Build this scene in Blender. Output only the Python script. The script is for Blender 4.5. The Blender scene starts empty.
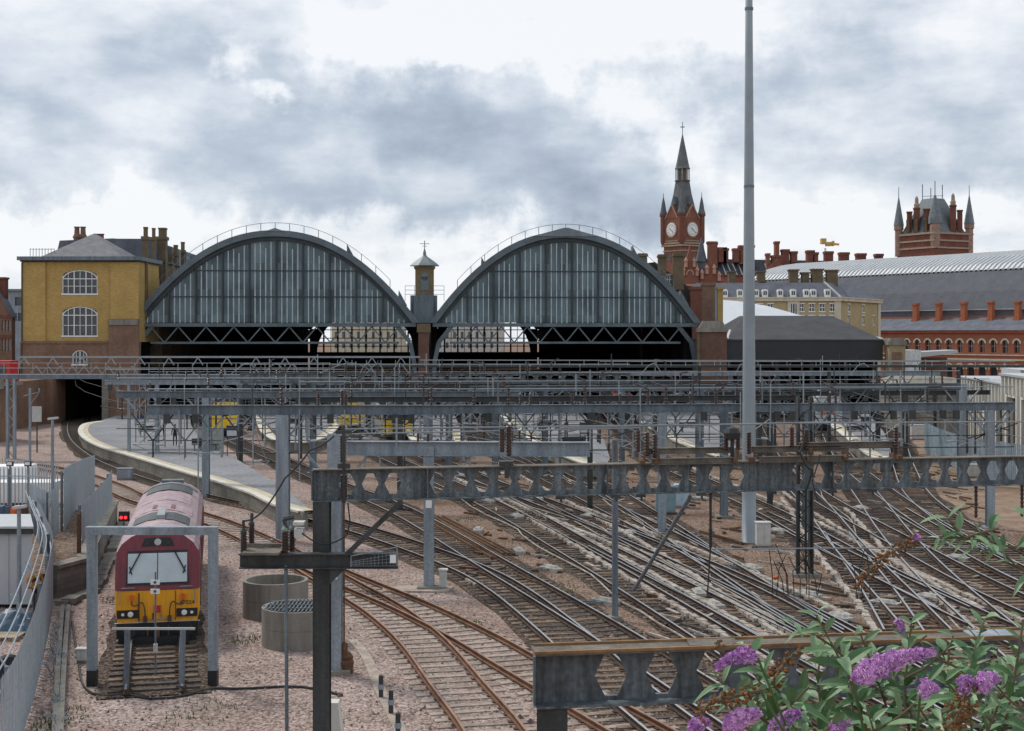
import bpy, math, random
from mathutils import Vector, Matrix
R = math.radians
random.seed(7)
C = bpy.context.scene
COL = C.collection
F, HZ, CH = 1400.0, 334.0, 10.0

# ---------------------------------------------------------------- camera, sky, sun, exposure
cam_d = bpy.data.cameras.new('camera'); cam = bpy.data.objects.new('camera', cam_d); COL.objects.link(cam)
cam.location = (0, 0, CH); cam.rotation_euler = (R(90), 0, 0)
cam_d.sensor_width = 36; cam_d.lens = 36 * F / 1024; cam_d.shift_y = -(365.5 - HZ) / 1024
cam_d.clip_start = 0.1; cam_d.clip_end = 5000
C.camera = cam
C.view_settings.view_transform = 'Standard'; C.view_settings.look = 'None'
C.view_settings.exposure = 0.0; C.view_settings.gamma = 1.0

sd = bpy.data.lights.new('sun', 'SUN'); sd.energy = 2.4; sd.angle = R(11); sd.color = (1.0, 0.95, 0.88)
sun = bpy.data.objects.new('sun', sd); COL.objects.link(sun)
dv = Vector((-0.45, 0.42, 0.80)).normalized()      # towards the sun: high, ahead of us and to the left
sun.rotation_euler = dv.to_track_quat('Z', 'Y').to_euler()

w = bpy.data.worlds.new('World'); C.world = w; w.use_nodes = True
nt = w.node_tree; N = nt.nodes; L = nt.links; N.clear()
def nn(t, tree=None, **k):
    n = (tree or nt).nodes.new(t)
    for a, b in k.items(): setattr(n, a, b)
    return n
sky = nn('ShaderNodeTexSky', sky_type='NISHITA', sun_disc=False)
sky.sun_elevation = math.asin(dv.z); sky.sun_rotation = math.atan2(dv.x, dv.y)
tc = nn('ShaderNodeTexCoord')
warp = nn('ShaderNodeTexNoise'); warp.inputs['Scale'].default_value = 9; warp.inputs['Detail'].default_value = 9
warp.inputs['Roughness'].default_value = 0.6
L.new(tc.outputs['Generated'], warp.inputs['Vector'])
ws = nn('ShaderNodeVectorMath', operation='SUBTRACT'); L.new(warp.outputs['Color'], ws.inputs[0]); ws.inputs[1].default_value = (.5, .5, .5)
wm = nn('ShaderNodeVectorMath', operation='MULTIPLY'); L.new(ws.outputs[0], wm.inputs[0]); wm.inputs[1].default_value = (.30, 0, .17)
wa = nn('ShaderNodeVectorMath', operation='ADD'); L.new(tc.outputs['Generated'], wa.inputs[0]); L.new(wm.outputs[0], wa.inputs[1])
def blob(px, py, sx, sy, amp):
    s = nn('ShaderNodeVectorMath', operation='SUBTRACT'); L.new(wa.outputs[0], s.inputs[0]); s.inputs[1].default_value = ((px - 512) / F, 0, (HZ - py) / F)
    m = nn('ShaderNodeVectorMath', operation='MULTIPLY'); L.new(s.outputs[0], m.inputs[0]); m.inputs[1].default_value = (F / sx, 0, F / sy)
    l = nn('ShaderNodeVectorMath', operation='LENGTH'); L.new(m.outputs[0], l.inputs[0])
    r = nn('ShaderNodeMapRange', interpolation_type='SMOOTHSTEP'); L.new(l.outputs['Value'], r.inputs['Value'])
    r.inputs['From Min'].default_value = 0.15; r.inputs['From Max'].default_value = 1.25
    r.inputs['To Min'].default_value = amp; r.inputs['To Max'].default_value = 0
    return r.outputs[0]
acc = None
for b in [(300, 150, 170, 75, .36), (420, 120, 90, 60, .20), (520, 140, 125, 75, .40), (110, 100, 150, 70, .24), (40, 20, 150, 45, .14), (340, 60, 90, 45, .26),
          (650, 190, 120, 55, .30), (900, 110, 230, 80, .30), (800, 70, 90, 60, .14), (940, 30, 180, 45, .12), (60, 175, 200, 40, .20), (430, 200, 260, 30, .22),
          (200, 30, 80, 26, .16), (625, 115, 50, 45, .16), (1000, 190, 130, 40, .14),
          (335, 108, 40, 16, -.3), (255, 85, 45, 26, -.3), (420, 40, 100, 45, -.32), (640, 60, 140, 42, -.30), (705, 140, 50, 40, -.2), (460, 75, 40, 18, -.2),
          (500, 236, 700, 20, -.12), (20, 215, 160, 28, -.25), (790, 235, 160, 28, -.25), (560, 25, 210, 45, -.25), (512, -700, 1100, 560, .42)]:  # last entry: unseen dark cloud overhead, added to cut the ambient light
    o = blob(*b)
    if acc is None: acc = o
    else:
        a = nn('ShaderNodeMath', operation='ADD'); L.new(acc, a.inputs[0]); L.new(o, a.inputs[1]); acc = a.outputs[0]
mp = nn('ShaderNodeVectorMath', operation='MULTIPLY'); L.new(tc.outputs['Generated'], mp.inputs[0]); mp.inputs[1].default_value = (1, 1, 2.3)
n1 = nn('ShaderNodeTexNoise'); n1.inputs['Scale'].default_value = 9; n1.inputs['Detail'].default_value = 8; n1.inputs['Roughness'].default_value = .58
L.new(mp.outputs[0], n1.inputs['Vector'])
nm = nn('ShaderNodeMapRange'); L.new(n1.outputs['Fac'], nm.inputs['Value'])
nm.inputs['From Min'].default_value = .3; nm.inputs['From Max'].default_value = .7; nm.inputs['To Min'].default_value = -.18; nm.inputs['To Max'].default_value = .34
ad = nn('ShaderNodeMath', operation='ADD'); L.new(acc, ad.inputs[0]); L.new(nm.outputs[0], ad.inputs[1])
cr = nn('ShaderNodeValToRGB'); L.new(ad.outputs[0], cr.inputs[0])
e = cr.color_ramp.elements
e[0].position = 0.0; e[0].color = (9.0, 9.2, 9.5, 1)
e[1].position = 0.75; e[1].color = (3.2, 3.8, 4.8, 1)
q = e.new(0.2); q.color = (7.1, 7.6, 8.3, 1)
q = e.new(0.45); q.color = (4.8, 5.5, 6.5, 1)
mx = nn('ShaderNodeMixRGB'); mx.inputs[0].default_value = .94
L.new(sky.outputs[0], mx.inputs[1]); L.new(cr.outputs[0], mx.inputs[2])
bg = nn('ShaderNodeBackground'); bg.inputs['Strength'].default_value = 0.105
L.new(mx.outputs[0], bg.inputs['Color'])
wo = nn('ShaderNodeOutputWorld'); L.new(bg.outputs[0], wo.inputs['Surface'])

# ---------------------------------------------------------------- helpers
def P(px, py, Y): return Vector(((px - 512) / F * Y, Y, CH - (py - HZ) / F * Y))
def G(px, py, z=0.0):
    Y = F * (CH - z) / (py - HZ)
    return Vector(((px - 512) / F * Y, Y, z))
ORG = {}
def tag(o, label=None, cat=None, group=None, kind=None):
    if label: o['label'] = label
    if cat: o['category'] = cat
    if group: o['group'] = group
    if kind: o['kind'] = kind
    return o
def thing(name, label, cat, loc=(0, 0, 0), rotz=0, group=None, world=False):
    o = bpy.data.objects.new(name, None); COL.objects.link(o); o.empty_display_size = .3
    o.location = loc; o.rotation_euler = (0, 0, rotz)
    tag(o, label, cat, group)
    if world: ORG[o.name] = Vector(loc)
    return o
def copy_tree(o, parent=None):
    c = o.copy(); COL.objects.link(c)
    if parent: c.parent = parent
    for ch in o.children: copy_tree(ch, c)
    return c

class MB:
    def __init__(s): s.v = []; s.f = []; s.mi = []; s.cur = 0; s.M = None
    def add(s, vs, fs, mi=None):
        b = len(s.v)
        if s.M is not None: vs = [s.M @ Vector(v) for v in vs]
        s.v += [tuple(v) for v in vs]; s.f += [tuple(b + i for i in f) for f in fs]
        s.mi += [s.cur if mi is None else mi] * len(fs); return s
    def box(s, x0, x1, y0, y1, z0, z1, mi=None):
        return s.add([(x0, y0, z0), (x1, y0, z0), (x1, y1, z0), (x0, y1, z0), (x0, y0, z1), (x1, y0, z1), (x1, y1, z1), (x0, y1, z1)],
                     [(3, 2, 1, 0), (4, 5, 6, 7), (0, 1, 5, 4), (1, 2, 6, 5), (2, 3, 7, 6), (3, 0, 4, 7)], mi)
    def frame(s, p, q, up=(0, 0, 1)):
        p = Vector(p); q = Vector(q); d = (q - p); l = d.length; d = d / max(l, 1e-6); up = Vector(up)
        if abs(d.dot(up)) > .99: up = Vector((0, 1, 0))
        sx = d.cross(up).normalized(); sz = sx.cross(d).normalized(); return p, q, d, sx, sz, l
    def bar(s, p, q, wd, ht, up=(0, 0, 1), mi=None):
        p, q, d, a, b, l = s.frame(p, q, up)
        vs = []
        for c in (p, q):
            for i, j in ((-1, -1), (1, -1), (1, 1), (-1, 1)): vs.append(c + a * wd / 2 * i + b * ht / 2 * j)
        return s.add(vs, [(0, 1, 2, 3), (7, 6, 5, 4), (1, 0, 4, 5), (2, 1, 5, 6), (3, 2, 6, 7), (0, 3, 7, 4)], mi)
    def ibeam(s, p, q, dep, fl, t=.03, mi=None, top=None):
        p, q, d, a, b, l = s.frame(p, q)
        h = b * (dep / 2 - t / 2)
        s.bar(p + h, q + h, fl, t, mi=top if top is not None else mi); s.bar(p - h, q - h, fl, t, mi=mi); s.bar(p, q, t * .8, dep - 2 * t, mi=mi); return s
    def hpost(s, p, q, w_, dp, t=.03, mi=None):   # upright H column, flanges facing the camera
        p = Vector(p); q = Vector(q)
        for k in (-1, 1):
            o = Vector((0, k * (dp / 2 - t / 2), 0)); s.bar(p + o, q + o, w_, t, up=(0, 1, 0), mi=mi)
        s.bar(p, q, t, dp - 2 * t, up=(0, 1, 0), mi=mi); return s
    def tube(s, p, q, r, n=8, r2=None, cap=True, mi=None):
        p, q, d, a, b, l = s.frame(p, q); r2 = r if r2 is None else r2; vs = []
        for c, rr in ((p, r), (q, r2)):
            for i in range(n):
                t = 2 * math.pi * i / n; vs.append(c + a * math.cos(t) * rr + b * math.sin(t) * rr)
        fs = [(i, (i + 1) % n, n + (i + 1) % n, n + i) for i in range(n)]
        if cap: fs += [tuple(range(n - 1, -1, -1)), tuple(range(n, 2 * n))]
        return s.add(vs, fs, mi)
    def path(s, pts, r, n=6, mi=None):
        for i in range(len(pts) - 1): s.tube(pts[i], pts[i + 1], r if not isinstance(r, list) else r[i], n, None if not isinstance(r, list) else r[i + 1], mi=mi)
        return s
    def lathe(s, prof, c=(0, 0, 0), n=12, axis=None, mi=None, rot=0):   # prof: (r, z)
        c = Vector(c); M = Vector((0, 0, 1)).rotation_difference(Vector(axis)).to_matrix() if axis is not None else Matrix.Identity(3)
        vs = []
        for r, z in prof:
            for i in range(n):
                t = 2 * math.pi * i / n + rot; vs.append(c + M @ Vector((r * math.cos(t), r * math.sin(t), z)))
        fs = []
        for k in range(len(prof) - 1):
            for i in range(n): fs.append((k * n + i, k * n + (i + 1) % n, (k + 1) * n + (i + 1) % n, (k + 1) * n + i))
        fs.append(tuple(range(n - 1, -1, -1))); m = (len(prof) - 1) * n; fs.append(tuple(range(m, m + n)))
        return s.add(vs, fs, mi)
    def prism(s, poly, y0, y1, mi=None):            # polygon in x,z, extruded along y
        n = len(poly); vs = [(x, y0, z) for x, z in poly] + [(x, y1, z) for x, z in poly]
        fs = [tuple(range(n)), tuple(range(2 * n - 1, n - 1, -1))] + [((i + 1) % n, i, n + i, n + (i + 1) % n) for i in range(n)]
        return s.add(vs, fs, mi)
    def slab(s, poly, z0, z1, mi=None):             # polygon in x,y, extruded in z
        n = len(poly); vs = [(p[0], p[1], z0) for p in poly] + [(p[0], p[1], z1) for p in poly]
        fs = [tuple(range(n - 1, -1, -1)), tuple(range(n, 2 * n))] + [(i, (i + 1) % n, n + (i + 1) % n, n + i) for i in range(n)]
        return s.add(vs, fs, mi)
    def pyramid(s, x0, x1, y0, y1, z0, z1, fx=0, fy=0, mi=None):   # hipped solid; fx, fy half sizes of the flat top
        cx, cy = (x0 + x1) / 2, (y0 + y1) / 2
        vs = [(x0, y0, z0), (x1, y0, z0), (x1, y1, z0), (x0, y1, z0), (cx - fx, cy - fy, z1), (cx + fx, cy - fy, z1), (cx + fx, cy + fy, z1), (cx - fx, cy + fy, z1)]
        return s.add(vs, [(3, 2, 1, 0), (4, 5, 6, 7), (0, 1, 5, 4), (1, 2, 6, 5), (2, 3, 7, 6), (3, 0, 4, 7)], mi)
    def wall(s, x0, x1, z0, z1, y0, y1, holes, mi=None):           # wall facing -y with rectangular openings
        xs = sorted({x0, x1} | {h[0] for h in holes} | {h[1] for h in holes}); zs = sorted({z0, z1} | {h[2] for h in holes} | {h[3] for h in holes})
        for i in range(len(xs) - 1):
            cx = (xs[i] + xs[i + 1]) / 2; run = None
            for j in range(len(zs) - 1):
                cz = (zs[j] + zs[j + 1]) / 2
                solid = not any(h[0] < cx < h[1] and h[2] < cz < h[3] for h in holes)
                if solid:
                    run = (run[0], zs[j + 1]) if run else (zs[j], zs[j + 1])
                if (not solid or j == len(zs) - 2) and run:
                    s.box(xs[i], xs[i + 1], y0, y1, run[0], run[1], mi); run = None
        return s
    def spandrel(s, x0, x1, zs, zt, y0, y1, k=1.0, n=8, mi=None):  # fills the corners above an arch springing at zs, crown at zt
        cx = (x0 + x1) / 2; hw = (x1 - x0) / 2
        for sg in (-1, 1):
            arc = [(cx + sg * hw * math.cos(t), zs + (zt - zs) * math.sin(t)) for t in [math.pi / 2 * i / n for i in range(n + 1)]]
            for i in range(n):
                a, b = arc[i], arc[i + 1]
                poly = [a, b, (b[0], zt), (a[0], zt)] if i < n - 1 else [a, b, (a[0], zt)]
                if sg < 0: poly = poly[::-1]
                s.prism(poly, y0, y1, mi)
        return s
    def archring(s, cx, zs, ro, ri, rz_o, rz_i, y0, y1, n=10, mi=None):
        for i in range(n):
            a = math.pi * i / n; b = math.pi * (i + 1) / n
            s.prism([(cx + ro * math.cos(a), zs + rz_o * math.sin(a)), (cx + ro * math.cos(b), zs + rz_o * math.sin(b)),
                     (cx + ri * math.cos(b), zs + rz_i * math.sin(b)), (cx + ri * math.cos(a), zs + rz_i * math.sin(a))], y0, y1, mi)
        return s
    def build(s, name, mats, parent=None, smooth=False, off=None):
        if not isinstance(mats, (list, tuple)): mats = [mats]
        o_ = Vector((0, 0, 0)) if off is None else Vector(off)
        if parent is not None and parent.name in ORG: o_ = ORG[parent.name]
        me = bpy.data.meshes.new(name)
        me.from_pydata([(v[0] - o_.x, v[1] - o_.y, v[2] - o_.z) for v in s.v], [], s.f)
        for m in mats: me.materials.append(m)
        if len(mats) > 1: me.polygons.foreach_set('material_index', s.mi)
        if smooth: me.polygons.foreach_set('use_smooth', [True] * len(me.polygons))
        me.update()
        o = bpy.data.objects.new(name, me); COL.objects.link(o)
        if parent is not None: o.parent = parent
        elif off is not None: o.location = o_
        if o_.length > 0: ORG[o.name] = o_
        return o

# ---------------------------------------------------------------- materials
MT = {}
def mat(name, col, rough=.7, metal=0, var=.25, scale=1.5, col2=None, bump=0, bscale=None, streak=0, spec=None, fine=0, fscale=30):
    m = bpy.data.materials.new(name); m.use_nodes = True; t = m.node_tree; b = t.nodes['Principled BSDF']
    b.inputs['Roughness'].default_value = rough; b.inputs['Metallic'].default_value = metal
    if spec is None and rough >= .7: spec = .12
    if spec is not None: b.inputs['Specular IOR Level'].default_value = spec
    c = t.nodes.new('ShaderNodeTexCoord'); src = c.outputs['Object']
    n = t.nodes.new('ShaderNodeTexNoise'); n.inputs['Scale'].default_value = scale; n.inputs['Detail'].default_value = 6; n.inputs['Roughness'].default_value = .65
    t.links.new(src, n.inputs['Vector'])
    if streak:
        mpn = t.nodes.new('ShaderNodeMapping'); mpn.inputs['Scale'].default_value = (streak, streak, .25)
        t.links.new(src, mpn.inputs['Vector']); t.links.new(mpn.outputs[0], n.inputs['Vector'])
    r = t.nodes.new('ShaderNodeValToRGB'); r.color_ramp.elements[0].position = .33; r.color_ramp.elements[1].position = .68
    c2 = col2 or tuple(x * (1 - var) for x in col); c1 = col if col2 else tuple(min(1, x * (1 + var)) for x in col)
    r.color_ramp.elements[0].color = (*c2, 1); r.color_ramp.elements[1].color = (*c1, 1)
    t.links.new(n.outputs['Fac'], r.inputs[0]); out = r.outputs[0]
    if fine:
        f = t.nodes.new('ShaderNodeTexNoise'); f.inputs['Scale'].default_value = fscale; f.inputs['Detail'].default_value = 3
        t.links.new(src, f.inputs['Vector'])
        g = t.nodes.new('ShaderNodeMapRange'); g.inputs['From Min'].default_value = .3; g.inputs['From Max'].default_value = .7
        g.inputs['To Min'].default_value = 1 - fine; g.inputs['To Max'].default_value = 1 + fine; t.links.new(f.outputs['Fac'], g.inputs['Value'])
        mu = t.nodes.new('ShaderNodeVectorMath'); mu.operation = 'SCALE'; t.links.new(out, mu.inputs[0]); t.links.new(g.outputs[0], mu.inputs['Scale']); out = mu.outputs[0]
    t.links.new(out, b.inputs['Base Color'])
    if bump:
        bn = t.nodes.new('ShaderNodeTexNoise'); bn.inputs['Scale'].default_value = bscale or scale * 4; bn.inputs['Detail'].default_value = 5
        t.links.new(src, bn.inputs['Vector'])
        bp = t.nodes.new('ShaderNodeBump'); bp.inputs['Strength'].default_value = bump; bp.inputs['Distance'].default_value = .05
        t.links.new(bn.outputs['Fac'], bp.inputs['Height']); t.links.new(bp.outputs[0], b.inputs['Normal'])
    MT[name] = m; return m
def brick(name, c1, c2, mortar, bw=.24, bh=.08, big=.3, rough=.9):
    m = bpy.data.materials.new(name); m.use_nodes = True; t = m.node_tree; b = t.nodes['Principled BSDF']; b.inputs['Roughness'].default_value = rough; b.inputs['Specular IOR Level'].default_value = .12
    c = t.nodes.new('ShaderNodeTexCoord'); sx = t.nodes.new('ShaderNodeSeparateXYZ'); t.links.new(c.outputs['Object'], sx.inputs[0])
    a = t.nodes.new('ShaderNodeMath'); a.operation = 'ADD'; t.links.new(sx.outputs[0], a.inputs[0]); t.links.new(sx.outputs[1], a.inputs[1])
    cb = t.nodes.new('ShaderNodeCombineXYZ'); t.links.new(a.outputs[0], cb.inputs[0]); t.links.new(sx.outputs[2], cb.inputs[1])
    br = t.nodes.new('ShaderNodeTexBrick'); t.links.new(cb.outputs[0], br.inputs['Vector']); br.inputs['Scale'].default_value = 1
    br.inputs['Brick Width'].default_value = bw; br.inputs['Row Height'].default_value = bh; br.inputs['Mortar Size'].default_value = .008
    br.inputs['Color1'].default_value = (*c1, 1); br.inputs['Color2'].default_value = (*c2, 1); br.inputs['Mortar'].default_value = (*mortar, 1)
    n = t.nodes.new('ShaderNodeTexNoise'); n.inputs['Scale'].default_value = .35; n.inputs['Detail'].default_value = 8; n.inputs['Roughness'].default_value = .7; t.links.new(c.outputs['Object'], n.inputs['Vector'])
    g = t.nodes.new('ShaderNodeMapRange'); g.inputs['From Min'].default_value = .3; g.inputs['From Max'].default_value = .7
    g.inputs['To Min'].default_value = 1 - big; g.inputs['To Max'].default_value = 1 + big * .6; t.links.new(n.outputs['Fac'], g.inputs['Value'])
    mu = t.nodes.new('ShaderNodeVectorMath'); mu.operation = 'SCALE'; t.links.new(br.outputs['Color'], mu.inputs[0]); t.links.new(g.outputs[0], mu.inputs['Scale'])
    t.links.new(mu.outputs[0], b.inputs['Base Color']); MT[name] = m; return m
def flat_brick(m):
    t = m.node_tree; br = [n for n in t.nodes if n.type == 'TEX_BRICK'][0]; c = [n for n in t.nodes if n.type == 'TEX_COORD'][0]; br.inputs['Mortar Size'].default_value = .02; t.links.new(c.outputs['Object'], br.inputs['Vector'])
def glassy(name, col, rough=.12, spec=.6):
    return mat(name, col, rough, 0, .35, .8, spec=spec)

steel = mat('painted steel', (.135, .165, .19), .6, .1, .35, .9, streak=2.5, fine=.2, fscale=12)
steel_l = mat('galvanised steel', (.245, .285, .32), .55, .15, .3, 1.2, streak=2, fine=.16, fscale=14)
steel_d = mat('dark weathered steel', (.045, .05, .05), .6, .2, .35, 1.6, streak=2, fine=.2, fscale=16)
steel_m = mat('grimy gantry steel', (.17, .205, .225), .6, .1, .45, 2.6, streak=2.4, col2=(.045, .05, .052), fine=.3, fscale=14)
rust = mat('rusty steel', (.17, .10, .06), .8, .1, .4, 3, col2=(.10, .055, .035), fine=.2, fscale=25)
flange = mat('flange rust', (.225, .195, .16), .8, .05, .4, 2, col2=(.10, .09, .08), fine=.2, fscale=22)
rail_rust = mat('rail rust', (.23, .12, .075), .75, .2, .35, 2, col2=(.12, .065, .045))
rail_dark = mat('rail side', (.075, .052, .042), .75, .2, .35, 2)
rail_top = mat('rail head polished', (.55, .56, .57), .32, .85, .1, 2)
rail_top_r = mat('rail head brown', (.30, .18, .13), .55, .4, .3, 2)
timber = mat('grimy timber sleeper', (.095, .078, .068), .9, 0, .4, 3, fine=.25, fscale=18)
concrete_s = mat('pale sleeper', (.36, .30, .255), .9, 0, .25, 2, fine=.18, fscale=18)
brown_ins = mat('brown porcelain', (.055, .03, .025), .25, 0, .2, 3)
white_ins = mat('grey insulator', (.45, .47, .48), .35, 0, .1, 3)
tower_brick = brick('tower brick', (.27, .095, .065), (.22, .08, .055), (.25, .18, .13))
pier_brick = brick('pier brick', (.165, .075, .052), (.13, .062, .046), (.2, .16, .13), big=.4)
black = mat('black rubber', (.018, .018, .02), .55, 0, .2, 3)
dark_void = mat('shade-black interior', (.022, .022, .024), .95, 0, .3, .5, spec=.1)  # near-black colour carries the shade inside the sheds, tunnel bore and canopy
concrete = mat('weathered concrete', (.30, .28, .25), .9, 0, .3, 1.2, col2=(.17, .16, .135), streak=1.6, bump=.3, bscale=12, fine=.1)
concrete_p = mat('pale concrete', (.62, .60, .55), .85, 0, .15, .7, fine=.06, streak=1.2)
stone = mat('cream stone', (.60, .54, .42), .85, 0, .16, .8, streak=.8)
white_p = mat('white paint', (.78, .78, .76), .5, 0, .06, 1)
off_white = mat('dirty white plastic', (.50, .50, .48), .6, 0, .15, 3)
slate = mat('slate', (.13, .14, .165), .7, 0, .22, .6, fine=.12, fscale=6)
lead = mat('lead sheet', (.17, .195, .21), .55, .1, .2, .7, streak=.6)
shed_steel = mat('shed steel', (.105, .135, .15), .5, .1, .25, .8)
shed_dark = mat('shed ironwork', (.035, .045, .05), .6, 0, .3, .8)
gold_brick = brick('yellow stock brick', (.56, .37, .125), (.43, .28, .095), (.36, .27, .13), big=.2)
brown_brick = brick('sooty brick', (.20, .105, .07), (.26, .15, .10), (.24, .2, .16), big=.4)
red_brick = brick('red brick', (.36, .12, .07), (.30, .10, .06), (.32, .2, .14), big=.2)
dull_brick = brick('dull brick', (.19, .14, .085), (.145, .105, .065), (.2, .17, .12), big=.35)
dark_red = brick('dark red brick', (.23, .085, .06), (.18, .07, .05), (.2, .12, .1), big=.3)
block = brick('concrete block', (.27, .25, .215), (.21, .195, .17), (.14, .13, .11), .45, .23, big=.35)
glass_d = glassy('dark window glass', (.035, .045, .055))
paving = brick('platform flags', (.27, .275, .29), (.235, .24, .25), (.15, .15, .155), 1.2, .9, big=.22)
flat_brick(paving)
coping = mat('platform coping', (.60, .57, .50), .85, 0, .15, 1.5)
tactile = mat('cream platform strip', (.50, .44, .31), .85, 0, .2, 1.2)
maroon = mat('maroon paint', (.24, .028, .05), .36, 0, .3, 1.8, col2=(.13, .025, .035), streak=3, fine=.12)
roof_pink = mat('faded maroon roof', (.46, .34, .355), .38, 0, .3, 1.6, col2=(.24, .15, .165), fine=.15, fscale=9)
yellow = mat('warning yellow paint', (.92, .42, .012), .42, 0, .2, 2.5, col2=(.66, .29, .02), streak=4, fine=.1)
yellow_t = mat('bright yellow paint', (.90, .58, .02), .4, 0, .08, 2)
orange = mat('orange plastic', (.70, .12, .015), .4, 0, .1, 2)
red_p = mat('red paint', (.50, .03, .03), .4, 0, .1, 2)
blue_p = mat('blue plastic', (.045, .09, .14), .45, 0, .2, 2)
screen_l = mat('pale windscreen', (.50, .57, .60), .25, 0, .08, 2, spec=.6)  # pane colour lightened to make up for the backlit front
canopy_blk = mat('black cladding', (.025, .026, .030), .6, 0, .15, .4)
canopy_roof = mat('charcoal roofing', (.075, .075, .08), .8, 0, .15, .5, fine=.08, fscale=4)
membrane = mat('white roof membrane', (.74, .76, .79), .6, 0, .06, .3)
cable_w = mat('wire', (.12, .12, .125), .5, .4, .1, 3)
tube_l = mat('bright tube', (.27, .30, .32), .4, .2, .12, 2)
bark = mat('buddleia stem', (.15, .115, .07), .9, 0, .3, 20)
dried = mat('dried flower', (.22, .095, .04), .95, 0, .4, 60)
def leafmat(name, c1, c2):
    m = mat(name, c1, .5, 0, .3, 9, col2=c2); b = m.node_tree.nodes['Principled BSDF']
    try: b.inputs['Subsurface Weight'].default_value = 0
    except Exception: pass
    return m
leaf = leafmat('buddleia leaf', (.085, .19, .055), (.04, .105, .035))
leaf_l = leafmat('young buddleia leaf', (.19, .30, .15), (.10, .19, .08))
purple = mat('purple blossom', (.62, .34, .66), .7, 0, .35, 60, col2=(.38, .16, .44))
pinkp = mat('pink blossom', (.84, .58, .82), .7, 0, .3, 60, col2=(.64, .32, .66))
weed = mat('weed green', (.09, .14, .035), .8, 0, .4, 3)

def ballast(name, a, b_, c_, dark):
    m = bpy.data.materials.new(name); m.use_nodes = True; t = m.node_tree; bs = t.nodes['Principled BSDF']; bs.inputs['Roughness'].default_value = .95
    bs.inputs['Specular IOR Level'].default_value = .05
    c = t.nodes.new('ShaderNodeTexCoord'); S = c.outputs['Object']
    v = t.nodes.new('ShaderNodeTexVoronoi'); v.inputs['Scale'].default_value = 14; t.links.new(S, v.inputs['Vector'])
    sp = t.nodes.new('ShaderNodeSeparateXYZ'); t.links.new(v.outputs['Color'], sp.inputs[0])
    r = t.nodes.new('ShaderNodeValToRGB'); e = r.color_ramp.elements; e[0].position = 0; e[0].color = (*dark, 1); e[1].position = 1; e[1].color = (*c_, 1)
    q = e.new(.22); q.color = (*b_, 1); q = e.new(.6); q.color = (*a, 1); t.links.new(sp.outputs[0], r.inputs[0])
    n = t.nodes.new('ShaderNodeTexNoise'); n.inputs['Scale'].default_value = .35; n.inputs['Detail'].default_value = 9; n.inputs['Roughness'].default_value = .7; t.links.new(S, n.inputs['Vector'])
    g = t.nodes.new('ShaderNodeValToRGB'); ge = g.color_ramp.elements; ge[0].position = .30; ge[0].color = (.66, .58, .50, 1); ge[1].position = .62; ge[1].color = (1.06, 1.03, 1.02, 1)
    t.links.new(n.outputs['Fac'], g.inputs[0])
    mu = t.nodes.new('ShaderNodeMixRGB'); mu.blend_type = 'MULTIPLY'; mu.inputs[0].default_value = .8; t.links.new(r.outputs[0], mu.inputs[1]); t.links.new(g.outputs[0], mu.inputs[2])
    f = t.nodes.new('ShaderNodeTexNoise'); f.inputs['Scale'].default_value = 7; f.inputs['Detail'].default_value = 7; f.inputs['Roughness'].default_value = .85; t.links.new(S, f.inputs['Vector'])
    fg = t.nodes.new('ShaderNodeMapRange'); fg.inputs['From Min'].default_value = .3; fg.inputs['From Max'].default_value = .7; fg.inputs['To Min'].default_value = .62; fg.inputs['To Max'].default_value = 1.35
    t.links.new(f.outputs['Fac'], fg.inputs['Value'])
    m2 = t.nodes.new('ShaderNodeVectorMath'); m2.operation = 'SCALE'; t.links.new(mu.outputs[0], m2.inputs[0]); t.links.new(fg.outputs[0], m2.inputs['Scale'])
    t.links.new(m2.outputs[0], bs.inputs['Base Color'])
    bp = t.nodes.new('ShaderNodeBump'); bp.inputs['Strength'].default_value = .9; bp.inputs['Distance'].default_value = .04
    t.links.new(v.outputs['Distance'], bp.inputs['Height']); bp.invert = True; t.links.new(bp.outputs[0], bs.inputs['Normal'])
    return m, t, m2, bs
bal_pink, _t, _m2, _bs = ballast('pinkish ballast', (.385, .305, .275), (.27, .213, .193), (.53, .445, .41), (.12, .098, .088))
bal_brown, _, _, _ = ballast('brown ballast', (.22, .16, .125), (.14, .105, .08), (.36, .29, .24), (.06, .05, .042))
bal_dark, _, _, _ = ballast('grimy ballast', (.105, .08, .065), (.06, .05, .042), (.22, .18, .15), (.025, .022, .02))
# ground: pink ballast by the sidings, browner in the station throat (noise-broken change of stone)
c = _t.nodes.new('ShaderNodeTexCoord'); sx = _t.nodes.new('ShaderNodeSeparateXYZ'); _t.links.new(c.outputs['Object'], sx.inputs[0])
a = _t.nodes.new('ShaderNodeMath'); a.operation = 'MULTIPLY_ADD'; _t.links.new(sx.outputs[1], a.inputs[0]); a.inputs[1].default_value = .26; _t.links.new(sx.outputs[0], a.inputs[2])
n = _t.nodes.new('ShaderNodeTexNoise'); n.inputs['Scale'].default_value = .22; n.inputs['Detail'].default_value = 6; _t.links.new(c.outputs['Object'], n.inputs['Vector'])
a2 = _t.nodes.new('ShaderNodeMath'); a2.operation = 'MULTIPLY_ADD'; _t.links.new(n.outputs['Fac'], a2.inputs[0]); a2.inputs[1].default_value = 12; _t.links.new(a.outputs[0], a2.inputs[2])
rg = _t.nodes.new('ShaderNodeMapRange'); rg.inputs['From Min'].default_value = 15; rg.inputs['From Max'].default_value = 23; _t.links.new(a2.outputs[0], rg.inputs['Value'])
tint = _t.nodes.new('ShaderNodeMixRGB'); tint.inputs[1].default_value = (1, 1, 1, 1); tint.inputs[2].default_value = (.66, .60, .52, 1); _t.links.new(rg.outputs[0], tint.inputs[0])
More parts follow.
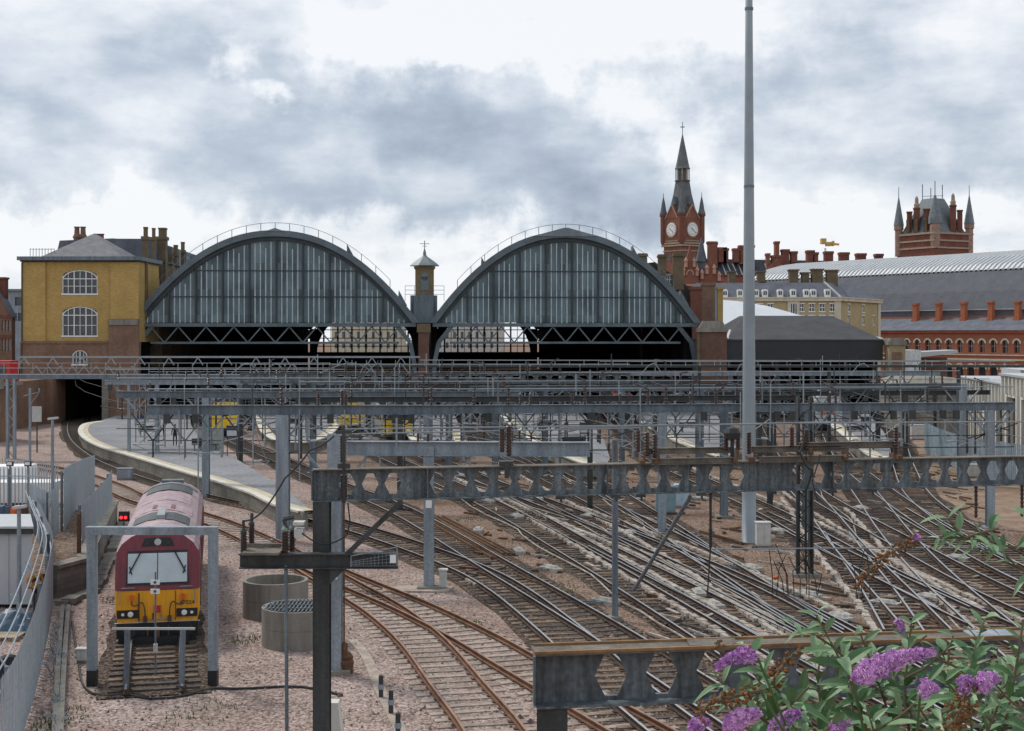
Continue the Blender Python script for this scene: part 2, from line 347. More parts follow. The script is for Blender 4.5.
mm = _t.nodes.new('ShaderNodeMixRGB'); mm.blend_type = 'MULTIPLY'; mm.inputs[0].default_value = 1
_t.links.new(_m2.outputs[0], mm.inputs[1]); _t.links.new(tint.outputs[0], mm.inputs[2]); _t.links.new(mm.outputs[0], _bs.inputs['Base Color'])

def spline(pts, step):
    pts = [Vector(p) for p in pts]; P_ = [pts[0] * 2 - pts[1]] + pts + [pts[-1] * 2 - pts[-2]]; dense = []
    for i in range(1, len(P_) - 2):
        p0, p1, p2, p3 = P_[i - 1:i + 3]
        t0 = 0; t1 = t0 + max((p1 - p0).length, 1e-4) ** .5; t2 = t1 + max((p2 - p1).length, 1e-4) ** .5; t3 = t2 + max((p3 - p2).length, 1e-4) ** .5
        for k in range(24):
            t = t1 + (t2 - t1) * k / 24
            A1 = p0 * ((t1 - t) / (t1 - t0)) + p1 * ((t - t0) / (t1 - t0)); A2 = p1 * ((t2 - t) / (t2 - t1)) + p2 * ((t - t1) / (t2 - t1)); A3 = p2 * ((t3 - t) / (t3 - t2)) + p3 * ((t - t2) / (t3 - t2))
            B1 = A1 * ((t2 - t) / (t2 - t0)) + A2 * ((t - t0) / (t2 - t0)); B2 = A2 * ((t3 - t) / (t3 - t1)) + A3 * ((t - t1) / (t3 - t1))
            dense.append(B1 * ((t2 - t) / (t2 - t1)) + B2 * ((t - t1) / (t2 - t1)))
    dense.append(pts[-1]); out = [dense[0]]; acc = 0; last = dense[0]
    for p in dense[1:]:
        d = (p - last).length
        while acc + d >= step:
            last = last + (p - last) * ((step - acc) / d); out.append(last.copy()); d = (p - last).length; acc = 0
        acc += d; last = p
    return out
def text_mesh(body, size, m, parent, loc, rot, ext=.004, name='lettering'):
    cu = bpy.data.curves.new('t', 'FONT'); cu.body = body; cu.size = size; cu.extrude = ext; cu.align_x = 'CENTER'; cu.align_y = 'CENTER'
    o = bpy.data.objects.new('t', cu); COL.objects.link(o); bpy.context.view_layer.update()
    me = bpy.data.meshes.new_from_object(o.evaluated_get(bpy.context.evaluated_depsgraph_get())); bpy.data.objects.remove(o)
    me.materials.clear(); me.materials.append(m); q = bpy.data.objects.new(name, me); COL.objects.link(q); q.location = loc; q.rotation_euler = rot
    if parent is not None: q.parent = parent
    return q

# ---------------------------------------------------------------- the setting: ground
g = MB(); g.add([(-900, -60, 0), (900, -60, 0), (900, 1500, 0), (-900, 1500, 0)], [(0, 1, 2, 3)])
tag(g.build('ground', bal_pink), kind='structure')

# ---------------------------------------------------------------- station: big arched train sheds
ANG = math.atan2(.06, 1); DIV = Vector((-10.4, 165, 0))
def arc_h(t): return 1 - abs(t) ** 2.12
gl = bpy.data.materials.new('gable glazing'); gl.use_nodes = True; t = gl.node_tree; b = t.nodes['Principled BSDF']; b.inputs['Roughness'].default_value = .3
c = t.nodes.new('ShaderNodeTexCoord'); sx = t.nodes.new('ShaderNodeSeparateXYZ'); t.links.new(c.outputs['Object'], sx.inputs[0])
m1 = t.nodes.new('ShaderNodeMath'); m1.operation = 'MULTIPLY'; m1.inputs[1].default_value = 1 / .62; t.links.new(sx.outputs[0], m1.inputs[0])
m2 = t.nodes.new('ShaderNodeMath'); m2.operation = 'FLOOR'; t.links.new(m1.outputs[0], m2.inputs[0])
m3 = t.nodes.new('ShaderNodeMath'); m3.operation = 'MULTIPLY'; m3.inputs[1].default_value = 1 / 3.05; t.links.new(sx.outputs[2], m3.inputs[0])
m4 = t.nodes.new('ShaderNodeMath'); m4.operation = 'FLOOR'; t.links.new(m3.outputs[0], m4.inputs[0])
cb = t.nodes.new('ShaderNodeCombineXYZ'); t.links.new(m2.outputs[0], cb.inputs[0]); t.links.new(m4.outputs[0], cb.inputs[1])
wn = t.nodes.new('ShaderNodeTexWhiteNoise'); t.links.new(cb.outputs[0], wn.inputs['Vector'])
n = t.nodes.new('ShaderNodeTexNoise'); n.inputs['Scale'].default_value = .22; n.inputs['Detail'].default_value = 5; t.links.new(c.outputs['Object'], n.inputs['Vector'])
ma = t.nodes.new('ShaderNodeMath'); ma.operation = 'MULTIPLY_ADD'; ma.inputs[1].default_value = .26; t.links.new(wn.outputs[0], ma.inputs[0]); t.links.new(n.outputs['Fac'], ma.inputs[2])
r = t.nodes.new('ShaderNodeValToRGB'); r.color_ramp.elements[0].position = .42; r.color_ramp.elements[0].color = (.028, .055, .062, 1); r.color_ramp.elements[1].position = .90; r.color_ramp.elements[1].color = (.15, .22, .24, 1)
t.links.new(ma.outputs[0], r.inputs[0]); t.links.new(r.outputs[0], b.inputs['Base Color'])

def train_shed(cx, hw, label, peak):
    ZS, ZT, LEN = 11.3, 21.98, 240.0
    T = thing('train_shed', label, 'train shed', DIV, ANG, 'arched station train sheds')
    n = 40
    def pt(i, hw_, zt, zs=ZS): u = -1 + 2 * i / n; return (cx + u * hw_, zs + (zt - zs) * arc_h(u))
    # roof shell, full length, with thickness
    m = MB(); o = [pt(i, hw, ZT) for i in range(n + 1)]; q = [pt(i, hw - .5, ZT - .45) for i in range(n + 1)]
    ys = [0.0] + [LEN]
    for k in range(len(ys) - 1):
        for i in range(n): m.prism([o[i], o[i + 1], q[i + 1], q[i]], ys[k], ys[k + 1])
    rf = m.build('roof', [lead], T)
    # deep front fascia rim
    m = MB(); a = [pt(i, hw + .12, ZT + .12) for i in range(n + 1)]; b2 = [pt(i, hw - .75, ZT - .6) for i in range(n + 1)]; c2 = [pt(i, hw - 1.35, ZT - 1.05) for i in range(n + 1)]
    for i in range(n):
        m.prism([a[i + 1], a[i], b2[i], b2[i + 1]], -.9, -.02, 0); m.prism([b2[i + 1], b2[i], c2[i], c2[i + 1]], -.5, -.05, 1)
    m.build('fascia', [shed_steel, shed_dark], T)
    # glazed screen and its bars
    m = MB(); c3 = [pt(i, hw - 1.3, ZT - 1.02) for i in range(n + 1)]; poly = [p for p in c3 if p[1] >= ZS + .01]
    poly = [(c3[0][0], ZS + .05)] + poly + [(c3[-1][0], ZS + .05)]
    m.prism(poly[::-1], -.12, -.06); m.build('glazing', gl, T)
    m = MB(); k = 0; x = cx - hw + 1.3
    while x < cx + hw - 1.2:
        u = (x - cx) / (hw - 1.3); z1 = ZS + (ZT - 1.05 - ZS) * arc_h(u)
        if k % 5 == 0 and z1 > ZS + .3: m.box(x - .09, x + .09, -.42, -.15, ZS, z1, 1)
        elif z1 > ZS + .5: m.box(x - .065, x + .065, -.20, -.125, ZS, z1 - .15 - (.7 if k % 5 == 3 else 0), 0)
        x += .62; k += 1
    for z in (14.35, 17.4):
        d = [p[0] for p in c3 if p[1] > z]; m.box(min(d) - .3, max(d) + .3, -.30, -.22, z - .06, z + .06, 1)
    m.build('glazing_bars', [MT['glazing bar'] if 'glazing bar' in MT else mat('glazing bar', (.42, .49, .52), .5, 0, .2, 1), shed_dark, steel], T)
    # horizontal tie with lattice below
    m = MB(); m.box(cx - hw + .3, cx + hw - .3, -.7, -.1, ZS - .45, ZS - .02)
    m.box(cx - hw + 2.3, cx + hw - 2.3, -.45, -.25, ZS - 2.45, ZS - 2.2)
    nb = 18; x0 = cx - hw + 2.3; w_ = (2 * hw - 4.6) / nb
    for i in range(nb):
        za, zb = (ZS - .45, ZS - 2.3) if i % 2 == 0 else (ZS - 2.3, ZS - .45)
        m.bar((x0 + i * w_, -.35, za), (x0 + (i + 1) * w_, -.35, zb), .15, .15)
    m.build('lattice_truss', shed_steel, T)
    for sg in (-1, 1):
        m = MB(); pts = [(cx + sg * (hw - .4), -.3, 0), (cx + sg * (hw - .5), -.3, 6.5), (cx + sg * (hw - 1.0), -.3, 9), (cx + sg * (hw - 2.6), -.3, 11)]
        for i in range(3): m.bar(pts[i], pts[i + 1], .5, .35, up=(0, 1, 0))
        m.build('bracket', shed_steel, T)
    # inner ribs, side arcades, far end screen
    for j in range(30):
        m = MB(); y = 5 + j * 8.0
        if y > LEN: break
        a = [pt(i, hw - .55, ZT - .5) for i in range(0, n + 1, 2)]; b2 = [pt(i, hw - 1.2, ZT - 1.2) for i in range(0, n + 1, 2)]
        for i in range(len(a) - 1): m.prism([a[i + 1], a[i], b2[i], b2[i + 1]], y, y + .35)
        m.build('roof_rib', shed_dark, T)
    for sg in (-1, 1):
        m = MB(); xx = cx + sg * (hw - .55)
        for j in range(30):
            y = 5 + j * 8.0
            if y + 8 > LEN: break
            m.box(xx - .35, xx + .35, y, y + 1.6, .95, 11.2); m.box(xx - .25, xx + .25, y + 1.6, y + 8, 8.6, 11.2)
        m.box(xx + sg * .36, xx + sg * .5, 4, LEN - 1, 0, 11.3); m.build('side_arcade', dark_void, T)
    m = MB(); ohw = hw - 2.6; m.wall(cx - hw + .6, cx + hw - .6, 0, 4.0, LEN - .6, LEN, [])
    a = [(cx - ohw * math.cos(math.pi * i / 20), 4.0 + (ZT - 5.5) * math.sin(math.pi * i / 20) * .78) for i in range(21)]
    for i in range(20):
        u0 = (a[i][0] - cx); u1 = (a[i + 1][0] - cx); top0 = ZS + (ZT - ZS) * arc_h(u0 / hw) - .5; top1 = ZS + (ZT - ZS) * arc_h(u1 / hw) - .5
        m.prism([a[i], (a[i][0], top0), (a[i + 1][0], top1), a[i + 1]], LEN - .6, LEN)
    m.box(cx - hw + .6, cx - ohw, LEN - .6, LEN, 4, 11.5); m.box(cx + ohw, cx + hw - .6, LEN - .6, LEN, 4, 11.5)
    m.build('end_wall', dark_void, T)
    m = MB()
    for i in range(1, 14):
        x = cx - ohw + 2 * ohw * i / 14; hb_ = .24 if i % 2 else .08; m.box(x - hb_, x + hb_, LEN - .7, LEN - .62, 4, 4 + (ZT - 5.5) * .78 * math.sqrt(max(0, 1 - ((x - cx) / ohw) ** 2)))
    for z in (6.5, 8.8, 11.2, 13.5): m.box(cx - ohw * .98, cx + ohw * .98, LEN - .82, LEN - .72, z - .12, z + .12)
    m.build('end_window_bars', shed_dark, T)
    # roof-top walkway rail following the arch
    m = MB(); pr = None
    for i in range(4, n - 3):
        x, z = pt(i, hw, ZT)
        if i % 2 == 0: m.box(x - .035, x + .035, -.6, -.53, z, z + 1.0)
        p = Vector((x, -.56, z + 1.0))
        if pr is not None: m.bar(pr, p, .05, .05)
        pr = p
    m.build('roof_handrail', steel, T)
    for u in (-.62, .5, .86):
        x = cx + u * hw; z = ZS + (ZT - ZS) * arc_h(u); m = MB()
        m.prism([(x - .1, z - .6), (x + 1.0, z - .9), (x + .0, z + .95)], -.3, 1.2); m.build('roof_vent', steel, T)
    if peak:
        m = MB(); m.prism([(cx - 3.9, ZT - .45), (cx + 3.9, ZT - .45), (cx + .25, ZT + .55), (cx - .25, ZT + .55)], -1.0, 1.5); m.build('peak', lead, T)
    else:
        m = MB(); m.prism([(cx - 1.1, ZT), (cx + 1.1, ZT), (cx, ZT + .38)], -1.0, 1.5); m.build('peak', lead, T)
    # two tall bare windows' worth of platform building and footbridge inside
    m = MB(); m.box(cx - hw + 1, cx + hw - 1, 120, 123, 5.2, 6.3); m.build('inner_footbridge', shed_dark, T)
    return T
train_shed(-17.3, 16.7, 'left arched glass-fronted train shed beside the yellow brick building', False)
train_shed(16.75, 16.0, 'right arched train shed with a small pointed peak at its crown', True)

T = thing('brick_pier', 'narrow red brick pier between the two train shed arches', 'pier', DIV, ANG)
m = MB(); m.box(-.62, .62, -.8, .6, 0, 10.2); m.build('shaft', pier_brick, T)
m = MB(); m.box(-.8, .8, -1.0, .75, 10.2, 11.2); m.build('cap', dull_brick, T)
m = MB(); m.box(-1.6, 1.6, 1.4, 12, 11.3, 14.6); m.box(-1.2, 1.2, .9, 1.39, 11.3, 13.9); m.build('valley_roof', steel, T)
m = MB()
for z in (14.7, 15.2, 15.7):
    m.bar((-2.2, .8, z), (2.4, .8, z), .05, .05)
for x in (-2.2, -1.1, 0, 1.1, 2.4): m.bar((x, .8, 13.9), (x, .8, 15.7), .05, .05)
m.build('railing', steel, T)

T = thing('lantern_turret', 'small square yellow brick turret with a lead cap and weather vane between the arches', 'turret', DIV + Vector((-.4, 8, -.35)), ANG)
tb_ = brick('turret brick', (.27, .19, .10), (.21, .15, .08), (.2, .17, .11))
m = MB(); m.lathe([(1.62, 13), (1.62, 18.3), (1.85, 18.5), (1.85, 18.75)], n=4, rot=math.pi / 4); m.build('shaft', tb_, T)
m = MB()
m.box(-.5, .5, -1.22, -1.16, 15.7, 17.4); m.lathe([(.5, 0), (.5, .06)], (0, -1.16, 17.4), 14, axis=(0, -1, 0)); m.build('louvre', lead, T)
m = MB(); m.lathe([(1.95, 18.76), (1.7, 19.0), (1.0, 19.5), (.4, 19.9), (.22, 20.1), (.2, 20.4), (.06, 20.9), (.05, 21.9)], n=8, rot=math.pi / 8); m.build('lead_cap', lead, T)
m = MB(); m.bar((-.6, 0, 21.5), (.6, 0, 21.5), .06, .06); m.bar((-.3, 0, 21.2), (.3, 0, 21.2), .05, .05); m.build('weather_vane', shed_dark, T)

# ---------------------------------------------------------------- yellow brick building, tunnel below
def sash_window(parent, x0, x1, z0, z1, y, nx, rows, arch=.5, frm=None, fw=.11):
    """white framed window standing in an opening; y is the wall face"""
    frm = frm or white_p
    m = MB(); m.box(x0, x1, y + .22, y + .26, z0, z1 - .02); g_ = m.build('window', glass_d, parent)
    m = MB(); m.box(x0 - .08, x1 + .08, y - .08, y + .2, z0 - .16, z0); 
    m.box(x0, x0 + fw, y + .1, y + .21, z0, z1 - .4 * arch); m.box(x1 - fw, x1, y + .1, y + .21, z0, z1 - .4 * arch)
    for i in range(1, nx):
        x = x0 + (x1 - x0) * i / nx; h = fw if i % 2 == 0 else fw * .5
        m.box(x - h / 2, x + h / 2, y + .11, y + .2, z0, z1 - .05)
    for z, h in rows: m.box(x0, x1, y + .10, y + .205, z - h / 2, z + h / 2)
    if arch: m.archring((x0 + x1) / 2, z1 - arch - .35, (x1 - x0) / 2, (x1 - x0) / 2 - fw, arch + .35, arch + .35 - fw, y + .09, y + .215)
    m.build('frame', frm, g_)
    return g_
YB = 160.0; k = YB / F
def BX(px): return (px - 512) * k
def BZ(py): return CH + (HZ - py) * k
T = thing('yellow_brick_building', 'square yellow brick station building with grey hipped roof above the tunnel', 'building', (BX(81), YB, 0))
c0 = BX(81)
def X(px): return BX(px) - c0
wins = [(X(62), X(97.5), BZ(293.5), BZ(270)), (X(62), X(97.5), BZ(335.5), BZ(306.5))]
sm = (X(73), X(88), BZ(364), BZ(350))
m = MB(); m.wall(X(22), X(139), BZ(342), BZ(262), 0, .5, wins, 0)
m.box(X(139) - .5, X(139), .5, 9, BZ(342), BZ(262), 0); m.box(X(22), X(22) + .5, .5, 9, BZ(342), BZ(262), 0)
m.box(X(22) - .02, X(46), -.22, -.01, BZ(341.5), BZ(262.4), 0); m.box(X(111), X(139) + .02, -.22, -.01, BZ(320), BZ(262.4), 0)
for w_ in wins: m.spandrel(w_[0], w_[1], w_[3] - .75, w_[3], .01, .49, mi=0)
m.build('upper_wall', gold_brick, T)
m = MB(); m.wall(X(22) - .1, X(139) + .1, BZ(378), BZ(342), -.3, .45, [sm], 0); m.box(X(22), X(111), -.42, -.31, BZ(343.5), BZ(341), 0)
m.box(X(110), X(139) + .12, -.6, -.31, BZ(378), BZ(319), 0)
m.spandrel(sm[0], sm[1], sm[3] - .6, sm[3], -.29, .44)
m.build('lower_wall', brown_brick, T)
m = MB(); m.box(X(111), X(139.5), -.75, -.61, BZ(325), BZ(319.5)); m.build('stone_band', concrete, T)
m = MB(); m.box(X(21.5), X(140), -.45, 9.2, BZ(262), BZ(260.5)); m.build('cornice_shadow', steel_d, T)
m = MB(); m.box(X(19.5), X(142), -.9, 9.5, BZ(260.5), BZ(256.8)); m.build('gutter', steel, T)
m = MB(); m.pyramid(X(43), X(123), -.6, 9.2, BZ(256.8), BZ(237) + .6, .25, .15); m.build('roof', mat('main slate', (.17, .175, .185), .7, 0, .2, .6, streak=2, fine=.1, fscale=5), T)
for w_ in wins: sash_window(T, *w_, 0, 6, [(w_[3] - 1.0, .1), ((w_[2] + w_[3] - 1) / 2, .06)], .75)
sash_window(T, *sm, -.3, 4, [((sm[2] + sm[3]) / 2, .06)], .4)
m = MB()
for px in range(29, 55, 3): m.bar((X(px), .4, BZ(256.8)), (X(px), .4, BZ(248)), .05, .05)
m.bar((X(29), .4, BZ(249)), (X(53), .4, BZ(249)), .05, .05); m.build('roof_railing', steel, T)
m = MB(); m.box(X(22.3), X(23.3), -.36, -.24, BZ(378), BZ(262.5)); m.build('downpipe', shed_dark, T)

def chimney(name, label, x, y, z0, z1, w_, mt, pots=0, parent=None, cap=None, dp=None, grp=None):
    dp = dp or w_
    m = MB(); m.box(x - w_ / 2, x + w_ / 2, y - dp / 2, y + dp / 2, z0, z1 - .5); m.box(x - w_ / 2 - .12, x + w_ / 2 + .12, y - dp / 2 - .12, y + dp / 2 + .12, z1 - .5, z1 - .25); m.box(x - w_ / 2 - .02, x + w_ / 2 + .02, y - dp / 2 - .02, y + dp / 2 + .02, z1 - .25, z1)
    o = m.build(name, mt, parent)
    if pots:
        m = MB()
        for i in range(pots):
            px = x + (i - (pots - 1) / 2) * (w_ * .8 / max(pots, 1)); m.lathe([(.16, z1), (.2, z1 + .1), (.14, z1 + .5), (.18, z1 + .62)], (px, y, 0), 8)
        m.build('chimney_pots', mat('pot clay', (.36, .15, .07), .8) if 'pot clay' not in MT else MT['pot clay'], o)
    return o

# range of station offices behind, running along the left shed
T = thing('station_office_range', 'long brown brick office range with slate roof and tall chimneys behind the yellow building', 'building', (BX(140) - .5, YB + 12, 0), ANG)
zt = 10 + (HZ - 262) / F * 172
hs = [(4 + i * 4.5, 5.6 + i * 4.5, zt - 5.2, zt - 1.6) for i in range(9)]
m = MB(); m.M = Matrix.Rotation(math.pi / 2, 4, 'Z')
m.wall(0, 46, 6, zt, 0, .5, hs); m.M = None
m.box(-13, -.5, 0, .5, 6, zt); m.build('wall', dull_brick, T)
for h in hs:
    m = MB(); m.M = Matrix.Rotation(math.pi / 2, 4, 'Z'); m.box(h[0], h[1], .2, .25, h[2], h[3]); w_ = m.build('window', glass_d, T)
    m = MB(); m.M = Matrix.Rotation(math.pi / 2, 4, 'Z')
    for x in (h[0], (h[0] + h[1]) / 2 - .06, h[1] - .12): m.box(x, x + .12, .08, .19, h[2], h[3])
    for z in (h[2], (h[2] + h[3]) / 2, h[3] - .12): m.box(h[0], h[1], .07, .195, z, z + .12)
    m.build('frame', white_p, w_)
m = MB(); m.box(-7, -.6, -1.5, .15, zt - 1, zt + 2.75); m.build('slate_gable', slate, T)
m = MB(); m.prism([(-13, zt), (.3, zt), (-.3, zt + .3), (-.9, zt + 2.6), (-6, zt + 2.9), (-12.4, zt + 2.6)], .2, 46); r_ = m.build('roof', slate, T)
for i in range(6):
    m = MB(); y = 6 + i * 6.5; m.box(-1.3, -.1, y, y + 1.3, zt + .2, zt + 2.3); m.build('dormer', steel, r_)
for px, top, wp, mt_, pots in ((147, 227, 4.5, dull_brick, 0), (155, 228, 3.6, dull_brick, 0), (164, 228, 8.5, dull_brick, 0), (171.5, 247, 4, dull_brick, 0), (177, 245, 4.5, dull_brick, 0), (184, 242, 4, dull_brick, 0)):
    u = (px - 512) / F; ox, oy = BX(140) - .5, YB + 12
    # depth where the range's flank meets this sight line
    yy = (ox + .06 * oy) / (u + .06); d = yy - oy; z1 = CH + (HZ - top) / F * yy; w_ = wp / F * yy
    o = MB(); o.box(-w_ / 2 - .1 - .1, w_ / 2 - .2, d - w_ * .7, d + w_ * .7, zt - 7, z1 - 1.2, 0); o.box(-w_ / 2 - .35, w_ / 2 - .05, d - w_ * .7 - .15, d + w_ * .7 + .15, z1 - 1.5, z1 - 1.1, 0)
    o.box(-w_ * .4 - .15, w_ * .4 - .15, d - w_ * .5, d + w_ * .5, z1 - 1.1, z1 - .2, 0); o.box(-w_ * .45 - .15, w_ * .45 - .15, d - w_ * .6, d + w_ * .6, z1 - .2, z1, 0)
    o.build('chimney', dull_brick, T)
for px, top, n_ in ((79.5, 227, 1), (85.5, 227, 1), (98.5, 234, 1), (103.5, 234, 1)):
    x = (px - 512) / F * 175 - (BX(140) - .5); z1 = CH + (HZ - top) / F * 175
    m = MB(); m.lathe([(.42, z1 - 5), (.42, z1 - 1.5), (.55, z1 - 1.3), (.34, z1 - .9), (.3, z1 - .2), (.4, z1)], (x, 3.2, 0), 10); m.build('chimney', brown_brick if px < 90 else dark_red, T)

# portal below the building: wing walls, pier and a real dark bore
TY = 156.0; kt = TY / F
def tx(px): return (px - 512) * kt
def tz(py): return CH + (HZ - py) * kt
T = thing('tunnel_portal', 'sooty brick tunnel portal under the yellow building', 'tunnel', (tx(80), TY, 0), world=True)
m = MB(); m.box(tx(103), tx(141), TY, TY + 4, -.5, tz(378)); m.box(tx(54), tx(103), TY + .6, TY + 3.9, tz(379), tz(374)); m.build('pier', brown_brick, T)
m = MB(); m.box(tx(102.5), tx(109), TY - .25, TY - .02, -.3, tz(379)); m.build('quoins', block, T)
m = MB(); m.box(tx(5), tx(46), TY - 10, TY + 4, -.5, tz(379)); m.box(tx(46), tx(54), TY - .5, TY + 4, -.5, tz(379)); m.build('wing_wall', brown_brick, T)
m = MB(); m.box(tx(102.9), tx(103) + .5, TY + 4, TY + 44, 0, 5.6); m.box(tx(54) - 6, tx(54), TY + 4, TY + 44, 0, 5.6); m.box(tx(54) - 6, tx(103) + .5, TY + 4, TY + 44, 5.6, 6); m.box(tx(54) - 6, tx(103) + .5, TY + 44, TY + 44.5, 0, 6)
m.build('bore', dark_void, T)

# ---------------------------------------------------------------- left edge: house, office block, bus
YH = 185.0; kh = YH / F
def hx(px): return (px - 512) * kh
def hz(py): return CH + (HZ - py) * kh
T = thing('gabled_house', 'brown brick gabled house with pale stone window bands at the left edge', 'house', (hx(0), YH, 0), world=True)
wn_ = [(hx(2 + i * 3.2), hx(4 + i * 3.2), hz(z0), hz(z1)) for i in range(3) for z0, z1 in ((351, 339), (331, 320))]
m = MB(); m.wall(hx(-30), hx(12), 0, hz(316), YH, YH + .4, wn_); m.prism([(hx(-25), hz(316)), (hx(12), hz(316)), (hx(-6), hz(284))][::-1], YH, YH + .4)
m.box(hx(12) - .4, hx(12), YH + .4, YH + 1.2, 0, hz(316)); m.build('wall', brown_brick, T)
m = MB()
for w_ in wn_: m.box(w_[0], w_[1], YH + .25, YH + .3, w_[2], w_[3])
m.build('window', white_ins, T)
m = MB(); m.box(hx(-30), hx(12) + .05, YH - .1, YH - .01, hz(318), hz(315)); m.box(hx(-30), hx(12) + .05, YH - .1, YH - .01, hz(338), hz(335)); m.build('stone_band', dark_red, T)
m = MB(); m.prism([(hx(13), hz(318)), (hx(13), hz(316)), (hx(-6), hz(280)), (hx(-6), hz(283))], YH - .3, YH + 1.4); m.build('roof', slate, T)
m = MB(); m.box(hx(-2), hx(4), YH + .4, YH + 1.6, hz(306), hz(279)); m.box(hx(-2.7), hx(4.7), YH + .2, YH + 1.8, hz(279), hz(277)); m.build('chimney', dark_red, T)
YO = 230.0; ko = YO / F
T = thing('office_block', 'modern grey office block behind the brown gabled house', 'building', ((10 - 512) * ko, YO, 0), world=True)
ox = lambda p: (p - 512) * ko
oz = lambda p: CH + (HZ - p) * ko
m = MB(); m.wall(ox(-10), ox(60), 0, oz(291), YO, YO + .5, [(ox(15), ox(22), oz(305.5), oz(297)), (ox(24), ox(34), oz(305.5), oz(297)), (ox(13), ox(17), oz(321), oz(313)), (ox(18), ox(22), oz(321), oz(313))]); m.box(ox(-10), ox(-9), YO + .5, YO + 15, 0, oz(291)); m.build('wall', steel_l, T)
m = MB(); m.box(ox(-10), ox(60), YO + .3, YO + .45, oz(325), oz(295)); m.build('window', glass_d, T)
m = MB(); m.box(ox(-11), ox(61), YO - .6, YO + 15, oz(291), oz(289)); m.build('roof', lead, T)

# bus on the road behind the gantry
T = thing('red_bus', 'red single deck bus at the left edge behind the steel footbridge', 'bus', ((2 - 512) * 130 / F, 130, 3.4), world=True)
bx = lambda p: (p - 512) * 130 / F
bz = lambda p: CH + (HZ - p) * 130 / F
m = MB(); m.box(bx(-60), bx(10), 130, 132.4, bz(382), bz(362.5)); m.box(bx(-60), bx(9.5), 130.1, 132.3, bz(362.5), bz(360.8)); m.build('body', red_p, T)
m = MB(); m.box(bx(-58), bx(6), 129.95, 129.99, bz(373), bz(366)); m.build('windows', glass_d, T)
T = thing('road_bridge', 'low brown brick road bridge carrying the red bus', 'bridge', (bx(-20), 132, 0), world=True)
m = MB(); m.box(bx(-90), bx(8), 128, 134, bz(386), bz(382) - .003); m.box(bx(-90), bx(12), 127.6, 127.95, bz(388), bz(378)); m.build('deck', concrete, T)
m = MB(); m.box(bx(-90), bx(2), 128.5, 133.5, 0, bz(386)); m.build('abutment', brown_brick, T)

# ---------------------------------------------------------------- right of the sheds
Y1 = 163.0; k1 = Y1 / F
def rx(px): return (px - 512) * k1
def rz(py): return CH + (HZ - py) * k1
T = thing('brick_end_pier', 'broad red brick pier with stone cap at the right end of the sheds', 'pier', (rx(713), Y1, 0), world=True)
m = MB(); m.box(rx(701), rx(727), Y1, Y1 + 1.2, 0, rz(332)); m.build('shaft', pier_brick, T)
m = MB(); m.box(rx(697.5), rx(700.8), Y1 + .1, Y1 + 1, 0, rz(333)); m.build('corner', dull_brick, T)
m = MB(); m.box(rx(697), rx(728), Y1 - .25, Y1 + 1.3, rz(332), rz(328)); m.pyramid(rx(699), rx(727), Y1, Y1 + 1.2, rz(328), rz(321), 1.1, .4); m.build('cap', concrete, T)
T = thing('black_canopy_shed', 'low black clad platform canopy with charcoal hipped roof right of the big arches', 'canopy', (rx(805), Y1, 0), world=True)
m = MB(); m.box(rx(727.5), rx(884), Y1 + .5, Y1 + 60, rz(362), rz(341)); m.box(rx(727), rx(884.5), Y1 + .4, Y1 + 60, rz(341), rz(339.5)); m.build('fascia', canopy_blk, T)
m = MB(); m.pyramid(rx(727.5), rx(884), Y1 + .6, Y1 + 24, rz(339.5), rz(321) + .75, 5.4, 2); m.build('roof', canopy_roof, T)
m = MB(); m.bar((rx(884), Y1 + .7, rz(339)), (rx(866), Y1 + 10, rz(329)), .4, .15); m.bar((rx(728), Y1 + .7, rz(339)), (rx(740), Y1 + 7, rz(330)), .4, .15); m.build('roof_flashing', off_white, T)
for px in (745, 780, 815, 850, 878):
    m = MB(); m.hpost((rx(px), Y1 + 2, 0), (rx(px), Y1 + 2, rz(362)), .4, .3); m.build('column', steel_d, T)
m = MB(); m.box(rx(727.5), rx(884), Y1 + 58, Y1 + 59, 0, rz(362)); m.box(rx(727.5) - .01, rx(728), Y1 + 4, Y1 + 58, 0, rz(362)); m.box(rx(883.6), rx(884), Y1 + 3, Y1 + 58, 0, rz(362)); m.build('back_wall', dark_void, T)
T = thing('stone_gate_pier', 'weathered cream brick pier beside the black canopy', 'pier', (rx(895), Y1 - 3, 0), world=True)
m = MB(); m.box(rx(887), rx(903), Y1 - 1, Y1 + 1, 0, rz(345)); m.build('shaft', brick('cream brick', (.42, .33, .18), (.35, .27, .15), (.3, .26, .2)), T)
m = MB(); m.box(rx(885.5), rx(904), Y1 - 1.2, Y1 + 1.1, rz(345), rz(341)); m.box(rx(888), rx(902), Y1 - 1, Y1 + .9, rz(341), rz(338)); m.build('cap', concrete, T)
m = MB(); m.box(rx(890), rx(899), Y1 - 1.15, Y1 - 1.02, rz(372), rz(352)); m.build('niche', brown_brick, T)

T = thing('concourse_roof', 'curved white membrane roof rising behind the black canopy', 'roof', (rx(770), 236, 0), world=True)
kk = 215 / F; wx = lambda p: (p - 512) * kk; wz = lambda p: CH + (HZ - p) * kk
m = MB(); top = [(690, 305), (712, 302), (730, 301.5), (755, 303.5), (780, 308), (805, 315), (826, 321), (842, 327)]
pts = [(wx(a), wz(b)) for a, b in top]; n_ = len(pts)
V = [(x_, 216, max(1.0, z_ - 6.5)) for x_, z_ in pts] + [(x_, 226, z_ + .55) for x_, z_ in pts] + [(x_, 216, .5) for x_, z_ in pts] + [(x_, 226, .5) for x_, z_ in pts]
m.add(V, [(i, i + 1, n_ + i + 1, n_ + i) for i in range(n_ - 1)] + [(2 * n_ + i, 2 * n_ + i + 1, i + 1, i) for i in range(n_ - 1)] + [(n_ + i, n_ + i + 1, 3 * n_ + i + 1, 3 * n_ + i) for i in range(n_ - 1)])
m.build('membrane', membrane, T)
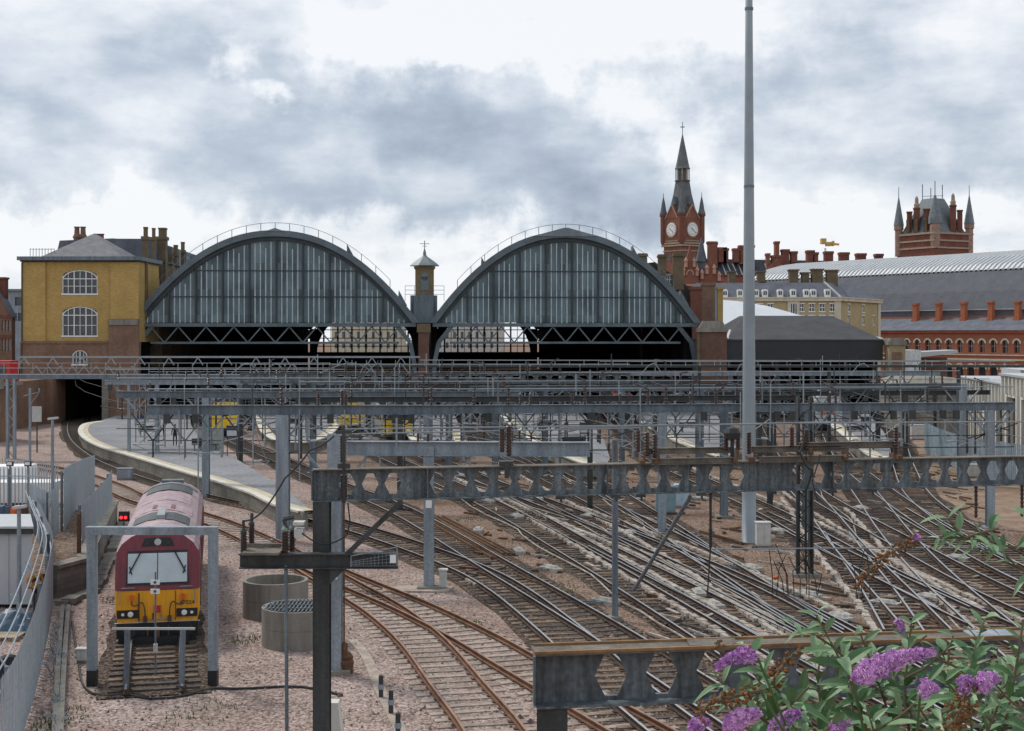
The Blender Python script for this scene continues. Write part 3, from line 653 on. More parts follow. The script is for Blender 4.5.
T.location = (wx(770), 216, 0)
for ch in T.children:
    for v in ch.data.vertices: v.co.x += rx(770) - wx(770); v.co.y += 236 - 216

# small brick house fronts with chimneys between shed and clock tower
def lump(px0, px1, py0, py1, Y, dpt, mt, name, T):
    q = Y / F; m = MB(); m.box((px0 - 512) * q, (px1 - 512) * q, Y, Y + dpt, CH + (HZ - py1) * q, CH + (HZ - py0) * q); return m.build(name, mt, T)
YW = 205.0; q = YW / F; vx = lambda p: (p - 512) * q; vz = lambda p: CH + (HZ - p) * q
T = thing('western_range', 'dark slate roofed brick range with stubby chimneys right of the arches', 'building', (vx(680), YW, 0), world=True)
m = MB(); m.box(vx(640), vx(712), YW, YW + 14, 0, vz(300)); m.build('wall', dull_brick, T)
m = MB(); m.prism([(vx(640), vz(300)), (vx(640), vz(264)), (vx(655), vz(262)), (vx(690), vz(288)), (vx(713), vz(300))][::-1], YW - .2, YW + 14); rr = m.build('roof', mat('brown slate', (.085, .08, .07), .8, fine=.15), T)
m = MB(); m.box(vx(662), vx(671), YW - .5, YW - .21, vz(285), vz(274)); d_ = m.build('dormer', white_p, T)
m = MB()
for i in range(4):
    for j in range(2): m.box(vx(663 + i * 2.1), vx(664.5 + i * 2.1), YW - .54, YW - .5, vz(284 - j * 5), vz(280 - j * 5))
m.build('pane', glass_d, d_)
for a, b_, t_, bt, mt_ in ((637, 646, 254, 270, dull_brick), (657, 665, 255, 275, dull_brick), (672, 682, 254, 290, dull_brick), (689, 700, 287, 340, dark_red), (700, 713, 283, 340, brown_brick), (715.5, 721, 287, 340, gold_brick)):
    m = MB(); m.box(vx(a), vx(b_), YW - 2, YW - .8, vz(bt), vz(t_)); m.box(vx(a - .8), vx(b_ + .8), YW - 2.2, YW - .6, vz(t_ + 3), vz(t_ + 1)); m.build('chimney', mt_, T)
m = MB(); m.box(vx(713), vx(715), YW - 2, YW - 1.5, vz(340), vz(290)); m.build('vent_pipe', steel_l, T)

# cream hotel with mansard and dormers
YC = 240.0; q2 = YC / F; cxx = lambda p: (p - 512) * q2; cz = lambda p: CH + (HZ - p) * q2
T = thing('cream_brick_hotel', 'cream brick hotel block with grey mansard roof and a row of white dormers', 'hotel', (cxx(840), YC, 0), R(-4))
Wd = cxx(840) - cxx(716)
lx = lambda p: (p - 840) * q2
cream = brick('cream stock brick', (.50, .40, .22), (.44, .345, .18), (.4, .34, .24), big=.15)
hs = []
for i in range(11):
    x = lx(727 + i * 10.3)
    if i == 5: continue
    hs += [(x, x + .95, cz(311), cz(304)), (x, x + .95, cz(324), cz(316))]
big = [(lx(791), lx(797), cz(314), cz(304))]
m = MB(); m.wall(-Wd, 0, 0, cz(301), 0, .5, hs + big); m.build('wall', cream, T)
m = MB(); m.M = Matrix.Rotation(math.pi / 2 - R(28), 4, 'Z'); sh = [(4, 5.2, cz(311), cz(304)), (4, 5.2, cz(324), cz(315)), (12, 13.2, cz(311), cz(304)), (12, 13.2, cz(324), cz(315)), (18, 19, cz(324), cz(315))]
m.wall(.01, 22, 0, cz(301), 0, .5, sh); m.build('side_wall', cream, T)
for s_, h_l, rot in ((0, hs + big, 0), (1, sh, math.pi / 2 - R(28))):
    for h in h_l:
        m = MB()
        if rot: m.M = Matrix.Rotation(rot, 4, 'Z')
        m.box(h[0], h[1], .3, .34, h[2], h[3]); w_ = m.build('window', glass_d, T)
        m = MB()
        if rot: m.M = Matrix.Rotation(rot, 4, 'Z')
        m.box(h[0] - .12, h[1] + .12, -.08, .28, h[2] - .2, h[2]); m.box(h[0] - .12, h[1] + .12, -.06, .28, h[3], h[3] + .2)
        m.box((h[0] + h[1]) / 2 - .06, (h[0] + h[1]) / 2 + .06, .16, .29, h[2], h[3]); m.box(h[0], h[1], .15, .295, (h[2] + h[3]) / 2 - .06, (h[2] + h[3]) / 2 + .06)
        m.box(h[0], h[0] + .1, .14, .3, h[2], h[3]); m.box(h[1] - .1, h[1], .14, .3, h[2], h[3])
        m.build('frame', white_p, w_)
m = MB(); m.box(-Wd - .2, .35, -.5, .6, cz(301), cz(298)); m.box(-Wd - .2, .5, -.65, .7, cz(298), cz(297)); m.box(lx(788), lx(800), -.3, -.02, cz(320), cz(301) - .01)
m.box(-1.0, .12, -.25, -.02, 0, cz(301) - .01)
m.M = Matrix.Rotation(math.pi / 2 - R(28), 4, 'Z'); m.box(.4, 22.3, -.5, .6, cz(301) + .01, cz(298) + .01); m.box(.5, 22.5, -.65, .7, cz(298) + .01, cz(297) + .01); m.box(20.8, 22.1, -.2, -.02, 0, cz(301)); m.M = None
m.build('cornice', stone, T)
# openings cut by stone bay are filled by the proud bay: give it its own window
m = MB(); m.box(lx(791), lx(797), -.36, -.31, cz(314), cz(304)); w_ = m.build('window', glass_d, T)
m = MB(); m.box(lx(790.5), lx(791), -.4, -.3, cz(314), cz(304)); m.box(lx(797), lx(797.5), -.4, -.3, cz(314), cz(304)); m.box(lx(792.5), lx(793), -.4, -.365, cz(314), cz(304)); m.box(lx(795), lx(795.5), -.4, -.365, cz(314), cz(304)); m.build('frame', white_p, w_)
m = MB(); 
zb, zt_ = cz(297) + .01, cz(282)
m.add([(-Wd - 3, .2, zb), (.1, .2, zb), (10.2, 19.4, zb), (-Wd - 3, 19.4, zb), (-Wd - 3, 3, zt_), (-1.6, 3, zt_), (4.8, 16.5, zt_), (-Wd - 3, 16.5, zt_)], [(3, 2, 1, 0), (4, 5, 6, 7), (0, 1, 5, 4), (1, 2, 6, 5), (2, 3, 7, 6), (3, 0, 4, 7)])
roof = m.build('roof', slate, T)
for px in (726, 741, 757, 766, 781, 794, 807, 814, 828):
    m = MB(); x = lx(px); m.box(x - .5, x + .5, .1, 1.9, zb, cz(290.5)); m.archring(x, cz(290.5), .5, .02, .3, .02, .1, 1.9, 6); d_ = m.build('dormer', white_p, T)
    m = MB(); m.box(x - .3, x - .05, .05, .09, zb + .35, cz(291)); m.box(x + .05, x + .3, .05, .09, zb + .35, cz(291)); m.build('pane', glass_d, d_)
for px, t_, wd_ in ((736, 269, 7), (766, 269, 8), (768, 279, 5), (799, 267.5, 9), (811, 270.5, 7), (823, 267, 11), (838, 268, 11)):
    x = lx(px); w_ = wd_ * q2; m = MB(); m.box(x - w_ / 2, x + w_ / 2, 6, 8, zt_ - 3, cz(t_ + 1.5)); m.box(x - w_ / 2 - .2, x + w_ / 2 + .2, 5.8, 8.2, cz(t_ + 1.5), cz(t_)); m.build('chimney', dull_brick, T)
m = MB(); m.bar((.1, .1, zb), (-2.2, 3, zt_ + .1), .3, .25); m.build('hip_flashing', off_white, T)

# ---------------------------------------------------------------- neo-gothic station hotel far behind
YT = 490.0; qt = YT / F; cx_, czz = (682.5 - 512) * qt, (lambda p: CH + (HZ - p) * qt)
T = thing('clock_tower', 'tall red brick gothic clock tower with slate spire and four corner pinnacles', 'tower', (cx_, YT, 0), R(45 - 10))
H = 21.3 * qt / (math.cos(R(35)) + math.sin(R(35))) * .86   # half side
tower_stone = mat('tower stone', (.36, .29, .22), .85); tower_slate = mat('tower slate', (.14, .15, .155), .75, 0, .2, .5)
m = MB(); m.box(-H, H, -H, H, 0, czz(243)); m.build('shaft', tower_brick, T)
m = MB(); m.box(-H - .3, H + .3, -H - .3, H + .3, czz(252), czz(250.8)); m.box(-H - .7, H + .7, -H - .7, H + .7, czz(247), czz(245.4)); m.box(-H - .55, H + .55, -H - .55, H + .55, czz(244.6), czz(243)); m.build('string_course', tower_stone, T)
m = MB(); m.box(-H - .3, H + .3, -H - .3, H + .3, czz(243), czz(219)); m.build('clock_stage', tower_brick, T)
def faces4(fn):
    for i in range(4):
        m = MB(); m.M = Matrix.Rotation(math.pi / 2 * i, 4, 'Z'); fn(m, i)
CK = 230.5
def fc(m, i):
    y = -H - .3
    m.prism([(-H * .66, czz(219)), (H * .66, czz(219)), (0, czz(206))], y - .1, y + 2.2); m.build('gable', tower_brick, T)
    m2_ = MB(); m2_.M = m.M
    for sg in (-1, 1): m2_.bar((sg * H * .7, y - .25, czz(219)), (0, y - .25, czz(205.5)), .3, .35)
    m2_.box(-H * .68, H * .68, y - .22, y - .11, czz(242), czz(241)); m2_.build('gable_coping', tower_stone, T)
    m3_ = MB(); m3_.M = m.M; m3_.lathe([(2.35, 0), (2.35, .3), (2.2, .35)], (0, y - .11, czz(CK)), 24, axis=(0, -1, 0)); c_ = m3_.build('clock_face', [white_p], T)
    m4 = MB(); m4.M = m.M
    for k_ in range(12):
        a_ = math.pi * 2 * k_ / 12; m4.bar((1.5 * math.sin(a_), y - .50, czz(CK) + 1.5 * math.cos(a_)), (2.0 * math.sin(a_), y - .50, czz(CK) + 2.0 * math.cos(a_)), .16, .04)
    m4.bar((0, y - .52, czz(CK)), (1.4, y - .52, czz(CK) - 1.05), .22, .05); m4.bar((0, y - .54, czz(CK)), (-.8, y - .54, czz(CK) + .6), .28, .05); m4.build('clock_hands', black, c_)
    m5 = MB(); m5.M = m.M; m5.archring(0, czz(CK), 2.75, 2.37, 2.75, 2.37, y - .25, y - .11, 20); m5.M = m.M @ Matrix.Rotation(math.pi, 4, 'Y'); m5.archring(0, -czz(CK), 2.75, 2.37, 2.75, 2.37, y - .25, y - .11, 20); m5.build('clock_surround', tower_stone, T)
    m6 = MB(); m6.M = m.M
    for s_ in (-.62, -.2, .2, .62): m6.box(s_ * H - .35, s_ * H + .35, -H - .06, -H - .01, czz(262), czz(253))
    m6.build('louvre_window', glass_d, T)
faces4(fc)
for sx_ in (-1, 1):
    for sy_ in (-1, 1):
        m = MB(); m.lathe([(.5, czz(246)), (1.05, czz(242)), (1.05, czz(217)), (1.35, czz(216)), (1.35, czz(214.5))], (sx_ * (H + .1), sy_ * (H + .1), 0), 8); p_ = m.build('corner_turret', dark_red, T)
        m = MB(); m.lathe([(1.25, czz(214.5)), (1.35, czz(214)), (.95, czz(210)), (.6, czz(203)), (.12, czz(196.5)), (.09, czz(193))], (sx_ * (H + .1), sy_ * (H + .1), 0), 8); m.build('pinnacle', tower_slate, p_)
m = MB(); hh = H - .2
m.lathe([(hh * 1.3, czz(219)), (hh * 1.0, czz(208)), (hh * .72, czz(194)), (hh * .56, czz(181.5))], n=4, rot=math.pi / 4)
m.lathe([(hh * .60, czz(181.5)), (hh * .64, czz(180.5))], n=8); m.lathe([(hh * .34, czz(180.5)), (hh * .34, czz(169))], n=8)
m.lathe([(hh * .62, czz(169)), (hh * .54, czz(167)), (hh * .28, czz(150)), (.12, czz(134))], n=8)
for i in range(4):
    m.M = Matrix.Rotation(math.pi / 2 * i, 4, 'Z'); m.prism([(-.7, czz(205)), (.7, czz(205)), (0, czz(197))], -hh * 1.0, -hh * .4)
m.M = None
m.build('spire', tower_slate, T)
m = MB()
for i in range(8):
    a_ = i * math.pi / 4; m.tube((hh * .52 * math.cos(a_), hh * .52 * math.sin(a_), czz(180.5)), (hh * .52 * math.cos(a_), hh * .52 * math.sin(a_), czz(169)), .22, 6)
m.build('lantern_columns', tower_stone, T)
m = MB(); m.tube((0, 0, czz(134)), (0, 0, czz(122)), .12, 6); m.bar((-.9, 0, czz(127)), (.9, 0, czz(127)), .2, .2); m.bar((0, -.9, czz(127)), (0, .9, czz(127)), .2, .2); m.build('weather_vane', shed_dark, T)

YK = 455.0; qk = YK / F; kx = lambda p: (p - 512) * qk; kz = lambda p: CH + (HZ - p) * qk
T = thing('gothic_station_hotel', 'long red brick gothic hotel with slate roofs and many chimneys right of the clock tower', 'hotel', (kx(745), YK, 0), world=True)
m = MB(); m.box(kx(660), kx(850), YK, YK + 14, 0, kz(274)); m.build('wall', tower_brick, T)
m = MB(); m.add([(kx(704), YK - .4, kz(276)), (kx(838), YK - .4, kz(276)), (kx(838), YK + 14, kz(276)), (kx(704), YK + 14, kz(276)), (kx(708), YK + 5, kz(258)), (kx(834), YK + 5, kz(260)), (kx(834), YK + 9, kz(260)), (kx(708), YK + 9, kz(258))], [(3, 2, 1, 0), (4, 5, 6, 7), (0, 1, 5, 4), (1, 2, 6, 5), (2, 3, 7, 6), (3, 0, 4, 7)])
m.build('roof', mat('dark hotel slate', (.06, .068, .085), .7, fine=.15, fscale=2), T)
m = MB()
for i in range(12):
    x = 726 + i * 5.4
    if 755 < x < 765: continue
    m.bar((kx(x), YK - .6, kz(275)), (kx(x - 2.5), YK + 3.6, kz(263)), .35, .25)
m.build('roof_skylights', white_ins, T)
for a, b_, t_, bt, mt_ in ((709, 718, 242, 268, tower_brick), (719, 727, 247, 262, dark_red), (724, 729, 248, 262, dark_red), (734, 741, 248, 262, dark_red), (740, 755, 245, 264, dark_red),
                           (767.5, 770.5, 253, 272, tower_brick), (776, 780, 241, 258, tower_brick), (773, 783, 255, 276, tower_brick), (783, 790, 249, 268, dark_red), (792, 798, 251, 262, dark_red), (808, 815, 250, 262, dark_red), (814, 819, 252, 262, dark_red),
                           (826, 834, 251, 262, dark_red), (841, 850, 252, 264, dark_red), (858, 867, 253, 264, dark_red), (877, 884, 253.5, 264, dark_red)):
    m = MB(); m.box(kx(a), kx(b_), YK + 1, YK + 4, kz(bt), kz(t_ + 2)); m.box(kx(a - .6), kx(b_ + .6), YK + .8, YK + 4.2, kz(t_ + 2.5), kz(t_)); m.build('chimney', mt_, T)
m = MB(); m.prism([(kx(763), kz(274)), (kx(788), kz(274)), (kx(777), kz(258))][::-1], YK - .8, YK + 3); m.build('gable', tower_brick, T)
# stepped red gable and slate spirelet in front of the clock tower
YG = 300.0; qg = YG / F; gx = lambda p: (p - 512) * qg; gz = lambda p: CH + (HZ - p) * qg
T = thing('gothic_side_wing', 'red brick wing with stepped pink gable and small slate spirelet below the clock tower', 'building', (gx(700), YG, 0), world=True)
m = MB(); m.box(gx(682), gx(730), YG, YG + 10, 0, gz(284)); m.prism([(gx(682), gz(284)), (gx(700), gz(284)), (gx(695), gz(262)), (gx(692), gz(254)), (gx(690), gz(246)), (gx(688), gz(254)), (gx(685), gz(264))], YG, YG + 1.2)
m.prism([(gx(700), gz(284)), (gx(722), gz(284)), (gx(718), gz(270)), (gx(712), gz(266)), (gx(704), gz(270))], YG, YG + 1.2); m.box(gx(709), gx(717), YG + 1, YG + 3, gz(284), gz(243)); m.box(gx(708), gx(718), YG + .8, YG + 3.2, gz(243), gz(241)); m.build('wall', tower_brick, T)
m = MB()
for i, (a, z_) in enumerate(((683.5, 270), (686, 261), (694, 261), (697, 270), (702, 273), (707, 268), (714, 268), (719, 275))): m.lathe([(.35, gz(z_ + 6)), (.35, gz(z_)), (.5, gz(z_)), (.05, gz(z_ - 4))], (gx(a), YG - .2, 0), 6)
m.box(gx(682), gx(723), YG - .25, YG - .01, gz(286), gz(284)); m.archring(gx(690), gz(275), .9, .6, 1.2, .9, YG - .15, YG - .01, 8); m.build('pinnacle', mat('pink stone', (.48, .27, .2), .85), T)
m = MB(); m.box(gx(699), gx(706), YG + 1.5, YG + 3, gz(284), gz(262)); m.lathe([(1.1, gz(262)), (1.3, gz(261)), (.06, gz(236))], (gx(702.6), YG + 2.2, 0), 8); m.build('spirelet', slate, T)

# west tower of the hotel
YQ = 430.0; qq = YQ / F; ax = lambda p: (p - 934) * qq; az = lambda p: CH + (HZ - p) * qq
T = thing('hotel_west_tower', 'stout red brick tower with steep slate roof and needle-topped corner turrets', 'tower', ((934 - 512) * qq, YQ, 0), R(-16.8))
hw_ = 35.5 * qq; r4 = math.pi / 2 * 0
def sq(m, pr): m.lathe([(r_ * 1.0, z_) for r_, z_ in pr], (0, 0, 0), 4, rot=0)
m = MB(); sq(m, [(hw_, 0), (hw_, az(236))]); m.build('body', dark_red, T)
m = MB()
for a_, b_, e_ in ((250, 248.4, .5), (243, 241.4, .5), (236, 234.2, .7)): m.lathe([(hw_ + e_, az(a_)), (hw_ + e_, az(b_))], n=4)
m.build('string_course', tower_stone, T)
m = MB(); m.lathe([(hw_ * .97, az(234.3)), (hw_ * .84, az(232)), (hw_ * .30, az(199))], (-.3, 0, 0), 4); m.lathe([(2.0, az(226)), (2.0, az(221)), (.3, az(198))], (ax(935), -hw_ + 1.6, 0), 8); m.build('roof', mat('tower lead', (.15, .18, .195), .6), T)
m = MB()
for p_, t_ in ((923, 184), (931, 188), (935, 181), (942, 185)): m.tube((ax(p_), 0, az(200)), (ax(p_), 0, az(t_)), .13, 5)
m.bar((ax(923), 0, az(196)), (ax(943), 0, az(196)), .12, .12); m.build('roof_cresting', shed_dark, T)
for p_, y_ in ((900, 0), (967.5, 0)):
    m = MB(); m.lathe([(1.15, az(256)), (1.15, az(230)), (1.45, az(229)), (1.45, az(225))], (ax(p_), y_, 0), 8); t_ = m.build('corner_turret', mat('striped stone', (.33, .22, .17), .8, 0, .3, 1) if 'striped stone' not in MT else MT['striped stone'], T)
    m = MB(); m.lathe([(1.45, az(225)), (1.55, az(224.6)), (.12, az(196)), (.08, az(186))], (ax(p_), y_, 0), 8); m.build('needle_spire', MT['tower lead'], t_)
for a, b_, t_, mt_ in ((908, 913, 212, dark_red), (914.5, 920.5, 209, dark_red), (924, 930, 211, dark_red), (956, 961, 211.5, dark_red), (949, 955, 207, dark_red)):
    y_ = -(hw_ - abs(ax((a + b_) / 2))) + 1.0
    m = MB(); m.box(ax(a), ax(b_), y_, y_ + 2, az(234), az(t_)); m.box(ax(a - .5), ax(b_ + .5), y_ - .2, y_ + 2.2, az(t_ + 1), az(t_ - .4)); c_ = m.build('chimney', mt_, T)
    if a in (914.5, 949):
        m = MB(); m.lathe([(.75, az(t_ - .4)), (.85, az(t_ - 4)), (.6, az(t_ - 5)), (.5, az(t_ - 10)), (.2, az(t_ - 12))], ((ax(a) + ax(b_)) / 2, y_ + 1, 0), 8); m.build('stone_top', tower_stone, c_)
m = MB(); m.lathe([(1.2, az(250)), (1.5, az(240)), (1.5, az(226)), (1.8, az(225.5))], (ax(935), -hw_ + 1.2, 0), 8); m.build('oriel', MT['striped stone'], T)
m = MB()
for x in (909, 917, 926): y_ = -(hw_ - abs(ax(x))) - .2; m.box(ax(x - 1.6), ax(x + 1.6), y_, y_ + 1.2, az(234), az(220))
m.build('gable_panels', dull_brick, T)

# crane
T = thing('tower_crane', 'distant yellow tower crane peeking above the hotel roofs', 'crane', ((828 - 512) * 620 / F, 620, 0), world=True)
qc = 620 / F; nx = lambda p: (p - 512) * qc; nz = lambda p: CH + (HZ - p) * qc
m = MB(); m.box(nx(824.7), nx(826.3), 620, 621, 0, nz(248)); m.build('mast', white_p, T)
m = MB(); m.box(nx(821), nx(826), 619, 622, nz(244), nz(238.5)); m.box(nx(826.01), nx(831), 619, 622, nz(246), nz(242)); m.box(nx(832), nx(834), 619, 621, nz(246), nz(241)); m.build('machinery', mat('ochre paint', (.50, .33, .10), .6), T)
m = MB(); m.bar((nx(823), 620, nz(243)), (nx(839), 620, nz(244.5)), 1, .9); m.build('jib', mat('orange boom', (.7, .35, .12), .5), T)

# ---------------------------------------------------------------- neighbouring station: barrel roof over a brick arcade wall
T0 = Vector(((1024 - 512) / F * 260, 260, 0)); dirn = Vector((-.65, 1, 0)).normalized()
rot = math.atan2(dirn.y, dirn.x)   # local +x runs away from us; local -y... faces the camera side
T = thing('barrel_roofed_station', 'red brick station flank with arched windows under a huge grey barrel roof', 'station', T0, rot - math.pi)
# local x now runs towards the viewer's right, local -y faces the viewer
LA, LB = -88, 75
ups, los = [], []
pit = 2.62; nW = int((LB - 6 - LA) / pit)
zr = lambda p: CH + (HZ - p) * 260 / F
for i in range(nW):
    x = LA + 2 + i * pit; ups.append((x, x + 1.15, zr(353), zr(340.5)))
    los.append((x - .25, x + 1.4, 0.5, zr(366)))
m = MB(); m.wall(LA, LB, 0, zr(333), 0, .7, ups + los)
for h in ups: m.spandrel(h[0], h[1], h[3] - .58, h[3], .01, .69, n=5)
for h in los: m.spandrel(h[0], h[1], h[3] - .82, h[3], .01, .69, n=5)
m.box(LA, LA + .7, .7, 30, 0, zr(333)); m.build('wall', red_brick, T)
m = MB(); m.box(LA, LB, .45, .5, .2, zr(335)); m.build('window', glass_d, T)
m = MB()
for h in ups:
    m.box((h[0] + h[1]) / 2 - .05, (h[0] + h[1]) / 2 + .05, .3, .44, h[2], h[3]); m.box(h[0], h[1], .3, .44, (h[2] + h[3]) / 2, (h[2] + h[3]) / 2 + .1)
m.build('window_frames', white_ins, T)
m = MB()
for h in ups: m.archring((h[0] + h[1]) / 2, h[3] - .58, .98, .68, .98, .68, -.1, -.01, 8)
for h in los: m.archring((h[0] + h[1]) / 2, h[3] - .82, 1.12, .86, 1.12, .86, -.1, -.01, 8)
m.box(LA, LB, -.14, -.01, zr(361), zr(359.5)); m.box(LA, LB, -.14, -.01, zr(356), zr(355))
m.build('stone_dressings', stone, T)
m = MB(); m.box(LA, LB, -.35, .7, zr(333), zr(330.5)); m.build('eaves_cornice', mat('terracotta', (.36, .09, .045), .8), T)
prof = [(-.5, zr(330.5)), (5.2, zr(318) - .3), (5.2, zr(330.5) - 1), (-.5, zr(330.5) - .3)]
def ext(prof, mt_, name, x0=LA, x1=LB):
    m = MB(); m.M = Matrix(((0, 1, 0, 0), (1, 0, 0, 0), (0, 0, 1, 0), (0, 0, 0, 1))); m.prism(prof, x0, x1); return m.build(name, mt_, T)
ext([(-.5, zr(330.4)), (-.5, zr(330)), (5.2, zr(317)), (5.2, zr(330.4))], slate, 'lean_to_roof')
m = MB(); m.box(LA, LB, 5.2, 5.8, zr(318.5), zr(315)); m.build('parapet', red_brick, T)
yy0 = 5.9
ext([(yy0, zr(318)), (yy0, zr(308)), (yy0 + 2.5, zr(288)), (yy0 + 7.2, zr(265)), (yy0 + 30, zr(265)), (yy0 + 30, zr(318))], mat('slate barrel flank', (.11, .115, .13), .85, 0, .12, .5, fine=.1, fscale=3), 'barrel_flank')
m = MB(); m.box(LA, LB, yy0 - .2, yy0 - .02, zr(308.5), zr(307.5)); m.build('gutter', white_ins, T)
# corrugated upper roof: real folds running over the crown
m = MB(); ctl = [(yy0 + 7.0, zr(265) - .1), (yy0 + 8.5, zr(259)), (yy0 + 12.5, zr(250)), (yy0 + 17, zr(244.5)), (yy0 + 22, zr(241)), (yy0 + 30, zr(241))]
fold = 1.2; x = LA; vs = []; 
while x < LB:
    vs.append((x, 0)); vs.append((x + fold * .42, 0)); vs.append((x + fold * .5, .32)); vs.append((x + fold * .92, .32)); x += fold
for ci, (y_, z_) in enumerate(ctl):
    pass
nV = len(vs); V = []
for (y_, z_) in ctl:
    for (x_, h_) in vs: V.append((x_ + (y_ - yy0 - 7) * .0, y_, z_ + h_))
FS = [(r_ * nV + i, r_ * nV + i + 1, (r_ + 1) * nV + i + 1, (r_ + 1) * nV + i) for r_ in range(len(ctl) - 1) for i in range(nV - 1)]
m.add(V, FS); m.build('ridged_crown_roof', mat('pale ridged roofing', (.48, .50, .51), .5, .1, .1, .3), T)
ext([(yy0 + 7.0, zr(265)), (yy0 + 12.5, zr(251)), (yy0 + 22, zr(242)), (yy0 + 30, zr(242.5)), (yy0 + 30, zr(265))], shed_dark, 'crown_backing', LA, LB - 1)
for px in (901, 924, 949, 976, 1003, 1024, 1052):
    u = (px - 512) / F; tt = (T0.x - u * T0.y) / (u + .65); s_ = -tt / dirn.y; x_ = s_
    m = MB(); m.box(x_ - .52, x_ + .52, 4.0, 4.9, zr(322), zr(302)); m.box(x_ - .66, x_ + .66, 3.86, 5.04, zr(302), zr(300)); m.box(x_ - .72, x_ + .72, 3.8, 5.1, zr(322) - .5, zr(318)); m.build('chimney', mat('bright red brick', (.40, .14, .075), .85, 0, .2, 2) if 'bright red brick' not in MT else MT['bright red brick'], T)

# low white block and glazed canopy before the arcade
YL = 205.0; ql = YL / F; ux = lambda p: (p - 512) * ql; uz = lambda p: CH + (HZ - p) * ql
T = thing('white_service_block', 'plain white service block with a thin canopy below the brick arcade', 'building', (ux(915), YL, 0), world=True)
m = MB(); m.box(ux(901), ux(921), YL, YL + 6, 0, uz(350)); m.build('wall', mat('pale render', (.58, .62, .62), .7), T)
m = MB(); m.prism([(ux(921), uz(357)), (ux(921), uz(352)), (ux(958), uz(350)), (ux(958), uz(353))], YL, YL + 6); m.build('canopy', white_ins, T)
m = MB(); m.box(ux(921), ux(958), YL + 5, YL + 5.5, 0, uz(358)); m.build('screen', brown_brick, T)

# concrete clad depot at right
T = thing('concrete_clad_depot', 'cream ribbed concrete depot with dark doorways at the right edge', 'building', G(964, 452), world=True)
A = Vector(((963 - 512) / F * 122, 122, 0)); B = Vector(((1007 - 512) / F * 104, 104, 0)); C3 = Vector(((1080 - 512) / F * 84, 84, 0))
def seg(A, B): d = (B - A); l = d.length; return Matrix.Translation(A) @ Matrix.Rotation(math.atan2(d.y, d.x), 4, 'Z'), l
M1, l1 = seg(A, B); zt1 = 6.2
m = MB(); m.M = M1; ho = [(l1 * .52, l1 * .66, 0, 4.3), (l1 * .78, l1 * .95, 0, 4.4), (l1 * .2, l1 * .3, 0, 4.5)]
m.wall(0, l1, 0, zt1, 0, .5, ho); m.box(-1.5, 0, -.2, 8, 0, zt1 - .1)
i = .5
while i < l1:
    if not any(h[0] - .1 < i < h[1] + .1 for h in ho): m.box(i - .12, i + .12, -.22, -.01, .1, zt1 - .1)
    else: m.box(i - .12, i + .12, -.22, -.01, 4.6, zt1 - .1)
    i += 1.3
M2, l2 = seg(B, C3); m.M = M2; ho2 = [(1.2, 4.2, 0, 5.4), (6, 9, 0, 5.4), (12, 15, 0, 5.4)]; m.wall(0, l2, 0, 6.95, -.3, .4, ho2)
i = .3
while i < l2:
    m.box(i - .14, i + .14, -.5, -.31, 5.6 if any(h[0] - .2 < i < h[1] + .2 for h in ho2) else .1, 6.9); i += 1.25
m.M = None; m.build('wall', concrete_p, T)
m = MB(); m.M = M1
for h in ho: m.box(h[0], h[1], .3, .45, 0, h[3])
m.M = M2
for h in ho2: m.box(h[0], h[1], .2, .35, 0, h[3])
m.build('door', mat('brown shutter', (.10, .065, .045), .7), T)
m = MB(); m.M = M1; m.box(-1.6, l1, -.3, 10, zt1, zt1 + .12); m.box(1, l1 - 1, 3, 8, zt1 + .12, zt1 + .9); m.M = M2; m.box(-.02, l2, -.6, 10, 6.95, 7.1); m.build('roof', white_ins, T)
T = thing('corrugated_platform_shelter', 'low grey platform shelter with pale roof beyond the right platform', 'shelter', G(925, 410), world=True)
m = MB(); a = P(903, 378, 140); m.box(a.x, a.x + 7, 140, 150, 4.5, 4.9); m.pyramid(a.x - .5, a.x + 7.5, 139.5, 151, 4.9, 5.6, 2, 4); m.build('roof', concrete, T)
m = MB(); m.box(a.x + .5, a.x + 6.5, 141, 149, 0, 4.5); m.build('wall', concrete, T)

# buildings beyond the far end of the sheds, seen through the end windows
for i, (x, wd_, h_, lab) in enumerate(((-46, 24, 17.5, 'pale stone office block seen through the left shed end window'), (-16, 27, 17.5, 'cream office block seen through the right shed end window'))):
    T = thing('office_block', lab, 'building', (x, 450, 0))
    m = MB(); hs = [(-wd_ / 2 + 1 + j * 2.4, -wd_ / 2 + 1.9 + j * 2.4, z_, z_ + 1.9) for j in range(int(wd_ / 2.4) - 1) for z_ in (2, 5.4, 8.8, 12.2)]
    m.wall(-wd_ / 2, wd_ / 2, 0, h_, 0, .5, hs); m.build('wall', (stone, concrete_p)[i], T)
    m = MB(); m.box(-wd_ / 2 + .1, wd_ / 2 - .1, .3, .4, .5, h_ - .5); m.build('window', steel, T)

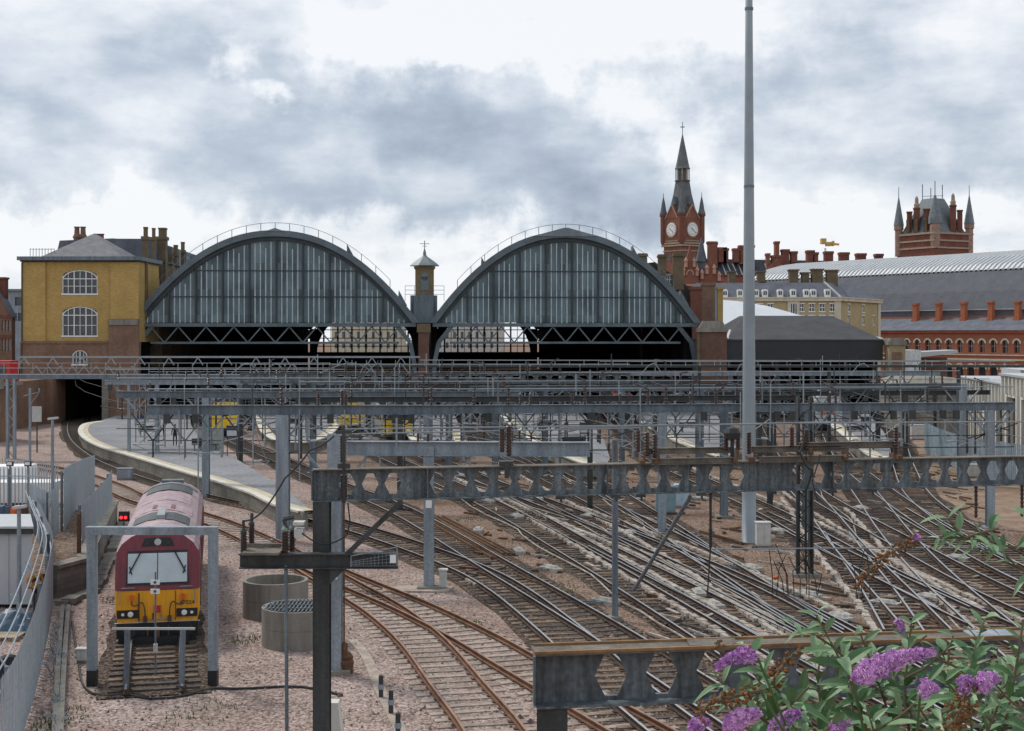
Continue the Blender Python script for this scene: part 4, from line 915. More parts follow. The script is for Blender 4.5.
# ---------------------------------------------------------------- railway tracks
def sleeper_mesh(m_, w_=2.5, seats=True):
    m = MB(); m.box(-w_ / 2, w_ / 2, -.125, .125, -.06, .03, 0)
    if seats:
        for s in (-.74, .74): m.box(s - .14, s + .14, -.08, .08, .03, .06, 1)
    me = bpy.data.meshes.new('sleeper'); me.from_pydata(m.v, [], m.f); me.materials.append(m_); me.materials.append(rail_dark); me.polygons.foreach_set('material_index', m.mi); return me
SL_C = [sleeper_mesh(concrete_s), sleeper_mesh(mat('sleeper drab', (.27, .225, .19), .9, 0, .3, 2, fine=.2, fscale=18))]
SL_T = [sleeper_mesh(timber), sleeper_mesh(mat('sleeper brown', (.19, .14, .105), .9, 0, .35, 2, fine=.2, fscale=18))]
CENT = {}
def rail_mesh(pts, off, z0, side, top, name, parent):
    prof = [(-.07, 0), (-.07, .015), (-.012, .035), (-.012, .11), (-.036, .12), (-.036, .155), (.036, .155), (.036, .12), (.012, .11), (.012, .035), (.07, .015), (.07, 0)]
    n = len(prof); V = []; FS = []; MI = []
    for i, p in enumerate(pts):
        d = (pts[min(i + 1, len(pts) - 1)] - pts[max(i - 1, 0)]).normalized(); s = Vector((d.y, -d.x, 0))
        for a, z in prof: V.append(p + s * (off + a) + Vector((0, 0, z0 + z)))
    for i in range(len(pts) - 1):
        for k in range(n):
            FS.append((i * n + k, i * n + (k + 1) % n, (i + 1) * n + (k + 1) % n, (i + 1) * n + k)); MI.append(1 if k == 5 else 0)
    FS.append(tuple(range(n))); MI.append(0); FS.append(tuple(range((len(pts) - 1) * n + n - 1, (len(pts) - 1) * n - 1, -1))); MI.append(0)
    m = MB(); m.add(V, FS); m.mi = MI; return m.build(name, [side, top], parent)
tn = 0
def track(key, label, px, kind='main', sl='t', bed=None, sleepers=True, lim=90):
    global tn
    pts = [G(*p) if len(p) == 2 else Vector(p) for p in px]; cl = spline(pts, .65); CENT[key] = cl; dz = tn * .004; tn += 1
    base = min(cl, key=lambda p: p.y); T = thing('railway_track', label, 'railway track', (base.x, base.y, 0), 0, 'railway tracks of the station throat', world=True); o = Vector((base.x, base.y, 0))
    cr_ = cl[::2] if (len(cl) % 2) else cl[::2] + [cl[-1]]
    side, top = (rail_rust, rail_top_r) if kind == 'rust' else (rail_dark, rail_top)
    for s in (-1, 1): rail_mesh(cr_, s * .7535, .045 + dz, side, top, 'rail', T)
    if bed:
        m = MB(); V = []; 
        for i, p in enumerate(cr_):
            d = (cr_[min(i + 1, len(cr_) - 1)] - cr_[max(i - 1, 0)]).normalized(); s = Vector((d.y, -d.x, 0)); ww = 1.5 + .10 * math.sin(i * .37) + .08 * math.sin(i * .91) + random.uniform(-.07, .07)
            V += [p + s * -ww + Vector((0, 0, .006 + dz * .5)), p + s * ww + Vector((0, 0, .006 + dz * .5))]
        m.add(V, [(2 * i, 2 * i + 1, 2 * i + 3, 2 * i + 2) for i in range(len(cr_) - 1)]); m.build('ballast_bed', bed, T)
    if sleepers:
        ms = SL_T if sl == 't' else SL_C
        vis = sorted([i for i in range(1, len(cl) - 1) if cl[i].y > 32], key=lambda i: cl[i].y)
        far = MB()
        for c_, i in enumerate(vis):
            p = cl[i]; d = (cl[i + 1] - cl[i - 1]).normalized(); a = math.atan2(d.y, d.x) - math.pi / 2 + random.uniform(-.02, .02)
            if c_ < lim:
                q_ = bpy.data.objects.new('sleeper', random.choice(ms)); COL.objects.link(q_); q_.parent = T; q_.location = p - o + Vector((random.uniform(-.04, .04), 0, dz + random.uniform(-.001, .001))); q_.rotation_euler = (0, 0, a)
            else:
                far.M = Matrix.Translation(p + Vector((0, 0, dz))) @ Matrix.Rotation(a, 4, 'Z'); far.box(-1.25, 1.25, -.125, .125, -.02, .03)
        far.M = None
        if far.v: tag(far.build('sleepers_beyond', timber if sl == 't' else concrete_s, T), kind='stuff')
    return T
track('A', 'rusty siding track nearest the concrete wells, curving down to the bottom edge', [(505, 755), (491, 731), (458, 690), (422, 645), (384, 613), (345, 590), (279, 553), (215, 524), (137, 500), (112, 488), (70, 474), (20, 465)], 'rust', 'c')
track('B', 'rusty track branching right from the siding beside the wells', [(672, 755), (630, 731), (560, 691), (508, 661), (481, 645), (416, 612), (381, 597), (345, 582), (300, 562), (277, 552)], 'rust', 'c')
track('C', 'track hugging the curved left platform into the tunnel', [(700, 755), (620, 690), (561, 635), (486, 580), (405, 547), (342, 527), (270, 508), (200, 492), (150, 478), (112, 464), (90, 451), (78, 439), (75, 426), (80, 413)], 'main', 't', bal_dark)
track('D', 'track running up beside the right flank of the curved left platform', [(790, 755), (690, 690), (605, 635), (500, 572), (400, 513), (330, 484), (285, 464), (252, 450), (228, 438), (216, 426), (209, 410), (207, 398)], 'main', 't', bal_dark)
track('E', 'track leading to the yellow-fronted train left of centre', [(900, 760), (790, 690), (700, 632), (600, 570), (500, 512), (430, 478), (382, 456), (356, 438), (347, 424), (347, 404), (349, 394)], 'main', 't', bal_dark)
track('E2', 'track leading to the wider yellow-fronted train beside it', [(1010, 760), (870, 690), (760, 630), (650, 570), (560, 520), (480, 480), (430, 460), (398, 443), (387, 430), (386, 404), (387, 394)], 'main', 't', bal_dark)
track('F', 'track passing left of the tall floodlight mast base', [(1040, 760), (930, 695), (808, 625), (700, 558), (600, 506), (530, 470), (495, 450), (477, 432), (468, 412), (466, 398)], 'main', 't', bal_dark)
track('F2', 'track joining the floodlight mast track from the left of the central platform', [(850, 650), (795, 617), (730, 576), (660, 527), (600, 488), (550, 463), (512, 442), (492, 425), (483, 408), (480, 398)], 'main', 't', bal_dark)
track('G', 'track passing right behind the tall floodlight mast', [(1120, 690), (980, 625), (860, 565), (770, 515), (705, 485), (662, 465), (640, 448), (620, 425), (610, 410), (604, 398)], 'main', 't', bal_dark)
track('H', 'track along the right side of the fourth platform', [(1120, 650), (1000, 598), (900, 545), (820, 500), (780, 470), (762, 445), (753, 422), (748, 405)], 'main', 't', bal_dark)
track('H2', 'track leading to the train with an orange front', [(1130, 625), (1024, 580), (935, 530), (888, 498), (853, 470), (836, 447), (828, 430), (823, 410), (821, 398)], 'main', 't', bal_dark)
track('I', 'outermost right track beside the spoil bank', [(1130, 600), (1040, 570), (960, 530), (920, 500), (905, 472), (898, 448), (893, 425), (890, 412)], 'main', 't', bal_dark)
track('X1', 'crossover track slanting below the big castellated beam, left of the lattice of points', [(470, 478), (560, 512), (660, 552), (770, 602), (860, 650), (960, 712), (1010, 745)], 'main', 't', None, True, 60)
track('X3', 'steep crossover track at the right under the castellated beam', [(852, 478), (872, 505), (898, 540), (935, 580), (985, 625), (1060, 690)], 'main', 't', None, True, 60)
track('X4', 'crossover track slanting steeply just right of the dark laced mast', [(782, 474), (815, 508), (850, 552), (895, 600), (945, 655), (1000, 715)], 'main', 't', None, True, 60)
track('L', 'short siding track under the maroon locomotive', [(154, 697), (154.5, 680), (156, 640), (160, 590), (166, 545), (175, 500)], 'main', 't', bal_dark)

def offset_strip(name, label, cat, key, off, i0, i1, grp=None, dx=0):
    cl = CENT[key]; m = MB(); i = i0; ys = [k_ for k_ in range(len(cl)) if i0 <= cl[k_].y <= i1]
    if not ys: return
    for k_ in ys[1:-1]:
        d = (cl[k_ + 1] - cl[k_ - 1]).normalized(); s = Vector((d.y, -d.x, 0)); p = cl[k_] + s * (off + random.uniform(-.07, .07))
        m.bar(p - d * .29 + Vector((0, 0, .06)), p + d * .29 + Vector((0, 0, .06 + random.uniform(-.012, .012))), random.uniform(.16, .27), .2)
    b = cl[ys[0]]
    tag(m.build(name, mat('trough concrete', (.47, .44, .40), .9, 0, .35, 1.5, col2=(.24, .19, .15), fine=.3, fscale=12) if 'trough concrete' not in MT else MT['trough concrete'], None, off=(b.x, b.y, 0)), label, cat, grp)
TG = 'concrete cable troughs between the tracks'
for lab, key, off, a, b in (('pale cable trough left of the track to the wider yellow-fronted train', 'E2', -1.6, 40, 100), ('pale cable trough running beside the first crossover', 'X1', 1.55, 42, 90),
                            ('pale cable trough along the left of the floodlight mast track', 'F', -1.6, 44, 110), ('pale cable trough left of the right hand crossover', 'X4', -1.6, 44, 80),
                            ('pale cable trough beside the track to the smaller yellow-fronted train', 'E', 1.7, 40, 85), ('pale cable trough right of the first crossover', 'X1', -1.6, 48, 80),
                            ('pale cable trough right of the mast along the far track', 'G', 1.6, 45, 110), ('pale cable trough under the purple-topped shrub side', 'X4', 1.6, 42, 85), ('pale cable trough left of the fourth platform track', 'H', -1.7, 50, 110)):
    offset_strip('cable_trough', lab, 'cable trough', key, off, a, b, TG)
# extra bright check and switch rails inside the points
for key, o1, a, b, lab in (('F', .35, 46, 75, 'pair of bright switch rails in the floodlight mast track'), ('E2', -.3, 42, 66, 'pair of bright switch rails in the wider train track'), ('X4', .4, 46, 70, 'pair of bright switch rails in the right hand crossover'), ('G', -.35, 50, 78, 'pair of bright switch rails right of the mast'), ('X1', .3, 44, 70, 'pair of bright switch rails in the first crossover'), ('H2', -.3, 52, 80, 'pair of bright switch rails in the right hand track')):
    cl = [p for p in CENT[key] if a < p.y < b][::2]; T = thing('switch_rails', lab, 'rails', (cl[0].x, cl[0].y, 0), 0, 'switch rails in the points', world=True)
    n_ = len(cl)
    for s in (-1, 1):
        pts = []
        for i, p in enumerate(cl):
            d = (cl[min(i + 1, n_ - 1)] - cl[max(i - 1, 0)]).normalized(); sd_ = Vector((d.y, -d.x, 0)); pts.append(p + sd_ * (s * .6 + o1 * 2.2 * (i / n_) ** 1.5 * (1 if s > 0 else .9)))
        rail_mesh(pts, 0, .043 + .12 * .02, rail_dark, rail_top, 'rail', T)
# loose rusty rails lying between tracks
for i, (a, b, lab) in enumerate((((432, 518), (503, 556), 'bundle of loose rusty rails lying between two tracks'), ((430, 524), (492, 560), 'second bundle of loose rusty rails beside the first'), ((700, 533), (742, 545), 'short loose rusty rail near the floodlight mast'), ((850, 500), (872, 512), 'loose rusty rail near the right hand points'))):
    m = MB(); A_, B_ = G(*a), G(*b)
    for j in range(3 if i < 2 else 1): m.bar(A_ + Vector((j * .3, 0, .08)), B_ + Vector((j * .26, 0, .08)), .1, .14)
    tag(m.build('loose_rail', rust, None, off=A_), lab, 'rail')
# orange hoses
for i, (a, b) in enumerate((((700, 627), (745, 616)), ((612, 491), (652, 488)), ((700, 633), (720, 628)))): pass
for lab, pts in (('orange cable end near the black insulator rods', [(757, 582), (770, 580), (778, 578)]),):
    m = MB(); pp = [G(*p) + Vector((0, 0, .05)) for p in pts]; m.path(pp, .05, 6); tag(m.build('cable', orange, None, off=pp[0]), lab, 'cable')

pm0 = None
PM = [(478, 532), (519, 553), (551, 571), (489, 503), (517, 518), (752, 570), (630, 535), (714, 607), (699, 595), (808, 597), (778, 533), (861, 510), (590, 518), (605, 604), (930, 600), (430, 500), (700, 500), (640, 500), (885, 606), (840, 620), (540, 500), (958, 560)]
WH = ['beside the loose rusty rails', 'between two tracks left of the big beam post', 'just left of the thin grey post', 'right under the castellated beam, left half', 'below the castellated beam near the first points', 'in front of the floodlight mast', 'between the thin post and the slanted strut', 'left of the purple blossoms', 'above the near beam left of the blossoms', 'by the thin black rods', 'just right of the floodlight mast base', 'under the beam at the right hand points', 'beside the dark post under the beam', 'just above the near beam', 'near the brown flower spike', 'under the left part of the castellated beam', 'behind the castellated beam below the mast', 'beside the blue cabinet', 'left of the brown flower spike', 'above the shrub tips', 'behind the castellated beam near its middle', 'beside the right hand curve']
for i, (px, py) in enumerate(PM):
    p = G(px, py); 
    if pm0 is None:
        T = thing('point_machine', '', 'point machine', p, .5, 'grey point machines by the tracks'); m = MB()
        m.box(-.55, .55, -.22, .22, 0, .16); m.pyramid(-.42, .42, -.17, .17, .16, .25, .32, .1); m.build('housing', mat('machine grey', (.36, .35, .32), .7, 0, .35, 4), T)
        m = MB(); m.bar((.3, .2, .1), (.9, 1.0, .08), .06, .05); m.bar((-.1, .2, .1), (.5, 1.0, .08), .06, .05); m.build('drive_rod', steel, T); pm0 = T
    else: T = copy_tree(pm0); T.location = p
    T.rotation_euler = (0, 0, 2.0 + random.uniform(-.5, .5)); T['label'] = 'pale point machine box ' + WH[i]

# ---------------------------------------------------------------- platforms
def platform(name, label, poly, back, edge_n, copw=.38, strip=.55, th=.95):
    """poly: outline pixels on the platform surface from front left round to the right; back: rest far away"""
    pts = [G(a, b, th) for a, b in poly]; allp = pts + [Vector(v) for v in back]
    c_ = pts[0]; T = thing(name, label, 'platform', (c_.x, c_.y, 0), 0, 'station platforms', world=True)
    m = MB(); m.slab([(p.x, p.y) for p in allp], 0, th - .06, 0); 
    ct = Vector((sum(p.x for p in allp) / len(allp), sum(p.y for p in allp) / len(allp), 0))
    m.build('retaining_wall', block, T)
    m = MB(); m.slab([(p.x, p.y) for p in allp], th - .06, th - .012); m.build('surface', paving, T)
    # coping and strip follow the visible edge
    area = sum(allp[i].x * allp[(i + 1) % len(allp)].y - allp[(i + 1) % len(allp)].x * allp[i].y for i in range(len(allp)))
    sg = 1 if area > 0 else -1
    sm_ = spline([Vector((p.x, p.y, 0)) for p in pts[:edge_n]], 1.2)
    def strip_mesh(nm, a, b, z0, z1, mt_):
        m = MB(); V = []
        for i, p in enumerate(sm_):
            d = (sm_[min(i + 1, len(sm_) - 1)] - sm_[max(i - 1, 0)]).normalized(); s = Vector((-d.y, d.x, 0)) * sg
            V += [p + s * a + Vector((0, 0, z0)), p + s * a + Vector((0, 0, z1)), p + s * b + Vector((0, 0, z1)), p + s * b + Vector((0, 0, z0))]
        FS = []
        for i in range(len(sm_) - 1):
            for k_ in range(4): FS.append((4 * i + k_, 4 * i + (k_ + 1) % 4, 4 * i + 4 + (k_ + 1) % 4, 4 * i + 4 + k_))
        m.add(V, FS); return m.build(nm, mt_, T)
    strip_mesh('coping', -.08, copw, th - .1, th + .004, coping); strip_mesh('cream_strip', copw + .002, copw + strip, th - .05, th + .002, tactile)
    return T
PY = 300
def shedx(lx, ly): v = DIV + Matrix.Rotation(ANG, 3, 'Z') @ Vector((lx, ly, 0)); return (v.x, v.y, 0)
platform('platform', 'broad curved grey platform with cream edge sweeping from the tunnel to the left portal', [(99, 421), (86, 423), (79, 429), (83, 437), (100, 446), (130, 455), (160, 464), (190, 473), (215, 480), (235, 487), (250, 492), (275, 504), (303, 512), (308, 508), (290, 492), (262, 474), (235, 458), (212, 447), (198, 436), (191, 425), (190, 416)], [shedx(-33.5, 60), shedx(-34.5, 4), (G(112, 418, .95).x, 155.6, 0), (G(104, 418, .95).x, 155.6, 0)], 13, strip=.45)
platform('platform', 'grey platform with a rounded cream nose left of the yellow-fronted trains', [(256, 413), (258, 424), (265, 434), (282, 441), (302, 442), (322, 438), (335, 430), (340, 420), (338, 412)], [shedx(-18, 60), shedx(-28, 60)], 9, strip=.5)
platform('platform', 'narrow grey platform end between the wider yellow train and the central tracks', [(398, 412), (403, 425), (414, 441), (430, 448), (452, 450), (463, 446), (462, 432), (455, 416), (452, 410)], [shedx(-2, 60), shedx(-7, 60)], 7, strip=.5)
platform('platform', 'wide central platform with long sloping cream left edge', [(495, 408), (510, 424), (535, 442), (565, 456), (592, 466), (606, 465), (610, 458), (604, 440), (592, 424), (580, 410)], [shedx(14, 60), shedx(6, 60)], 5)
platform('platform', 'dark-walled platform left of the floodlight mast with a cream end', [(622, 408), (640, 421), (668, 437), (700, 450), (722, 457), (733, 454), (736, 446), (728, 430), (716, 414)], [shedx(24, 60), shedx(17, 60)], 5)
platform('platform', 'right hand platform with a rounded cream nose below the brick arcade', [(812, 408), (830, 424), (850, 440), (868, 454), (880, 459), (889, 456), (890, 446), (884, 432), (872, 418), (866, 408)], [(38, 190, 0), (31, 190, 0)], 6)
# right hand yard road and spoil
m = MB(); pl = [G(*p) for p in ((905, 455), (940, 500), (985, 520), (1060, 545), (1060, 480), (960, 440), (925, 425))]
m.slab([(p.x, p.y) for p in pl], -.02, .012); tag(m.build('dirt_path', mat('earth', (.25, .18, .13), .95, 0, .3, .6, fine=.2, fscale=8)), kind='structure')

# ---------------------------------------------------------------- steelwork
def castell(m, p, q, dep, fl, pitch, t=.02, skip=(), hf=.66, mi=0, top=1, rw=.37):
    p, q, d, a, b, l = m.frame(p, q); n = int(l / pitch); pitch = l / n; H = dep / 2 - .025
    m.bar(p + b * (dep / 2 - .0125), q + b * (dep / 2 - .0125), fl, .025, mi=top); m.bar(p - b * (dep / 2 - .0125), q - b * (dep / 2 - .0125), fl, .025, mi=mi)
    hh = dep * hf / 2; r = pitch * rw; rt = r * .38
    for i in range(n):
        c_ = p + d * (pitch * (i + .5))
        if i in skip: m.bar(c_ - d * pitch / 2, c_ + d * pitch / 2, t, 2 * H, mi=mi); continue
        hexa = [(-r, 0), (-rt, hh), (rt, hh), (r, 0), (rt, -hh), (-rt, -hh)]; L_ = pitch / 2
        quads = [[(-L_, H), (-rt, hh), (rt, hh), (L_, H)], [(-L_, 0), (-r, 0), (-rt, hh), (-L_, H)], [(L_, H), (rt, hh), (r, 0), (L_, 0)],
                 [(-L_, -H), (-rt, -hh), (-r, 0), (-L_, 0)], [(L_, 0), (r, 0), (rt, -hh), (L_, -H)], [(L_, -H), (rt, -hh), (-rt, -hh), (-L_, -H)]]
        for sgn in (-1, 1):
            for qd in quads: m.add([c_ + d * x + b * z + a * (sgn * t / 2) for x, z in qd], [(0, 1, 2, 3)], mi)
        V = [c_ + d * x + b * z + a * (s_ * t / 2) for s_ in (-1, 1) for x, z in hexa]; m.add(V, [(j, (j + 1) % 6, 6 + (j + 1) % 6, 6 + j) for j in range(6)], mi)
def insul_prof(r, h, n_=8):
    pr = [(r * .6, 0)]
    for i in range(n_):
        z = h * (i + .3) / n_; pr += [(r * .68, z), (r, z + h * .03), (r * .97, z + h * .05), (r * .68, z + h * .075)]
    pr.append((r * .6, h)); return pr
def insulator(parent, p, r=.085, h=.6, up=1, mt_=None, cap=True):
    m = MB(); p = Vector(p); m.lathe(insul_prof(r, h), p if up > 0 else p - Vector((0, 0, h)), 10)
    o = m.build('insulator', mt_ or brown_ins, parent, smooth=False)
    if cap:
        m = MB(); z = h if up > 0 else -h; m.lathe([(.05, 0), (.06, .04), (.03, .12)], p + Vector((0, 0, z if up > 0 else z - .12)), 8); m.bar(p + Vector((-.12, 0, -.02 * up)), p + Vector((.12, 0, -.02 * up)), .16, .03); m.build('fitting', steel_l, o)
    return o
def onb(A, B, px):
    u = (px - 512) / F; t_ = (u * A.y - A.x) / ((B.x - A.x) - u * (B.y - A.y)); return A + (B - A) * t_
def arm(T, p, ln=1.3, side=1, reach=1.6, mt_=None, rod=.04):
    m = MB(); q_ = p + Vector((0, 0, -ln)); m.tube(p, q_, rod, 6); e_ = q_ + Vector((side * reach, .1, .15)); m.tube(q_ + Vector((0, 0, .1)), e_, rod * .6, 5); m.tube(p + Vector((0, 0, -ln * .25)), q_ + Vector((side * reach * .8, .08, .2)), rod * .6, 5)
    m.tube(e_, e_ + Vector((-side * reach * .45, 0, -.28)), rod * .5, 5)
    o = m.build('registration_arm', mt_ or tube_l, T); m = MB(); a_ = q_ + Vector((side * .12, .0, .12)); m.lathe(insul_prof(.075, .32, 4), a_, 8, axis=(e_ - q_)); m.build('insulator', white_ins, o)
def gantry(label, L_, R_, kind='I', dep=.45, fl=.3, mt_=None, posts=(), arms=(), ins=(), braces=(), cat='gantry', pitch=.56, skip=(), hang=(), group='overhead line gantries across the tracks', vert=(), wires=None):
    A = P(*L_); B = P(*R_); A.z -= dep / 2; B.z -= dep / 2; mt_ = mt_ or steel
    T = thing('catenary_gantry', label, cat, (A.x if not posts else onb(A, B, posts[0][0]).x, A.y, 0), 0, group, world=True)
    m = MB()
    if kind == 'I': m.ibeam(A, B, dep, fl, .03)
    elif kind == 'box': m.bar(A, B, fl, dep)
    else: castell(m, A, B, dep, fl, pitch, skip=skip, hf=.78 if A.y < 20 else .66, rw=.32 if A.y < 20 else .37)
    o = m.build('beam', [mt_, flange] if kind == 'C' else mt_, T)
    for ps in posts:
        p = onb(A, B, ps[0]); w_ = ps[1]; pm = ps[2] if len(ps) > 2 else mt_; zt_ = A.z - dep / 2 + (ps[3] if len(ps) > 3 else 0)
        m = MB(); m.hpost((p.x, p.y + (.32 if len(ps) > 3 else 0), 0), (p.x, p.y + (.32 if len(ps) > 3 else 0), zt_), w_, w_ * .9); m.box(p.x - w_ * .9, p.x + w_ * .9, p.y - w_ * .8, p.y + w_ * .8, 0, .12); m.build('post', pm, T)
        for s in (-1, 1):
            if len(ps) <= 3:
                m = MB(); m.bar((p.x + s * .05, p.y, zt_ - 1.3), onb(A, B, ps[0]) + Vector((s * 1.2, 0, -dep / 2)), .09, .09); m.build('knee_brace', pm, T)
    for a_ in arms:
        px, ln, sd_ = a_[:3]; arm(T, onb(A, B, px) + Vector((0, 0, -dep / 2)), ln, sd_, *a_[3:])
    for i_ in ins:
        px, h = i_[:2]; insulator(T, onb(A, B, px) + Vector((0, 0, dep / 2)), r=.06 if len(i_) < 3 else i_[2], h=h)
    for v_ in vert:
        px, up_, dn_ = v_; p = onb(A, B, px); m = MB(); m.tube(p + Vector((0, -fl / 2, up_)), p + Vector((0, -fl / 2, -dn_)), .035, 6); m.build('drop_tube', tube_l, T)
    if A.y > 60:
        rg_ = random.Random(int(A.y * 10)); px = min(L_[0], R_[0]) + 6
        while px < max(L_[0], R_[0]) - 4:
            p = onb(A, B, px); k_ = rg_.random(); up_ = Vector((0, 0, dep / 2)); m = MB(); mt2 = rg_.choice((steel_d, steel_d, steel, tube_l))
            if k_ < .3:
                h_ = rg_.uniform(.8, 2.2); m.tube(p - up_, p - up_ - Vector((0, 0, h_)), .04, 5); m.tube(p - up_ - Vector((0, 0, h_ * .8)), p - up_ - Vector((rg_.choice((-1, 1)) * rg_.uniform(.8, 1.8), 0, h_ * .55)), .035, 5); m.lathe(insul_prof(.09, .4, 4), p - up_ - Vector((0, 0, h_ + .4)), 8); m.build('dropper', mt2, T)
            elif k_ < .55:
                h_ = rg_.uniform(.5, .9); m.lathe(insul_prof(.09, h_, 5), p + up_, 8); m.tube(p + up_ + Vector((0, 0, h_)), p + up_ + Vector((rg_.uniform(-.8, .8), 0, h_ + rg_.uniform(0, .3))), .04, 5); m.build('insulator', brown_ins, T)
            elif k_ < .75:
                w2 = rg_.uniform(.5, 1.1); m.bar(p - up_ + Vector((-w2, 0, 0)), p - up_ + Vector((0, 0, -w2 * 1.3)), .06, .06); m.bar(p - up_ + Vector((w2, 0, 0)), p - up_ + Vector((0, 0, -w2 * 1.3)), .06, .06); m.tube(p - up_ + Vector((0, 0, -w2 * 1.2)), p - up_ + Vector((0, 0, -w2 * 1.2 - .9)), .045, 5); m.build('v_hanger', mt2, T)
            elif k_ < .9:
                m.box(p.x - .16, p.x + .14, p.y - .32, p.y - .16, p.z - dep / 2 - .42, p.z - dep / 2 + .02); m.build('junction_box', steel_d, T)
            else:
                m.tube(p + up_, p + up_ + Vector((0, 0, rg_.uniform(.8, 1.6))), .04, 5); m.build('upstand', mt2, T)
            px += rg_.uniform(7, 17)
        for dz_ in (-1.5, -2.1, 1.0):
            m = MB(); m.tube(A + Vector((0, .1, dz_)), B + Vector((0, .1, dz_)), .028, 4); m.build('span_wire', steel_d if dz_ < 0 else tube_l, T)
    return T, A, B
def web(T, pts, r=.018, mt_=None, name='jumper_cable', sag=.0, n=8):
    m = MB(); pp = []
    for i in range(len(pts) - 1):
        for k_ in range(n):
            t_ = k_ / n; pp.append(Vector(pts[i]).lerp(Vector(pts[i + 1]), t_) + Vector((0, 0, -sag * 4 * t_ * (1 - t_))))
    pp.append(Vector(pts[-1])); m.path(pp, r, 5); return m.build(name, mt_ or black, T)

# nearest castellated beam, bottom right
T0_, A0, B0 = gantry('nearest gantry: short stretch of dark castellated beam with rusty top at the bottom right', (534, 650, 15.4), (1120, 630, 16.3), 'C', .60, .42, steel_m, pitch=.568, skip=(0,), cat='gantry')
m = MB(); p = onb(A0, B0, 552); m.hpost((p.x, p.y, 0), (p.x, p.y, A0.z - .3), .33, .33); m.build('post', steel_d, T0_)
p = onb(A0, B0, 1100); m = MB(); m.hpost((p.x, p.y, 0), (p.x, p.y, A0.z - .3), .33, .33); m.build('post', steel_d, T0_)
m = MB(); pa = onb(A0, B0, 534); 
for s in (-1, 1): m.bar(A0 + Vector((0, s * .2, .312)), B0 + Vector((0, s * .2, .312)), .04, .03)
m.build('top_angle', mat('edge rust', (.25, .15, .075), .8, 0, .4, 3), T0_)
m = MB(); m.box(A0.x - .01, A0.x + .015, A0.y - .2, A0.y + .2, A0.z - .27, A0.z + .27); m.build('end_plate', steel_m, T0_)
for px in (728, 1005):
    p = onb(A0, B0, px); m = MB(); m.box(p.x - .45, p.x + .1, p.y - .19, p.y + .19, p.z + .302, p.z + .32); m.build('splice_plate', flange if px < 900 else steel_l, T0_)

# second castellated beam (main one)
T1, A1, B1 = gantry('long grey castellated gantry beam crossing the picture at mid height on a dark left post', (313, 469, 34), (1150, 453, 38.4), 'C', .78, .42, steel_m, pitch=.545, skip=(0, 4, 20, 21), cat='gantry')
p = onb(A1, B1, 322); m = MB(); m.hpost((p.x, p.y, 0), (p.x, p.y, A1.z - .39), .40, .38); m.build('post', steel_d, T1)
p = onb(A1, B1, 1120); m = MB(); m.hpost((p.x, p.y, 0), (p.x, p.y, A1.z - .39), .40, .38); m.build('post', steel_d, T1)
m = MB(); m.box(A1.x - .02, A1.x + .01, A1.y - .2, A1.y + .2, A1.z - .36, A1.z + .36); m.build('end_plate', steel_m, T1)
for px in (428, 607, 832): m = MB(); p = onb(A1, B1, px); m.box(p.x - .015, p.x + .015, p.y - .2, p.y + .2, p.z - .36, p.z + .36); m.build('stiffener', steel_m, T1)
# low cross arm on its left post
CY = 33.6; q3 = CY / F
def cp(px, py, dy=0): return P(px, py, CY + dy)
m = MB(); m.ibeam(cp(240, 560.5), cp(398, 560.5), .36, .3, .03); m.build('cross_arm', steel_d, T1)
m = MB(); m.bar(cp(345, 556), cp(402, 501), .13, .12); m.build('diagonal_brace', steel_d, T1)
m = MB(); m.prism([((330 - 512) * q3, cp(0, 569).z), ((345 - 512) * q3, cp(0, 569).z), ((330 - 512) * q3, cp(0, 584).z)], CY - .05, CY + .05); m.build('gusset', steel_d, T1)
m = MB(); m.box((245 - 512) * q3, (282 - 512) * q3, CY - .5, CY + .5, cp(0, 552).z, cp(0, 551).z + .03); m.box((244 - 512) * q3, (281 - 512) * q3, CY + .35, CY + .45, cp(0, 552).z, cp(0, 546).z); m.build('insulator_shelf', flange, T1)
def bigins(px, py0, py1, dy, wd_, capmt=None):
    p0, p1 = cp(px, py1, dy), cp(px, py0, dy); h = p1.z - p0.z; m = MB(); m.lathe(insul_prof(wd_ * q3 * 1.12, h, 8), p0, 14); o = m.build('insulator', brown_ins, T1)
    m = MB(); m.lathe([(wd_ * q3 * .9, 0), (wd_ * q3 * .9, .05), (wd_ * q3 * .4, .12), (wd_ * q3 * .4, .25)], p1, 10); m.build('fitting', capmt or steel_d, o); return p1
bigins(243.5, 533, 555, 0, 3.6); bigins(251.5, 525, 547, .5, 3.4); g1 = mat('green verdigris', (.16, .22, .19), .6)
bigins(285, 531, 555, 0, 3.9, g1); bigins(292, 530, 552, .4, 3.4, g1)
m = MB(); m.tube(cp(243.5, 533), cp(243.5, 520), .035, 6); m.tube(cp(252, 524, .5), cp(252, 513, .5), .035, 6); m.tube(cp(287, 530), cp(284, 519), .05, 6); m.tube(cp(284, 519), cp(294, 517), .06, 6); m.build('terminal', steel_d, T1)
m = MB(); m.box((294 - 512) * q3, (303 - 512) * q3, CY, CY + .3, cp(0, 537).z, cp(0, 529).z); m.box((293 - 512) * q3, (304 - 512) * q3, CY - .05, CY + .3, cp(0, 525).z, cp(0, 522).z); m.build('switch_box', off_white, T1)
m = MB(); m.tube(cp(286, 565), cp(287, 760), .045, 6); m.build('conduit', steel, T1)
